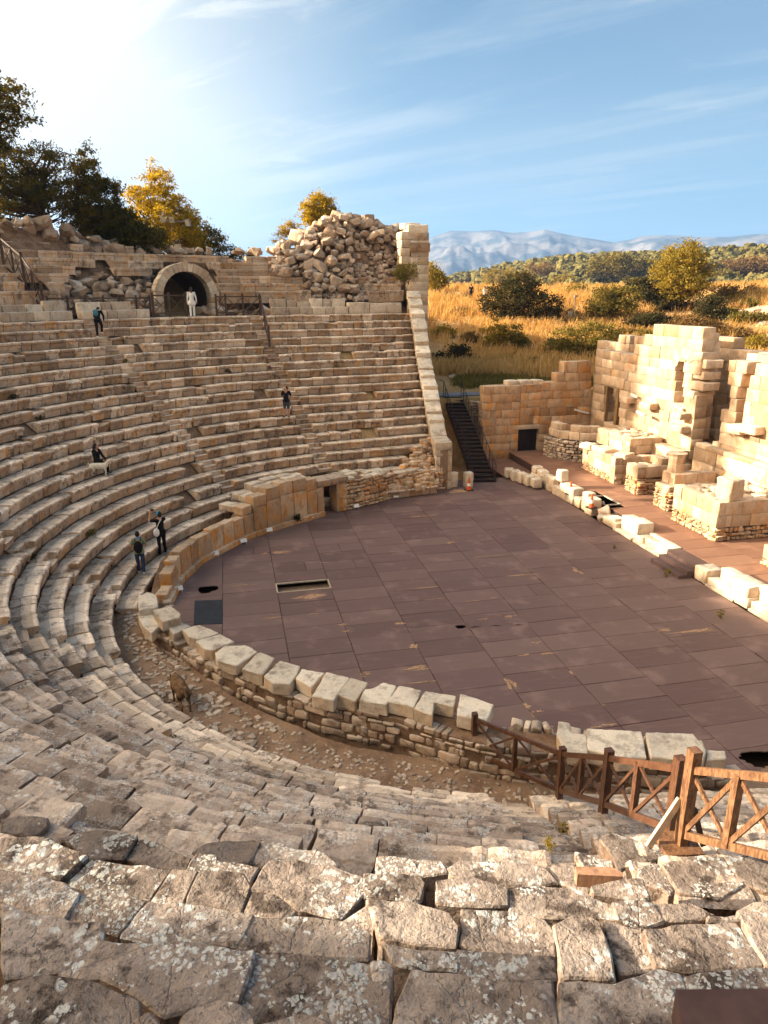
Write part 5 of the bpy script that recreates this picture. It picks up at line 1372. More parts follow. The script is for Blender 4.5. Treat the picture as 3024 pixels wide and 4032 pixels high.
for q0,q1_ in ((b0,t0),(b1,t1_)):
    mb=MB(); beam(mb,(*q0,.0),(*q1_,ZT-.12),.05,.28); mb.build('stringer',M_metal,ms)
    d=(q1_-q0)
    mb=MB(); top=[(*(q0+d*f),ZT*f+1.0) for f in (0,.48,.54,1.)]; top[1]=(*(q0+d*.48),ZT*.5+1.0); top[2]=(*(q0+d*.54),ZT*.5+1.0)
    tube(mb,top+[(top[-1][0]+.05,top[-1][1]+1.0,top[-1][2])],.028,6); mb.build('handrail',M_metal,ms)
    for lv in (.25,.5,.75):
        mb=MB(); tube(mb,[(p[0],p[1],p[2]-lv) for p in top],.012,5); mb.build('rail_bar',M_metal,ms)
    for k in range(13):
        f=k/12; z=ZT*f; mb=MB(); tube(mb,[(*(q0+d*f),z-.05),(*(q0+d*f),z+1.0)],.02,5); mb.build('baluster',M_metal,ms)
mb=MB(); c=(t0+t1_)/2; box(mb,(c[0]+1.6,c[1]+.75,ZT-.02),5.0,1.5,.06,-.05); mb.build('landing',plain('landing_board',(.14,.12,.13),.5,var=.3,vs=2),ms)
# rubble bank behind the stairs
rb=thing('rubble_bank','small rubble retaining wall between the stairs and the high side wall','wall'); mb=MB()
fR=lambda s:(np.array([8.7+s*.75,25.9-s*.66]),math.atan2(-.66,.75),3.5)
rubble_face(mb,fR,3.2,.0,lambda s:3.55,.4,.12,.35,.2,out=1); mb.build('wall_stones',M_rub,rb,smooth=True)
mb=MB(); band(mb,fR,3.2,-.5,lambda s:3.5,.2,1.6); mb.build('wall_core',M_mortar,rb)
#@@PROPS

# ------------------------------------------------------------------ fences of crossed timbers
def xfence(name,label,posts,h=1.08,w=.10,rail=(.055,.09),mt=None,mid=True,cat='fence',gate=(),group=None,hs=None,cap=True,lowf=.16,xb=.045):
    root=thing(name,label,cat,group); mt=mt or M_dkwood
    hs=hs or [h]*len(posts)
    P=[np.array(p,float) for p in posts]
    for p,hh in zip(P,hs):
        mb=MB(); beam(mb,p-[0,0,.05],p+[0,0,hh+.08],w,w,up=(0,1,0)); mb.build('post',mt,root)
    for k in range(len(P)-1):
        if k in gate: continue
        a,b=P[k],P[k+1]; up=np.array([0,0,1.])
        ta,tb=a+up*h*.93,b+up*h*.93; la,lb=a+up*h*lowf,b+up*h*lowf
        for n_,(q,r) in (('top_rail',(ta,tb)),('bottom_rail',(la,lb))):
            mb=MB(); beam(mb,q,r,rail[0],rail[1]); mb.build(n_,mt,root)
        m=(a+b)/2
        segs=[(a,b)]
        if mid and np.linalg.norm(b-a)>1.2:
            mb=MB(); beam(mb,(la+lb)/2,(ta+tb)/2,w*.7,w*.7,up=(0,1,0)); mb.build('middle_post',mt,root); segs=[(a,m),(m,b)]
        for q,r in segs:
            for s0,s1 in ((lowf,.9),(.9,lowf)):
                mb=MB(); dv=(r-q)/max(1e-6,np.linalg.norm(r-q)); sd=np.cross(dv,up)*(.012 if s0<s1 else -.012)
                beam(mb,q+up*h*s0+sd,r+up*h*s1+sd,.03,xb); mb.build('cross_brace',mt,root)
    return root
nfp=[(-2.35,-7.05,.5),(-1.3,-9.17,.94),(-1.84,-11.58,2.7),(-2.38,-13.85,4.3)]
xfence('wooden_fence','brown crossed-timber fence stepping down from the sunlit post to the dirt path, lower right',nfp,h=1.10,w=.115,mt=M_shwood)
mp_=np.array(coneC(qg(1040,1140))); rb_=np.array(coneC(qg(1720,1330)))
nf2=xfence('wooden_fence','sunlit crossed-timber fence on a thick post running out of the right edge of the picture',[mp_,mp_+(rb_-mp_)*1.02],h=1.10,w=.115,mt=M_wood,hs=[1.2,1.2],xb=.05,rail=(.05,.08))
mb=MB(); box(mb,mp_+np.array([-.03,.0,.03]),.42,.36,.07,-.15); mb.build('foot_plate',M_wood,nf2)
mb=MB(); q0=mp_+np.array([-.05,.05,.62]); beam(mb,q0,on(qg(815,1135),mp_[2]+.02),.035,.08); mb.build('pale_strut',plain('pale_batten',(.52,.42,.30),.6,var=.15),nf2)
mb=MB(); beam(mb,mp_+np.array([0.1,.0,.5]),on(qg(1200,1130),mp_[2]-.02),.03,.06); mb.build('dark_strut',M_dkwood,nf2)
# walkway fence and rails of the upper bank
def wpt(px,r,z=None): s=az_s(OV(px,0)[0],r); x,y=path(r,s); return (float(x),float(y),ZD if z is None else z)
RF=ri(20)+1.9
xfence('wooden_fence','dark crossed-timber fence along the walkway behind the thrones, left of the arch',[wpt(a,RF) for a in (99,140,180,218,255,290,321)],h=1.2,w=.12,mid=False)
xfence('wooden_fence','crossed-timber fence closing the left part of the arch beside the visitor in white',[wpt(a,ri(20)+1.5) for a in (327,362,398)],h=1.35,w=.15,mid=False)
xfence('wooden_fence','short crossed-timber fence right of the arch leading to the stair rail',[wpt(a,ri(20)+1.2) for a in (465,486,523,560)],h=1.25,w=.13,mid=False)
a_=wpt(561,ri(20)+1.0); b_=np.array(cone(OV(582,748))[0])
xfence('stair_rail','wooden rail slanting down the stair gap right of the arch',[a_,tuple(b_)],h=1.15,w=.12,mid=True)
LP=[atD(OV(*p),d) for p,d in (((8,570),46.5),((54,610),45.2),((96,672),43.8))]
xfence('stair_rail','dark timber rail climbing the upper rows at the left edge of the picture',[LP[2]-[0,0,.4],LP[1]-[0,0,.4],LP[0]-[0,0,.4]],h=1.9,w=.13,mid=True)
# terrace fence behind the side wall
T0=[atD(qk(a,b),62) for a,b in ((830,205),(1000,205),(1165,235),(1260,235))]
xfence('wooden_fence','low dark fence on the grass terrace just behind the top of the side wall',[(p[0],p[1],p[2]-.2) for p in T0],h=1.2,w=.13,mid=True)

# ------------------------------------------------------------------ cones, lamps, poles
M_or=plain('cone_orange',(.55,.08,.02),.5); M_rubber=plain('cone_rubber',(.02,.018,.018),.8); M_wh=plain('cone_white',(.75,.73,.68),.4)
def cone_obj(P,label):
    r=thing('traffic_cone',label,'traffic cone',loc=tuple(P))
    mb=MB(); box(mb,(0,0,.025),.42,.42,.05,.3); mb.build('base',M_rubber,r)
    def seg(z0,z1): 
        mb=MB(); R=lambda z:.145-.115*z/.72; tube(mb,[(0,0,z0),(0,0,z1)],[R(z0),R(z1)],18); return mb
    seg(.05,.26).build('cone_shell',M_or,r,smooth=False); seg(.26,.42).build('reflective_band',M_wh,r); seg(.42,.72).build('cone_tip',M_or,r)
cone_obj(on(qk(510,1100),0),'orange and white traffic cone standing alone at the foot of the metal stairs')
cone_obj(on(qm(46,1445),ZS),'orange and white traffic cone at the far side of the open pit')
cone_obj(on(qm(215,1555),ZS),'orange and white traffic cone on the near side of the open pit, in the sun')
M_lens=plain('lamp_lens',(.55,.55,.5),.2)
FLB=['small white floor light at the wall foot beside the big slabs','second white floor light along the foot of the slab wall','white floor light nearest the doorway on its left','small white floor light at the far left wall foot','white floor light just right of the doorway','white floor light at the foot of the rubble wall','small light at the right end of the rubble wall','small floor light near the black panel by the wall']
for (x,y),lb in zip([(497,405),(637,345),(860,272),(343,475),(1110,214),(1325,158),(1525,120),(145,668)],FLB):
    P=on(q1(x,y),0); r=thing('floor_light',lb,'floor light','floor lights along the wall',tuple(P)); mb=MB(); box(mb,(0,0,.17),.3,.10,.17,.4,M=np.array(Matrix.Rotation(.4,3,'Z')@Matrix.Rotation(-.5,3,'X'))); mb.build('housing',M_white,r); mb=MB(); beam(mb,(-.12,.0,0),(-.12,0,.17),.02,.02); beam(mb,(.12,0,0),(.12,0,.17),.02,.02); mb.build('bracket',M_white,r)
bars=[((540,628),(592,652),XF-.25,'white light bar on the shaded facade, upper left one'),((590,768),(655,800),XF-.85,'white light bar on the ledge in the middle of the facade'),((895,718),(962,752),XF-.2,'white light bar below the arched niche'),((760,1055),(832,1118),15.6,'white light bar on the rubble behind the narrow podium'),((790,1050),(858,1100),15.7,'second white light bar lying beside the first behind the narrow podium'),((1462,895),(1520,930),XF-.4,'white light bar on the sunlit right facade'),((82,752),(192,782),14.9,'white light bar above the curved apse')]
for a,b,X,lb in bars:
    A_,B2=(atX(qm(*a),X),atX(qm(*b),X)) if X!=14.9 else (atY(qm(*a),YP-.12),atY(qm(*b),YP-.12)); r=thing('light_bar',lb,'light fitting','white light bars on the ruins'); mb=MB(); beam(mb,A_,B2,.10,.12); mb.build('housing',M_white,r)
    mb=MB(); beam(mb,A_+[-.06,0,.0],B2+[-.06,0,.0],.012,.07); mb.build('lens',M_lens,r)
# floodlight mast on the upper bank
Pm=atD(OV(376,545),59); fl=thing('floodlight_mast','slim grey mast with four floodlights on a concrete foot before the golden pine','lamp post',loc=tuple(Pm))
zt=atD(OV(376,478),59)[2]-Pm[2]; M_grey=plain('grey_steel',(.25,.23,.2),.5,.4)
mb=MB(); rblock(mb,(0,0,.2),1.1,.9,.75,.1,.6,.4,n=(4,4,4)); mb.build('concrete_foot',M_pale,fl,smooth=True)
mb=MB(); tube(mb,[(0,0,.4),(0,0,zt)],[.07,.055],8); mb.build('pole',M_grey,fl)
mb=MB(); beam(mb,(-1.3,0,zt-.0),(1.3,0,zt-.0),.07,.07); mb.build('cross_arm',M_grey,fl)
for k,(x,dz,an) in enumerate(((-1.25,-.25,.9),(-.55,.12,.4),(.05,.12,-.2),(1.2,-.1,-.5))):
    mb=MB(); M=np.array(Matrix.Rotation(an,3,'Z')@Matrix.Rotation(.5,3,'X')); box(mb,(x,-.12,zt+dz),.42,.16,.5,M=M); h_=mb.build('lamp_head',M_grey,fl); mb=MB(); box(mb,np.array((x,-.12,zt+dz))+M@np.array([0,-.09,0]),.36,.012,.44,M=M); mb.build('lamp_glass',M_lens,h_)
# poles on the hillside
def pole(p,ptop,label,box_=True,r=.07,D=None,name='hill_post',cat='post',mt=None):
    P=ter(OV(*p)); Dd=math.hypot(P[0]-CAM[0],P[1]-CAM[1]); T=atD(OV(*ptop),Dd); root=thing(name,label,cat,loc=tuple(P)); mb=MB(); tube(mb,[(0,0,-.2),(0,0,T[2]-P[2])],r,7); mb.build('pole',mt or M_wh2,root)
    return root,T[2]-P[2],P
M_wh2=plain('faded_white_paint',(.42,.36,.28),.6,var=.15)
rt,hh,_P=pole((1239,694),(1243,640),'white post with a small head and a cabinet at its foot on the grassy slope')
mb=MB(); box(mb,(-.5,0,.5),.45,.3,1.1); mb.build('cabinet',M_wh2,rt); mb=MB(); box(mb,(0,0,hh),.5,.3,.25,.4); mb.build('camera_head',M_wh2,rt)
rt,hh,_P=pole((1180,776),(1181,742),'thin pole with two small plates at the edge of the path beyond the terrace',r=.045)
mb=MB(); box(mb,(.35,0,hh-.25),.7,.03,.3); mb.build('plate',M_wh2,rt); mb=MB(); box(mb,(.35,0,hh-.7),.7,.03,.3); mb.build('plate',M_wh2,rt)

# ------------------------------------------------------------------ people and goats
DG=None
def bake(name,mb,mat,parent,vox,smooth_it=2,**kw):
    me=bpy.data.meshes.new(name); V=np.concatenate(mb.v); me.from_pydata(V.tolist(),[],mb.f)
    o=bpy.data.objects.new(name,me); COL.objects.link(o)
    md=o.modifiers.new('r','REMESH'); md.mode='VOXEL'; md.voxel_size=vox; md.use_smooth_shade=True
    if smooth_it: sm=o.modifiers.new('s','SMOOTH'); sm.iterations=smooth_it; sm.factor=.5
    dg=bpy.context.evaluated_depsgraph_get(); ev=o.evaluated_get(dg); m2=bpy.data.meshes.new_from_object(ev)
    bpy.data.objects.remove(o); m2.materials.clear(); m2.materials.append(mat); m2.name=name
    return link(name,m2,parent,**kw)
def ball(mb,c,r,n=10,sc=(1,1,1)):
    V=[];F=[]; c=np.array(c,float)
    for i in range(n+1):
        th=math.pi*i/n
        for j in range(n*2): ph=math.pi*j/n; V.append(c+np.array(sc)*r*np.array([math.sin(th)*math.cos(ph),math.sin(th)*math.sin(ph),math.cos(th)]))
    m_=n*2
    for i in range(n):
        for j in range(m_): F.append((i*m_+j,(i+1)*m_+j,(i+1)*m_+(j+1)%m_,i*m_+(j+1)%m_))
    mb.add(V,F)
def limb(mb,pts,rr):
    for (a,b),(r0,r1) in zip(zip(pts[:-1],pts[1:]),zip(rr[:-1],rr[1:])):
        a=np.array(a,float);b=np.array(b,float); n=max(2,int(np.linalg.norm(b-a)/(min(r0,r1)*.55)))
        for k in range(n+1): f=k/n; ball(mb,a+(b-a)*f,r0+(r1-r0)*f,6)
def person(label,P,face,J,cols,hair='short',h=1.72,shorts=False,extras=None,scale=1.,sleeves='short',tunic=0):
    """J: joints in body space (x right, y forward, z up); face: heading angle"""
    root=thing('person',label,'person',loc=tuple(P)); root.rotation_euler=(0,0,face-math.pi/2); root.scale=(scale,)*3
    skin,top,bot,shoe,hairc=cols
    def S2(a): return J[a]
    mb=MB(); hd=np.array(J['head']); nk=np.array(J['neck']); pv=np.array(J['pelvis']); ch=np.array(J['chest'])
    ball(mb,hd,.098,12,(.80,.98,1.2)); limb(mb,[nk,hd-[0,0,.06]],[.055,.052])
    hf=np.array(J.get('look',(0,1,0)),float); hf/=np.linalg.norm(hf); side=np.cross(hf,(0,0,1))
    ball(mb,hd+hf*.10+[0,0,-.015],.018,5); ball(mb,hd+hf*.07+[0,0,-.075],.035,6)
    for s in (-1,1): ball(mb,hd+side*.082*s+[0,0,-.01],.024,5,(1,1,1.2))
    limb(mb,[pv,ch,nk],[.12,.13,.07])
    for s in 'LR':
        sg=-1 if s=='L' else 1
        sh,el,wr=[np.array(J[k+s]) for k in ('sh','el','wr')]; limb(mb,[sh,el,wr],[.048,.038,.026])
        d=(wr-el)/np.linalg.norm(wr-el); hnd=wr+d*.075; limb(mb,[wr,hnd],[.027,.033])
        pr=np.cross(d,(0,1,0.2)); pr/=np.linalg.norm(pr)+1e-6; fw=np.cross(pr,d)
        for k,l in enumerate((.06,.072,.066,.05)):
            b=hnd+pr*(k-1.5)*.018+d*.02; m_=b+d*l*.55-fw*.004; limb(mb,[b,m_,m_+d*l*.4-fw*.018],[.009,.0085,.0075])
        tb=wr+pr*.028*-1+d*.02; limb(mb,[tb,tb-pr*.022+d*.03,tb-pr*.026+d*.058],[.0105,.0095,.008])
        hp,kn,an=[np.array(J[k+s]) for k in ('hp','kn','an')]; limb(mb,[hp,kn,kn+(an-kn)*.35,an],[.085,.055,.055,.038]); 
        ft=np.array(J.get('ft'+s,(0,1,0)),float); limb(mb,[an-[0,0,.03],an+ft*.12-[0,0,.045]],[.038,.032])
    bake('body',mb,skin,root,.0075,1)
    mb=MB(); limb(mb,[pv+[0,0,.02],(pv+ch)/2,ch],[.145,.14,.155]); 
    for s in 'LR':
        sh=np.array(J['sh'+s]); limb(mb,[ch+[0,0,.08],sh],[.10,.07]); el,wr=np.array(J['el'+s]),np.array(J['wr'+s])
        if sleeves=='long': limb(mb,[sh,el,wr],[.066,.055,.043])
        else: limb(mb,[sh,sh+(el-sh)*.62],[.068,.062])
        if tunic: hp=np.array(J['hp'+s]); limb(mb,[pv,hp-[0,0,tunic]],[.15,.16])
        else: limb(mb,[pv+[0,0,.02],np.array(J['hp'+s])],[.14,.12])
    limb(mb,[ch+[0,0,.08],nk-[0,0,.03]],[.10,.065])
    bake('top_garment',mb,top,root,.014,3)
    mb=MB()
    for s in 'LR':
        hp,kn,an=[np.array(J[k+s]) for k in ('hp','kn','an')]
        if shorts: limb(mb,[pv,hp,hp+(kn-hp)*.9],[.125,.108,.088])
        else: limb(mb,[pv,hp,kn,an],[.125,.104,.076,.062])
    bake('shorts' if shorts else 'trousers',mb,bot,root,.014,3)
    for s in 'LR':
        an=np.array(J['an'+s]); ft=np.array(J.get('ft'+s,(0,1,0)),float); mb=MB(); limb(mb,[an-[0,0,.035]-ft*.03,an+ft*.15-[0,0,.055]],[.047,.036]); bake('shoe',mb,shoe,root,.01,1)
    if hair:
        mb=MB(); ball(mb,hd+[0,0,.025]-hf*.018,.103,10,(.86,1.0,1.12)); 
        if hair=='bun': ball(mb,hd-hf*.07+[0,0,.12],.045,8)
        if hair=='long': limb(mb,[hd-hf*.05,hd-hf*.10-[0,0,.14]],[.075,.045])
        # cut the face free
        V=np.concatenate(mb.v); 
        bake('hair',mb,hairc,root,.012,1).location=tuple(-hf*.022)
    if extras: extras(root,J)
    return root
def J0(**k):
    J=dict(head=(0,.02,1.60),neck=(0,0,1.45),chest=(0,0,1.25),pelvis=(0,0,.95),shL=(-.18,0,1.40),shR=(.18,0,1.40),elL=(-.23,-.02,1.12),elR=(.23,-.02,1.12),wrL=(-.24,.05,.87),wrR=(.24,.05,.87),
        hpL=(-.09,0,.90),hpR=(.09,0,.90),knL=(-.10,.02,.50),knR=(.10,.02,.50),anL=(-.10,0,.09),anR=(.10,0,.09)); J.update(k); return J
sk=plain('skin',(.42,.22,.14),.6); M_hair=plain('dark_hair',(.015,.01,.008),.7); navy=plain('navy_denim',(.03,.045,.09),.85,0,.1,.25,30); green=plain('sage_tee',(.22,.24,.14),.9,0,.1,.1,20)
whitec=plain('white_cotton',(.72,.70,.66),.9,0,.1,.06,20); blue=plain('turquoise_cap',(.02,.25,.45),.8,0,.1); teal=plain('teal_backpack',(.05,.16,.22),.8,0,.1,.3,20); whs=plain('white_shoe',(.7,.68,.65),.7); greyc=plain('dark_grey_cloth',(.05,.05,.06),.9,0,.1,.2,20)
toC=lambda P:math.atan2(CAM[1]-P[1],CAM[0]-P[0])
# man in the middle, hands behind his back
P,i=cone(OV(620,902)); P=np.array([P[0],P[1],zi(i)])
person('man in black t-shirt and grey shorts standing alone mid-slope with hands behind his back',P,toC(P)-.15,J0(elL=(-.27,-.10,1.14),elR=(.27,-.10,1.14),wrL=(-.06,-.19,.96),wrR=(.06,-.19,.98),look=(.9,.5,0),hpL=(-.09,0,.9),anL=(-.13,0,.09),anR=(.13,.05,.09),ftR=(.4,.9,0)),(sk,M_black,greyc,M_black,M_hair),shorts=True)
# two visitors on the paving by the wall
def bag(root,J):
    mb=MB(); ball(mb,(-.24,-.20,.98),.16,8,(.75,.45,1.1)); bake('cloth_bag',mb,whitec,root,.012,2)
    mb=MB(); tube(mb,[(-.24,-.2,1.08),(-.12,-.17,1.3),(.02,-.12,1.44),(.05,.0,1.47)],.012,5); mb.build('bag_strap',whitec,root)
    mb=MB(); ball(mb,np.array(J['head'])+[0,0,.035],.113,10,(.88,1.02,1.0)); bake('cap',mb,blue,root,.01,1)
def phone(root,J): pass
P=on(OV(352,1196),ZA+.0)
r_=person('visitor in black with blue cap and white cloth bag, arms raised taking a photo',P,toC(P)+math.pi+.35,J0(elL=(-.34,.18,1.38),wrL=(-.22,.36,1.60),elR=(.26,.22,1.36),wrR=(.06,.38,1.60),anL=(-.13,-.03,.09),anR=(.14,.08,.09),look=(-.2,1,0)),(sk,M_black,M_black,M_black,M_hair),extras=bag,scale=1.04)
ph=thing('camera_phone','small black phone held up in both hands by the visitor in the blue cap','phone',loc=tuple(r_.matrix_basis@Vector((-.10,.45,1.70)))); mb=MB(); box(mb,(0,0,0),.16,.02,.08,r_.rotation_euler[2]); mb.build('phone_body',M_black,ph)
def pack(root,J):
    mb=MB(); ball(mb,(0,-.20,1.15),.2,10,(.85,.62,1.28)); bake('backpack_body',mb,M_black,root,.014,2)
    for s in (-1,1):
        mb=MB(); tube(mb,[(s*.1,-.12,1.4),(s*.12,.05,1.46),(s*.13,.15,1.3),(s*.14,.0,1.05)],.02,5); mb.build('backpack_strap',M_black,root)
    mb=MB(); limb(mb,[(-.08,.0,1.47),(0,-.07,1.47),(.08,.0,1.47),(0,.07,1.46),(-.08,0,1.47)],[.035]*5); bake('scarf',mb,plain('blue_scarf',(.12,.25,.5),.9),root,.012,1)
P=on(OV(306,1238),ZA+.0)
person('visitor with hair bun, black backpack, sage t-shirt and jeans walking on the paving',P,toC(P)+math.pi-.1,J0(elL=(-.27,-.02,1.14),wrL=(-.22,.16,1.0),elR=(.27,.05,1.14),wrR=(.2,.25,1.05),anL=(-.1,.1,.09),anR=(.1,-.12,.10)),(sk,green,navy,whs,M_hair),hair='bun',extras=pack,scale=.97)
# seated visitor
P,i=cone(OV(232,1000)); P=np.array([P[0],P[1],0]); 
def surf_at(x,y): k=math.floor((float(rad(x,y))-RA)/TR); return zi(max(0,k)),k
v=P[:2]-C0; v/=np.linalg.norm(v); P0=on(OV(240,1024),0); 
# seat on row k, feet on row k-1
Pf,kf=cone(OV(245,1026)); seatr=ri(kf+1)+.22; th=math.atan2(Pf[1]-C0[1],Pf[0]-C0[0]); 
Ps=np.array([C0[0]+seatr*math.cos(th),C0[1]+seatr*math.sin(th),zi(kf+1)]); inw=math.atan2(-math.sin(th),-math.cos(th))
person('visitor in dark clothes sitting on a seat row beside the white goat',(Ps[0],Ps[1],Ps[2]-.82),inw,J0(pelvis=(0,0,.95),hpL=(-.09,.03,.91),hpR=(.09,.03,.91),knL=(-.11,.42,.93),knR=(.12,.44,.93),anL=(-.10,.44,.52),anR=(.14,.48,.52),elL=(-.25,.12,1.12),wrL=(-.12,.38,1.02),elR=(.25,.12,1.12),wrR=(.12,.38,1.02),head=(.02,.06,1.60),look=(-.7,.7,0)),(sk,M_black,M_black,greyc,M_hair),hair='long',sleeves='long')
# climbing visitor with the teal pack
def pack2(root,J):
    mb=MB(); ball(mb,(-.02,-.10,1.27),.15,10,(.85,.7,1.25)); bake('backpack_body',mb,teal,root,.014,2)
    for s in (-1,1): mb=MB(); tube(mb,[(s*.09,-.02,1.42),(s*.12,.16,1.44),(s*.13,.24,1.25)],.018,5); mb.build('backpack_strap',whitec,root)
P,i=cone(OV(217,744)); P=np.array([P[0],P[1],zi(i)])
person('visitor in black with teal backpack bending forward while climbing the upper steps',P,toC(P)+math.pi-.3,J0(pelvis=(0,-.02,.93),chest=(0,.12,1.2),neck=(0,.24,1.36),head=(0,.36,1.44),shL=(-.18,.18,1.34),shR=(.18,.18,1.34),elL=(-.24,.30,1.1),elR=(.24,.30,1.1),wrL=(-.18,.42,.9),wrR=(.2,.42,.9),knR=(.10,.28,.62),anR=(.10,.2,.28),knL=(-.1,.03,.5)),(sk,M_black,M_black,whs,M_hair),extras=pack2,sleeves='long')
# visitor in white by the arch
P=np.array(wpt(412,ri(20)+.75))
person('visitor in white tunic and white trousers standing before the dark arch, seen from behind',P,toC(P)+math.pi+.1,J0(elR=(.27,.05,1.12),wrR=(.3,.15,.9)),(sk,whitec,whitec,whs,M_hair),hair='long',sleeves='long',tunic=.12)
# figure cut by the left edge
P,i=cone(OV(-7,762)); P=np.array([P[0],P[1],zi(i)])
person('visitor in dark clothes half cut off by the left edge of the picture',P,toC(P),J0(),(sk,M_black,M_black,M_black,M_hair),sleeves='long')
for p,D_,lb,a in (((1018,620),96,'distant walker in dark clothes on the grass ridge, left of the dark bush',1.2),((1047,628),97,'distant walker in pale top on the ridge at the left end of the dark bush',2.)):
    P=atD(OV(*p),D_); P=np.array([P[0],P[1],float(terrain(P[0],P[1]))]); T=atD(OV(p[0],p[1]),D_)[2]-.6; P[2]=max(P[2],T-1)
    person(lb,P,a,J0(),(sk,M_black if D_==96 else whitec,M_black,M_black,M_hair),scale=1.15)
def goat(label,P,face,col,dark,headup=True,tailup=True,head=None,gs=.85):
    root=thing('goat',label,'goat',loc=tuple(P)); root.rotation_euler=(0,0,face-math.pi/2); root.scale=(gs,)*3
    mb=MB(); # y forward
    limb(mb,[(0,-.34,.56),(0,-.1,.54),(0,.16,.52),(0,.30,.58)],[.145,.165,.175,.13])
    hd=np.array(head or ((0,.60,.86) if headup else (0,.62,.42)))
    limb(mb,[(0,.30,.60),(0,.44,hd[2]-.1),hd],[.11,.075,.07]); limb(mb,[hd,hd+[0.03,.14,-.07]],[.065,.036])
    for s in (-1,1):
        limb(mb,[(s*.09,.24,.48),(s*.09,.26,.26),(s*.09,.25,.03)],[.065,.028,.024]); limb(mb,[(s*.10,-.34,.50),(s*.10,-.27,.34),(s*.10,-.40,.22),(s*.10,-.37,.03)],[.09,.048,.028,.024])
        limb(mb,[hd+[s*.05,-.01,.02],hd+[s*.15,-.02,.0]],[.022,.016])
    limb(mb,[(0,-.46,.60),(0,-.53,.68 if tailup else .52),(0,-.50,.76 if tailup else .44)],[.03,.028,.016])
    bake('body',mb,col,root,.013,2)
    for s in (-1,1): mb=MB(); tube(mb,[hd+[s*.03,-.02,.06],hd+[s*.05,-.06,.17],hd+[s*.09,-.13,.24]],[.018,.013,.005],6); mb.build('horn',dark,root,smooth=True)
    for s in (-1,1):
        for y in (.25,-.37): mb=MB(); ball(mb,(s*(.09 if y>0 else .10),y,.022),.028,5,(1,1.2,.8)); mb.build('hoof',dark,root)
    if headup: mb=MB(); limb(mb,[hd+[.02,.09,-.1],hd+[.02,.08,-.2]],[.018,.008]); bake('beard',mb,col,root,.008,1)
Pg=None
for kg in range(3,12):
    Pq=on(OV(218,1029),zi(kg)); rq=float(rad(Pq[0],Pq[1]))
    if ri(kg)+.02<rq<ri(kg+1)+.12: Pg=Pq; break
if Pg is None: Pg,kg=cone(OV(213,1030))
print('goat row',kg,Pg)

goat('white horned goat standing on the seat row in front of the sitting visitor',(Pg[0],Pg[1],zi(kg)),toC(Pg)+1.35,plain('white_fleece',(.62,.55,.45),.95,0,.1,.12,12),plain('horn_brown',(.12,.07,.04),.6))
Pg=on(qd(350,735),.55)
goat('shaggy brown goat seen from behind grazing on the dirt path under the parapet wall',(Pg[0],Pg[1],float(pathz(Pg[0],Pg[1]))),toC(Pg)+math.pi+.25,plain('brown_fleece',(.16,.095,.05),.95,0,.1,.5,9),plain('horn_dark',(.05,.03,.02),.6),headup=False,tailup=False,gs=1.1)
#@@PLANTS

# ------------------------------------------------------------------ plants
def leafmat(name,a,b,c,tr=.35):
    m,nt,bs,o=mat(name); g=G(nt); t=g.attr('tint'); P=g.n('ShaderNodeNewGeometry').outputs['Position']
    col=g.mix(g.ramp(t,.1,.9),a,b); col=g.mix(g.math('MULTIPLY',g.ramp(g.noise(P,.8,3,.6),.5,.7),.6),col,c)
    g.l(col,bs.inputs['Base Color']); bs.inputs['Roughness'].default_value=.75; bs.inputs['Specular IOR Level'].default_value=.15
    tl=g.n('ShaderNodeBsdfTranslucent'); g.l(g.mix(1.,col,(1.5,1.25,.5),'MULTIPLY'),tl.inputs[0]); mx=g.n('ShaderNodeMixShader'); mx.inputs[0].default_value=tr
    g.l(bs.outputs[0],mx.inputs[1]); g.l(tl.outputs[0],mx.inputs[2]); g.l(mx.outputs[0],o.inputs[0]); return m
M_pine=leafmat('pine_needles',(.045,.045,.012),(.10,.085,.018),(.17,.11,.015),.45)
M_gold=leafmat('sun_tinted_needles',(.22,.165,.014),(.42,.32,.026),(.10,.095,.016),.5)  # needles tinted gold, the low sunlight partly put into their colour
M_olive=leafmat('olive_leaves',(.09,.085,.02),(.17,.14,.03),(.22,.13,.03))
M_dark=leafmat('dark_bush_leaves',(.022,.024,.010),(.055,.050,.016),(.09,.055,.02))
M_brown=leafmat('brown_scrub_leaves',(.11,.075,.03),(.20,.12,.045),(.08,.06,.025))
M_yel=leafmat('yellow_bush_leaves',(.16,.13,.02),(.28,.21,.03),(.14,.09,.02),.4)
M_bark=plain('bark',(.10,.065,.045),.9,0,.1,.4,6)
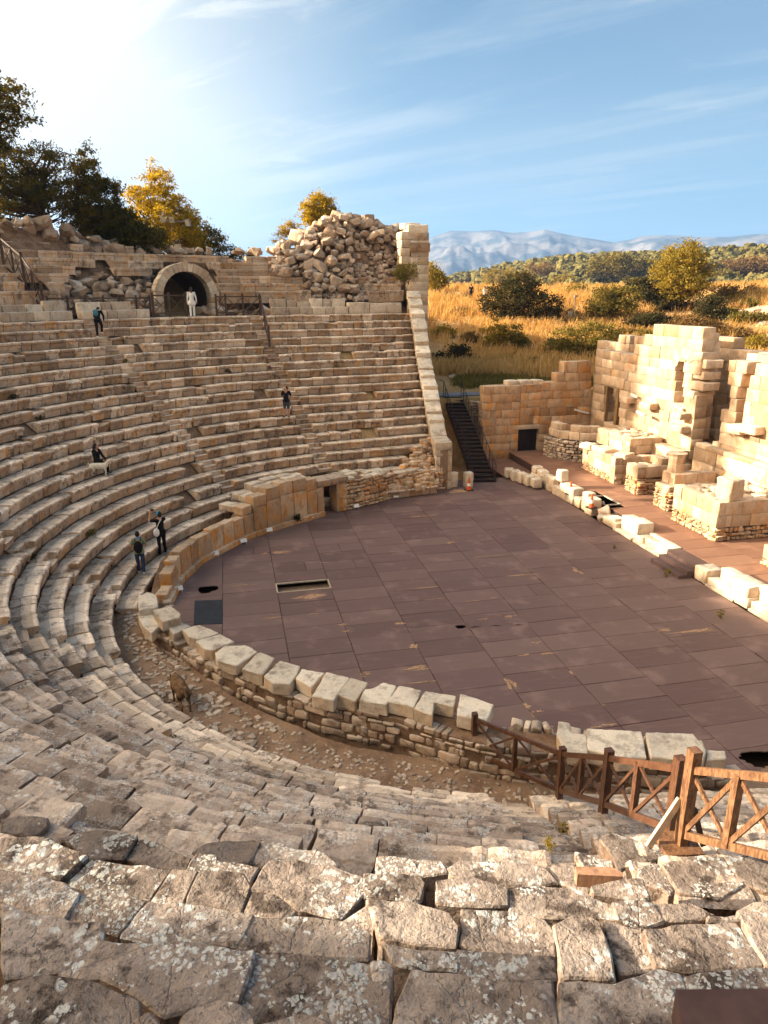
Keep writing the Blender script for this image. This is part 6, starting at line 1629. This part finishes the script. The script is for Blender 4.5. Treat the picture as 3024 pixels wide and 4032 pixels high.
def crown_mesh(blobs,n,ls,seed,asp=2.2,clump=.32,shell=.5,gapf=.0):
    """leaf-sized faces gathered in clumps through the crown's volume"""
    R=np.random.default_rng(seed); vol=np.array([b[3]*b[4]*b[5] for b in blobs])**.8; pr=vol/vol.sum()
    nc=max(6,n//34); bi=R.choice(len(blobs),nc,p=pr); B=np.array(blobs)[bi]
    d=R.normal(size=(nc,3)); d/=np.linalg.norm(d,axis=1)[:,None]; rad_=R.uniform(0,1,nc)**(1/3.); rad_=shell+(1-shell)*rad_ if shell else rad_
    rad_=np.where(R.random(nc)<.3,rad_*.7,rad_)*(1+R.normal(0,.10,nc))
    C=B[:,:3]+d*rad_[:,None]*B[:,3:6]
    ct=R.uniform(0,1,nc); cs=R.uniform(.6,1.4,nc)
    ci=R.integers(0,nc,n); P=C[ci]+R.normal(size=(n,3))*clump*cs[ci][:,None]*[1,1,.62]
    a=R.normal(size=(n,3)); a/=np.linalg.norm(a,axis=1)[:,None]; b=np.cross(a,R.normal(size=(n,3))); b/=np.linalg.norm(b,axis=1)[:,None]+1e-9
    sz=ls*R.uniform(.6,1.4,n)[:,None]
    V=np.stack([P-a*sz*asp*.5,P+b*sz*.5,P+a*sz*asp*.5,P-b*sz*.5],1).reshape(-1,3)
    t=np.clip(ct[ci]*.6+R.uniform(0,.4,n),0,1)
    return V,t,C
def crown_obj(name,V,t,mat,parent=None,**kw):
    n=len(V)//4; me=bpy.data.meshes.new(name); me.vertices.add(4*n); me.vertices.foreach_set('co',V.ravel()); me.loops.add(4*n); me.loops.foreach_set('vertex_index',np.arange(4*n,dtype=np.int32)); me.polygons.add(n); me.polygons.foreach_set('loop_start',np.arange(0,4*n,4,dtype=np.int32)); me.update(calc_edges=True)
    at=me.attributes.new('tint','FLOAT','FACE'); at.data.foreach_set('value',t.astype(np.float32)); me.materials.append(mat)
    return link(name,me,parent,**kw)
SEED=[100]
def tree(label,base,blobs,mat,n=6000,ls=.12,trunk=.16,name='pine_tree',cat='tree',group=None,asp=2.2,clump=.32,limbs=12,shell=.45,stems=1):
    """base xyz; blobs relative to base (x,y,z,rx,ry,rz)"""
    SEED[0]+=1; root=thing(name,label,cat,group,tuple(base)); V,t,C=crown_mesh(blobs,n,ls,SEED[0],asp,clump,shell)
    crown_obj('crown',V,t,mat,root)
    R=np.random.default_rng(SEED[0]); top=max(b[2] for b in blobs)-.2; mb=MB()
    for s in range(stems):
        lean=R.normal(0,.25,2)*(stems>1)*2+R.normal(0,.12,2); pts=[(lean[0]*f*f,lean[1]*f*f,-.3+(top+.3)*f) for f in np.linspace(0,1,7)]
        tube(mb,pts,[trunk*(1-.8*f) for f in np.linspace(0,1,7)],7)
        for k in range(limbs):
            c=C[R.integers(len(C))]; f=np.clip((c[2]*.75)/top,.15,.9)+R.uniform(-.05,.05); a=np.array([lean[0]*f*f,lean[1]*f*f,top*f]); m=(a+c)/2+[0,0,-.1]; tube(mb,[a,m,c],[trunk*.4*(1-f*.5),trunk*.25,trunk*.08],5)
    mb.build('trunk',M_bark,root,smooth=True); return root
def at_img(p,D,zb=None):
    P=atD(OV(*p),D); return P
def sz(px,D): return px*1.8228/FPX*D*1.0
def blobs_from(px,D,z0,P0,depth=.9):
    """px: (cx,cy,rx,ry) in overview pixels at distance D -> blobs relative to base"""
    out=[]
    for cx_,cy_,rx,ry in px:
        c=atD(OV(cx_,cy_),D); w_=sz(rx,D); h_=sz(ry,D); out.append((c[0]-P0[0],c[1]-P0[1],c[2]-P0[2],w_,w_*depth,h_))
    return out
def img_tree(label,base,D,px,mat,zb=None,**k):
    B=atD(OV(*base),D); B=np.array([B[0],B[1],B[2] if zb is None else zb]); return tree(label,B,blobs_from(px,D,B[2],B),mat,**k)
GP='pines behind the upper rim'
img_tree('dark pine whose crown reaches in at the upper left edge of the picture',(-95,520),40,[(-25,235,75,42),(20,262,42,26),(-60,200,80,40),(-20,300,40,16),(-90,320,80,60),(-80,420,70,60)],M_pine,n=15000,ls=.07,trunk=.3,asp=2.6,clump=.17,group=GP)
img_tree('broad dark pine at the left edge with gold-tinged top and open lower trunks',(95,520),52,[(10,372,75,46),(75,352,62,36),(130,372,55,38),(50,425,90,34),(120,430,60,30),(-40,420,60,60)],M_pine,n=18000,ls=.078,trunk=.26,asp=2.4,clump=.2,group=GP,limbs=26,stems=3)
img_tree('slender dark pine with a pointed tip between the broad pine and the golden one',(180,520),53,[(185,335,15,26),(192,372,30,22),(205,405,42,20),(195,440,55,26),(205,475,62,22),(238,402,22,12)],M_pine,n=13000,ls=.078,trunk=.2,asp=2.6,clump=.17,group=GP,limbs=24)
img_tree('golden sunlit conical pine behind the rim left of the arch',(345,560),61,[(335,362,16,26),(345,395,38,24),(335,430,58,26),(352,470,72,28),(345,510,85,32),(400,480,28,18),(395,520,50,26)],M_gold,n=24000,ls=.085,trunk=.24,asp=2.4,clump=.2,group=GP,limbs=30)
img_tree('low dark-green pine right of the golden one, sinking behind the rim',(440,575),63,[(425,505,28,26),(455,520,35,22),(420,540,50,22),(495,545,25,12),(520,555,40,9)],M_pine,n=9000,ls=.08,trunk=.16,asp=2.2,clump=.22,group=GP)
img_tree('dark thicket of young pines at the rim below the slender pine',(255,545),54,[(240,470,40,26),(275,500,50,32),(300,520,60,28),(215,490,40,26)],M_pine,n=22000,ls=.09,trunk=.12,asp=2.2,clump=.22,group=GP,stems=3,name='pine_thicket')
img_tree('gold and green cypress-like tree growing on top of the boulder heap',(690,492),60,[(668,452,17,22),(690,440,15,24),(710,452,16,22),(680,470,28,16),(705,472,26,15)],M_gold,n=12000,ls=.085,trunk=.1,asp=1.8,clump=.18,stems=3,limbs=6,name='juniper_tree')
img_tree('small yellow-green sapling left of the tree on the boulder heap',(625,530),60,[(625,488,11,12),(612,500,14,12),(600,520,10,14),(640,492,8,7)],M_gold,n=1500,ls=.07,trunk=.05,asp=1.8,clump=.18,stems=2,limbs=5,name='sapling')
img_tree('round green bush growing against the square pier on the heap',(882,605),51,[(882,585,24,20),(870,592,16,13)],M_olive,n=2600,ls=.06,trunk=.04,asp=1.6,clump=.18,stems=2,limbs=4,name='bush',cat='bush')
# unseen pines added beyond the left edge, shaped to shade seats, floor and facade
GS='unseen pines added beyond the left edge for shade'
def shade_pine(x,y,zt,rx,ry,hz,n=9000,ls=.2,lab='unseen dark pine added on the rim beyond the left edge to shade the theatre'):
    z0=12.; tree(lab,(x,y,z0),[(0,0,zt-z0-hz,rx,ry,hz),(0,ry*.5,zt-z0-hz*1.5,rx,ry*.7,hz*.8),(0,-ry*.5,zt-z0-hz*1.5,rx,ry*.7,hz*.8)],M_pine,n=n,ls=ls,trunk=.25,group=GS,clump=.4,shell=.2)
for y,zt in ((-3.6,15.2),(-.8,15.9),(2.4,15.5),(5.5,16.1),(8.6,15.7),(11.8,16.3),(15,15.8),(18.2,16.0),(21.4,15.6)): shade_pine(-31.5,y,zt,1.6,2.1,1.7,n=7000)
shade_pine(-31,-5.2,14.6,1.6,1.3,1.0,n=5000)
for y,zt in ((-13.5,20.5),(-16.6,21.),(-19.5,21.5),(-23,22)): shade_pine(-31,y,zt,2.,2.0,4.6,n=24000)
for x,y,zt in ((-32,30.8,28.5),(-33,34.2,29.5),(-31,37.6,28)): shade_pine(x,y,zt,2.0,1.5,5.2,n=6500)
# right hillside
def bush(label,base,px,mat,n=3000,ls=None,**k):
    P=ter(OV(*base)); D=math.hypot(P[0]-CAM[0],P[1]-CAM[1]); k.setdefault('name','bush'); k.setdefault('cat','bush'); k.setdefault('group','bushes and small trees on the dry slope'); k.setdefault('trunk',.08); k.setdefault('stems',3); k.setdefault('limbs',5)
    return tree(label,P,blobs_from(px,D,P[2],P),mat,n=n,ls=ls or D*.0016,clump=k.pop('clump',D*.0035),asp=k.pop('asp',1.7),**k)
bush('big dark rounded bush in the middle of the golden grass slope',(1130,700),[(1105,640,55,42),(1150,660,60,38),(1080,655,38,30),(1185,682,30,20),(1125,615,40,22)],M_dark,n=16000)
bush('yellow-topped bush just behind the big dark bush',(1095,625),[(1085,600,38,16),(1120,602,24,12),(1150,610,28,12)],M_yel,n=4500)
bush('leafless reddish thicket above the dark bush on the ridge',(1165,610),[(1160,585,32,20),(1180,595,22,14)],M_brown,n=1600,limbs=22,trunk=.12)
bush('small yellow bush left of its twin below the dark bush',(1078,762),[(1075,728,24,28),(1068,745,20,16)],M_yel,n=3500)
bush('small yellow-green bush right of its twin on the lower slope',(1112,765),[(1112,722,20,20),(1120,745,24,18)],M_olive,n=3200)
bush('wide low olive-brown bush left of the stage building top',(1250,775),[(1235,735,50,28),(1290,728,50,30),(1210,752,35,20),(1330,745,40,24),(1265,755,60,16)],M_olive,n=13000)
bush('round olive tree with a visible trunk on the ridge',(1332,608),[(1330,575,50,22),(1300,585,26,14),(1360,582,26,16),(1330,560,30,12)],M_olive,n=7000,trunk=.16,name='olive_tree',cat='tree',stems=2,limbs=10)
bush('smaller olive tree between the round one and the bright pine',(1405,605),[(1402,578,20,16),(1390,590,16,10)],M_olive,n=2200,trunk=.1,name='olive_tree',cat='tree')
bush('bright yellow-green pine with pale trunk standing highest on the slope',(1451,672),[(1490,535,16,18),(1475,560,46,24),(1465,590,50,26),(1485,610,52,24),(1475,632,34,16),(1440,580,22,20),(1445,632,18,12),(1520,575,18,14)],M_yel,n=15000,trunk=.2,name='pine_tree',cat='tree',stems=1,limbs=14)
bush('feathery olive tree with forked stem below the round olive',(1322,700),[(1310,650,38,26),(1345,640,30,22),(1300,672,32,16),(1350,668,30,20),(1325,630,26,14)],M_olive,n=8000,trunk=.12,name='olive_tree',cat='tree',stems=2,limbs=10)
bush('dark thicket under the bright pine',(1415,668),[(1400,630,30,20),(1420,650,36,24),(1375,615,26,14),(1440,665,30,18)],M_dark,n=8000)
bush('dark low scrub left of the stage building crest',(1405,718),[(1400,695,36,18),(1380,700,30,12),(1430,700,24,14)],M_dark,n=5000)
bush('brown flowering scrub behind the highest facade blocks',(1490,725),[(1470,705,30,18),(1510,700,34,16),(1540,708,24,12)],M_brown,n=6000)
bush('dark bush right of the bright pine',(1540,695),[(1535,668,28,26),(1550,685,22,16),(1520,690,22,14)],M_dark,n=5500)
for a,b,w_,h_,mt_,n_,lb in ((1250,640,26,14,M_olive,2500,'small olive scrub in the grass left of the forked olive tree'),(1360,738,40,16,M_brown,4000,'brown scrub just behind the left crest of the facade'),(1215,775,30,14,M_olive,2600,'low scrub at the left foot of the wide low bush'),(1590,735,34,16,M_brown,3000,'dry brown scrub behind the right end of the facade'),(1640,760,30,18,M_yel,3000,'yellowish scrub at the right edge just above the wall tops'),(1020,740,22,12,M_brown,2000,'brown tuft of scrub on the lower slope'),(960,730,24,14,M_yel,2500,'yellow scrub beside the coping, below the ridge'),(1165,700,30,12,M_brown,2200,'brown scrub at the foot of the big dark bush'),(1290,612,20,9,M_dark,1500,'dark scrub under the round olive tree'),(1625,640,24,10,M_brown,1600,'small brown scrub on the bare ground at the right edge'),(1450,625,40,16,M_dark,4500,'dark scrub directly behind the trunk of the bright pine'),(1575,650,30,16,M_brown,3000,'brown scrub beside the bare ground right of the bright pine'),(1600,700,26,12,M_olive,2500,'small olive bush above the back wall of the stage building'),(1400,745,44,16,M_olive,4500,'olive scrub along the top edge of the facade'),(1220,615,26,10,M_yel,2200,'small yellow bush on the ridge between the dark bush and the olive tree'),(1560,612,40,14,M_olive,3500,'olive scrub on the skyline right of the bright pine')):
    bush(lb,(a,b),[(a-w_*.4,b-h_*.7,w_*.6,h_*.8),(a+w_*.4,b-h_*.6,w_*.6,h_*.7),(a,b-h_,w_*.5,h_*.8)],mt_,n=n_)
_R=np.random.default_rng(44); _px=[]
while len(_px)<22:
    a_,b_=_R.uniform(935,1655),_R.uniform(612,735)
    if all(abs(a_-c)>22 or abs(b_-d)>12 for c,d in _px) and not(1040<a_<1220 and 600<b_<705): _px.append((a_,b_))
for k_,(a,b) in enumerate(_px):
    w_=_R.uniform(9,20); h_=w_*_R.uniform(.4,.7)
    bush('low rounded scrub dotted over the golden grass slope',(a,b),[(a-w_*.4,b-h_*.6,w_*.6,h_*.7),(a+w_*.4,b-h_*.5,w_*.55,h_*.6)],(M_brown,M_olive,M_yel)[k_%3],n=1300,group='scrub dotted over the slope',name='scrub')
bush('long brownish hedge of scrub at the right edge below the skyline',(1620,600),[(1570,585,36,16),(1610,578,36,16),(1650,572,34,18),(1690,570,30,18)],M_brown,n=7500)
bush('dark scrub behind the bright pine at the skyline',(1530,600),[(1530,585,24,12),(1510,575,20,10)],M_dark,n=2500)
bush('yellow bush pressed against the right side of the square pier',(940,640),[(930,595,16,30),(942,615,18,20),(948,600,14,16)],M_yel,n=4000)
bush('dark green shrub in the shade at the foot of the slope near the coping',(1000,792),[(995,765,22,20),(1010,778,18,12),(980,782,20,10)],M_dark,n=3500)
bush('second dark green shrub in the shaded terrace corner',(952,790),[(950,775,16,12),(962,782,14,8)],M_dark,n=1800)
for a,b in ((1060,790),(1100,785),(1145,792),(1180,780),(1200,795),(1035,800)):
    bush('low green tuft on the shaded terrace behind the side wall',(a,b),[(a,b-8,24,9),(a+14,b-4,16,7)],M_olive,n=1500,group='low green tufts on the terrace',name='shrub')
# green weeds between the stones
def weed(p,D_P,label,s=.16,mt=None):
    P=D_P; SEED[0]+=1; V,t,C=crown_mesh([(0,0,s*.8,s*.7,s*.7,s)],260,s*.13,SEED[0],3.,s*.22,.2); o=crown_obj('weed',V,t,mt or M_olive,None,label=label,cat='weed'); o.location=tuple(P)
weed(0,coneC(qg(115,1150))-np.array([0,0,.0]),'yellow-green weed at the sunlit stair edge below the fence',.07,M_yel)
weed(0,coneC(qe(1350,1290)),'small green weed between near seat rows',.09)
weed(0,on(qe(1395,830),1.0),'mossy green weed behind the second fence post',.2)
weed(0,on(qh(930,590),.5),'green tuft in the low wall block right of the steps',.17)
weed(0,on(qh(1310,885),.3),'green tuft at the foot of the long block of the low wall',.15)
weed(0,on(q2(1130,432),.3),'tiny dark weed on the low wall left of the steps',.1)
weed(0,on(q1(800,295),.05)+np.array([0,0,.02]),'dry dark weed at the foot of the slab wall near the doorway',.3,M_dark)
for k in range(34):
    i=int(rng.integers(2,19)); s=rng.uniform(-.9,PH+.1); x,y=path(ri(i)+.62,s); X=proj((x,y,zi(i)))
    if X[2]<4 or not(0<X[0]<3024): continue
    sc_=rng.uniform(.08,.2); SEED[0]+=1; V,t,C=crown_mesh([(0,0,sc_*.5,sc_,sc_,sc_*.6)],160,sc_*.2,SEED[0],2.,sc_*.3,.2)
    o=crown_obj('weed',V,t,M_dark if k%2 else M_olive,None,label='small weed growing in a joint between the seat rows',cat='weed',group='weeds in the joints of the seating'); o.location=(x,y,zi(i)+.01)
# dry grass of the slope
def grass(name,label,n,D0,D1,a0,a1,hh,wd,mt,seed,msk=None):
    R=np.random.default_rng(seed); nt_=n//14; az=np.radians(R.uniform(a0,a1,nt_)); D=np.sqrt(R.uniform(D0**2,D1**2,nt_)); x=CAM[0]+D*np.sin(az); y=CAM[1]+D*np.cos(az)
    P=np.stack([x,y,0*x],-1); dn=fbm(P,.16,77,3)+R.normal(0,.12,nt_); ok=(dn>-.10)&(y>27.5)
    if msk is not None: ok&=msk(x,y,D)
    x,y,D=x[ok],y[ok],D[ok]; m_=len(x); z=terrain(x,y)
    bx=np.repeat(x,14)+R.normal(0,.22,m_*14); by=np.repeat(y,14)+R.normal(0,.22,m_*14); bz=np.repeat(z,14)-.08; h=hh*R.uniform(.5,1.3,m_*14)*np.repeat(R.uniform(.6,1.3,m_),14)
    lx=R.normal(0,.28,m_*14)*h+.12*h; ly=R.normal(0,.28,m_*14)*h; an=R.uniform(0,6.28,m_*14); w2=wd*R.uniform(.6,1.4,m_*14)
    A=np.stack([bx-np.cos(an)*w2,by-np.sin(an)*w2,bz],-1);B=np.stack([bx+np.cos(an)*w2,by+np.sin(an)*w2,bz],-1);Cc=np.stack([bx+lx+np.cos(an)*w2*.5,by+ly,bz+h],-1);Dd_=np.stack([bx+lx-np.cos(an)*w2*.5,by+ly,bz+h*.96],-1)
    V=np.stack([A,B,Cc,Dd_],1).reshape(-1,3); t=np.clip(np.repeat(R.uniform(0,1,m_),14)*.7+R.uniform(0,.3,m_*14),0,1)
    crown_obj(name,V,t,mt,None,label=label,kind='stuff')
M_straw=leafmat('straw_grass',(.42,.26,.10),(.62,.44,.22),(.34,.18,.06),.35)
M_ggrass=leafmat('green_grass',(.09,.085,.02),(.18,.15,.04),(.26,.18,.06),.3)
grass('dry_grass','tall golden dry grass covering the slope behind the theatre',260000,57,128,15.5,47,.95,.035,M_straw,5)
grass('green_grass','short greenish grass of the shaded terrace',60000,52,66,18,44,.38,.03,M_ggrass,6)
grass('dry_grass','sparse dry grass on the far side of the ridge and at the right edge',60000,66,135,38,60,.7,.04,M_straw,8)
# path and bare patches
def strip(name,px,wd,mt,lab=None):
    Q=[ter(OV(*p)) for p in px]; mb=MB(); V=[]
    Q=np.array(Q); n=40; tt=np.linspace(0,len(Q)-1,n); X=np.interp(tt,range(len(Q)),Q[:,0]); Y=np.interp(tt,range(len(Q)),Q[:,1])
    for k in range(n):
        d=np.array([X[min(k+1,n-1)]-X[max(k-1,0)],Y[min(k+1,n-1)]-Y[max(k-1,0)]]); d/=np.linalg.norm(d)+1e-9
        for o in np.linspace(-1,1,7): x=X[k]-d[1]*o*wd/2*(1+.2*math.sin(k*.9)); y=Y[k]+d[0]*o*wd/2; V.append((x,y,float(terrain(x,y))+.05*(1-abs(o))+.02))
    idx=np.arange(n*7).reshape(n,7); F=np.stack([idx[:-1,:-1],idx[:-1,1:],idx[1:,1:],idx[1:,:-1]],-1).reshape(-1,4); mb.add(V,F.tolist()); mb.build(name,mt,smooth=True,kind='structure')
M_path=earth('sandy_path',(.50,.36,.24),(.60,.46,.32),(.40,.28,.18),.8)
strip('sandy_path',[(1560,612),(1600,602),(1660,590),(1720,580)],4.,M_path)
strip('sandy_path',[(1050,778),(1130,776),(1200,777),(1260,786)],3.,M_path)
strip('sandy_path',[(1570,720),(1600,690),(1650,668),(1700,660)],5.,M_path)
for k in range(26):
    a,b=rng.uniform(1540,1655),rng.uniform(625,705)
    P=ter(OV(a,b)); boulder(P,rng.uniform(.4,1.1),'pale rock scattered on the bare ground at the right edge of the slope','rocks on the bare slope',name='hillside_rock',cat='rock')
for a,b,s_ in ((965,800,.9),(975,815,.7),(1010,770,.8),(1075,795,.9),(1060,800,.6),(1130,745,.8),(1150,750,1.),(940,790,.8)):
    boulder(ter(OV(a,b)),s_,'pale rock lying in the grass of the shaded terrace','rocks on the terrace',name='hillside_rock',cat='rock')

# ------------------------------------------------------------------ far woods, mountains, clouds' shade, haze
def far_woods():
    R=np.random.default_rng(3); n=5200; az=np.radians(R.uniform(13,62,n)); D=150+R.uniform(0,1,n)**.8*620; x=CAM[0]+D*np.sin(az); y=CAM[1]+D*np.cos(az); P=np.stack([x,y,0*x],-1)
    azd=np.degrees(az); bare=(fbm(P,.02,55,3)>.22)&(azd<27)
    ok=~bare; x,y,D=x[ok],y[ok],D[ok]; n=len(x); z=terrain(x,y)
    V0,F=rtemplate(3,3,3); U=V0/np.linalg.norm(V0,axis=1)[:,None]; s=R.uniform(2.,4.6,n)*np.interp(D,[150,400,800],[.55,.9,1.25])
    F=np.array(F); out=[];ff=[];tt=[]
    for k in range(n):
        W=U*(1+R.normal(0,.16,len(U)))[:,None]*[1,1,.72]*s[k]; out.append(W+[x[k],y[k],z[k]+s[k]*.45]); ff.append(F+k*len(U)); tt+= [(R.uniform(0,1),0)]*len(F)
    mb=MB(); mb.v=[np.concatenate(out)]; mb.f=np.concatenate(ff).tolist(); mb.t=[]; mb.n=1
    tr=R.uniform(0,1,n); mb.t=[(t,0.) for t in np.repeat(tr,len(F))]
    mb.build('far_woods',leafmat('woodland',(.075,.072,.022),(.15,.13,.04),(.20,.13,.04),.1),smooth=False,kind='stuff',label='distant low green woods and scrub covering the far hill')
far_woods()
def mountains():
    m,nt,bs,o=mat('haze_tinted_rock'); g=G(nt); P=g.n('ShaderNodeNewGeometry').outputs['Position']
    n=g.noise(P,.004,7,.7); n2=g.noise(P,.0015,4,.6); nz=g.n('ShaderNodeNewGeometry').outputs['Normal']; sp=g.n('ShaderNodeSeparateXYZ'); g.l(nz,sp.inputs[0])
    col=g.mix(g.ramp(n,.44,.58),(.03,.05,.07),(.15,.145,.15)); col=g.mix(g.math('MULTIPLY',g.ramp(sp.outputs[2],.75,.4),.5),col,(.2,.19,.19)); g.l(col,bs.inputs['Base Color']); bs.inputs['Roughness'].default_value=.95  # bluish rock, part of the distance haze put into its colour
    # skyline read from the photo: overview x -> y
    sk_=[(860,560),(905,530),(925,512),(960,498),(1000,500),(1040,497),(1075,503),(1110,502),(1140,496),(1165,503),(1200,511),(1235,517),(1275,525),(1300,520),(1330,512),(1370,510),(1400,511),(1440,515),(1500,514),(1540,509),(1580,508),(1620,505),(1659,498),(1700,495),(1800,492)]
    Dm=6500.; az=lambda ox: YAW+math.atan((OV(ox,0)[0]-1512)/(FPX*math.cos(PITCH)))
    A=np.linspace(az(840),az(1850),260); xs=np.array([az(p[0]) for p in sk_]); hs=np.array([atD(OV(p[0],p[1]),Dm)[2] for p in sk_]); H=np.interp(A,xs,hs)
    V=[];R_n=46
    for j in range(R_n):
        f=j/(R_n-1)*1.5; Dj=Dm-2600+2600*f
        for a,hh in zip(A,H):
            a_=a; x=CAM[0]+Dj*math.sin(a_); y=CAM[1]+Dj*math.cos(a_); V.append((x,y,hh*f if f<1 else hh*(1-(f-1)*1.2)))
    V=np.array(V).reshape(R_n,len(A),3); P=V.reshape(-1,3)*[1,1,0]; f=np.repeat(np.linspace(0,1.5,R_n),len(A))
    rid=1-np.abs(fbm(P,.0016,4,5))*2.2; prof=np.clip(f,0,1)**1.25
    z=V.reshape(-1,3)[:,2]; top=np.tile(H,R_n); zz_=np.where(f<1,top*prof,z)+ (rid*.45+fbm(P,.005,9,5)*.6)*top*.3*np.sin(np.clip(f,0,1)*math.pi)*1.0 - 60*(f<.05)
    Vf=V.reshape(-1,3).copy(); Vf[:,2]=zz_
    idx=np.arange(R_n*len(A)).reshape(R_n,len(A)); F=np.stack([idx[:-1,:-1],idx[:-1,1:],idx[1:,1:],idx[1:,:-1]],-1).reshape(-1,4)
    mb=MB(); mb.add(Vf,F[:,::-1].tolist()); mb.build('mountains',m,smooth=True,kind='structure')
mountains()
# ------------------------------------------------------------------ air
HAZE_L=9500.
mb=MB(); z0,z1=-120.,900.; V=[(-9500,-300,z0),(12000,-300,z0),(12000,9800,z0),(-9500,9800,z0)]; V+=[(a,b_,z1) for a,b_,c in V]
mb.add(V,CUBEF); hm=bpy.data.materials.new('air'); hm.use_nodes=True; nt=hm.node_tree; nt.nodes.clear(); o_=nt.nodes.new('ShaderNodeOutputMaterial'); v_=nt.nodes.new('ShaderNodeVolumePrincipled'); v_.inputs['Color'].default_value=(.26,.50,1,1); v_.inputs['Density'].default_value=.00011; v_.inputs['Anisotropy'].default_value=.2; nt.links.new(v_.outputs[0],o_.inputs['Volume'])
mb.build('haze',hm,kind='stuff',label='thin blue afternoon haze in the air between the theatre and the mountains')
#@@END
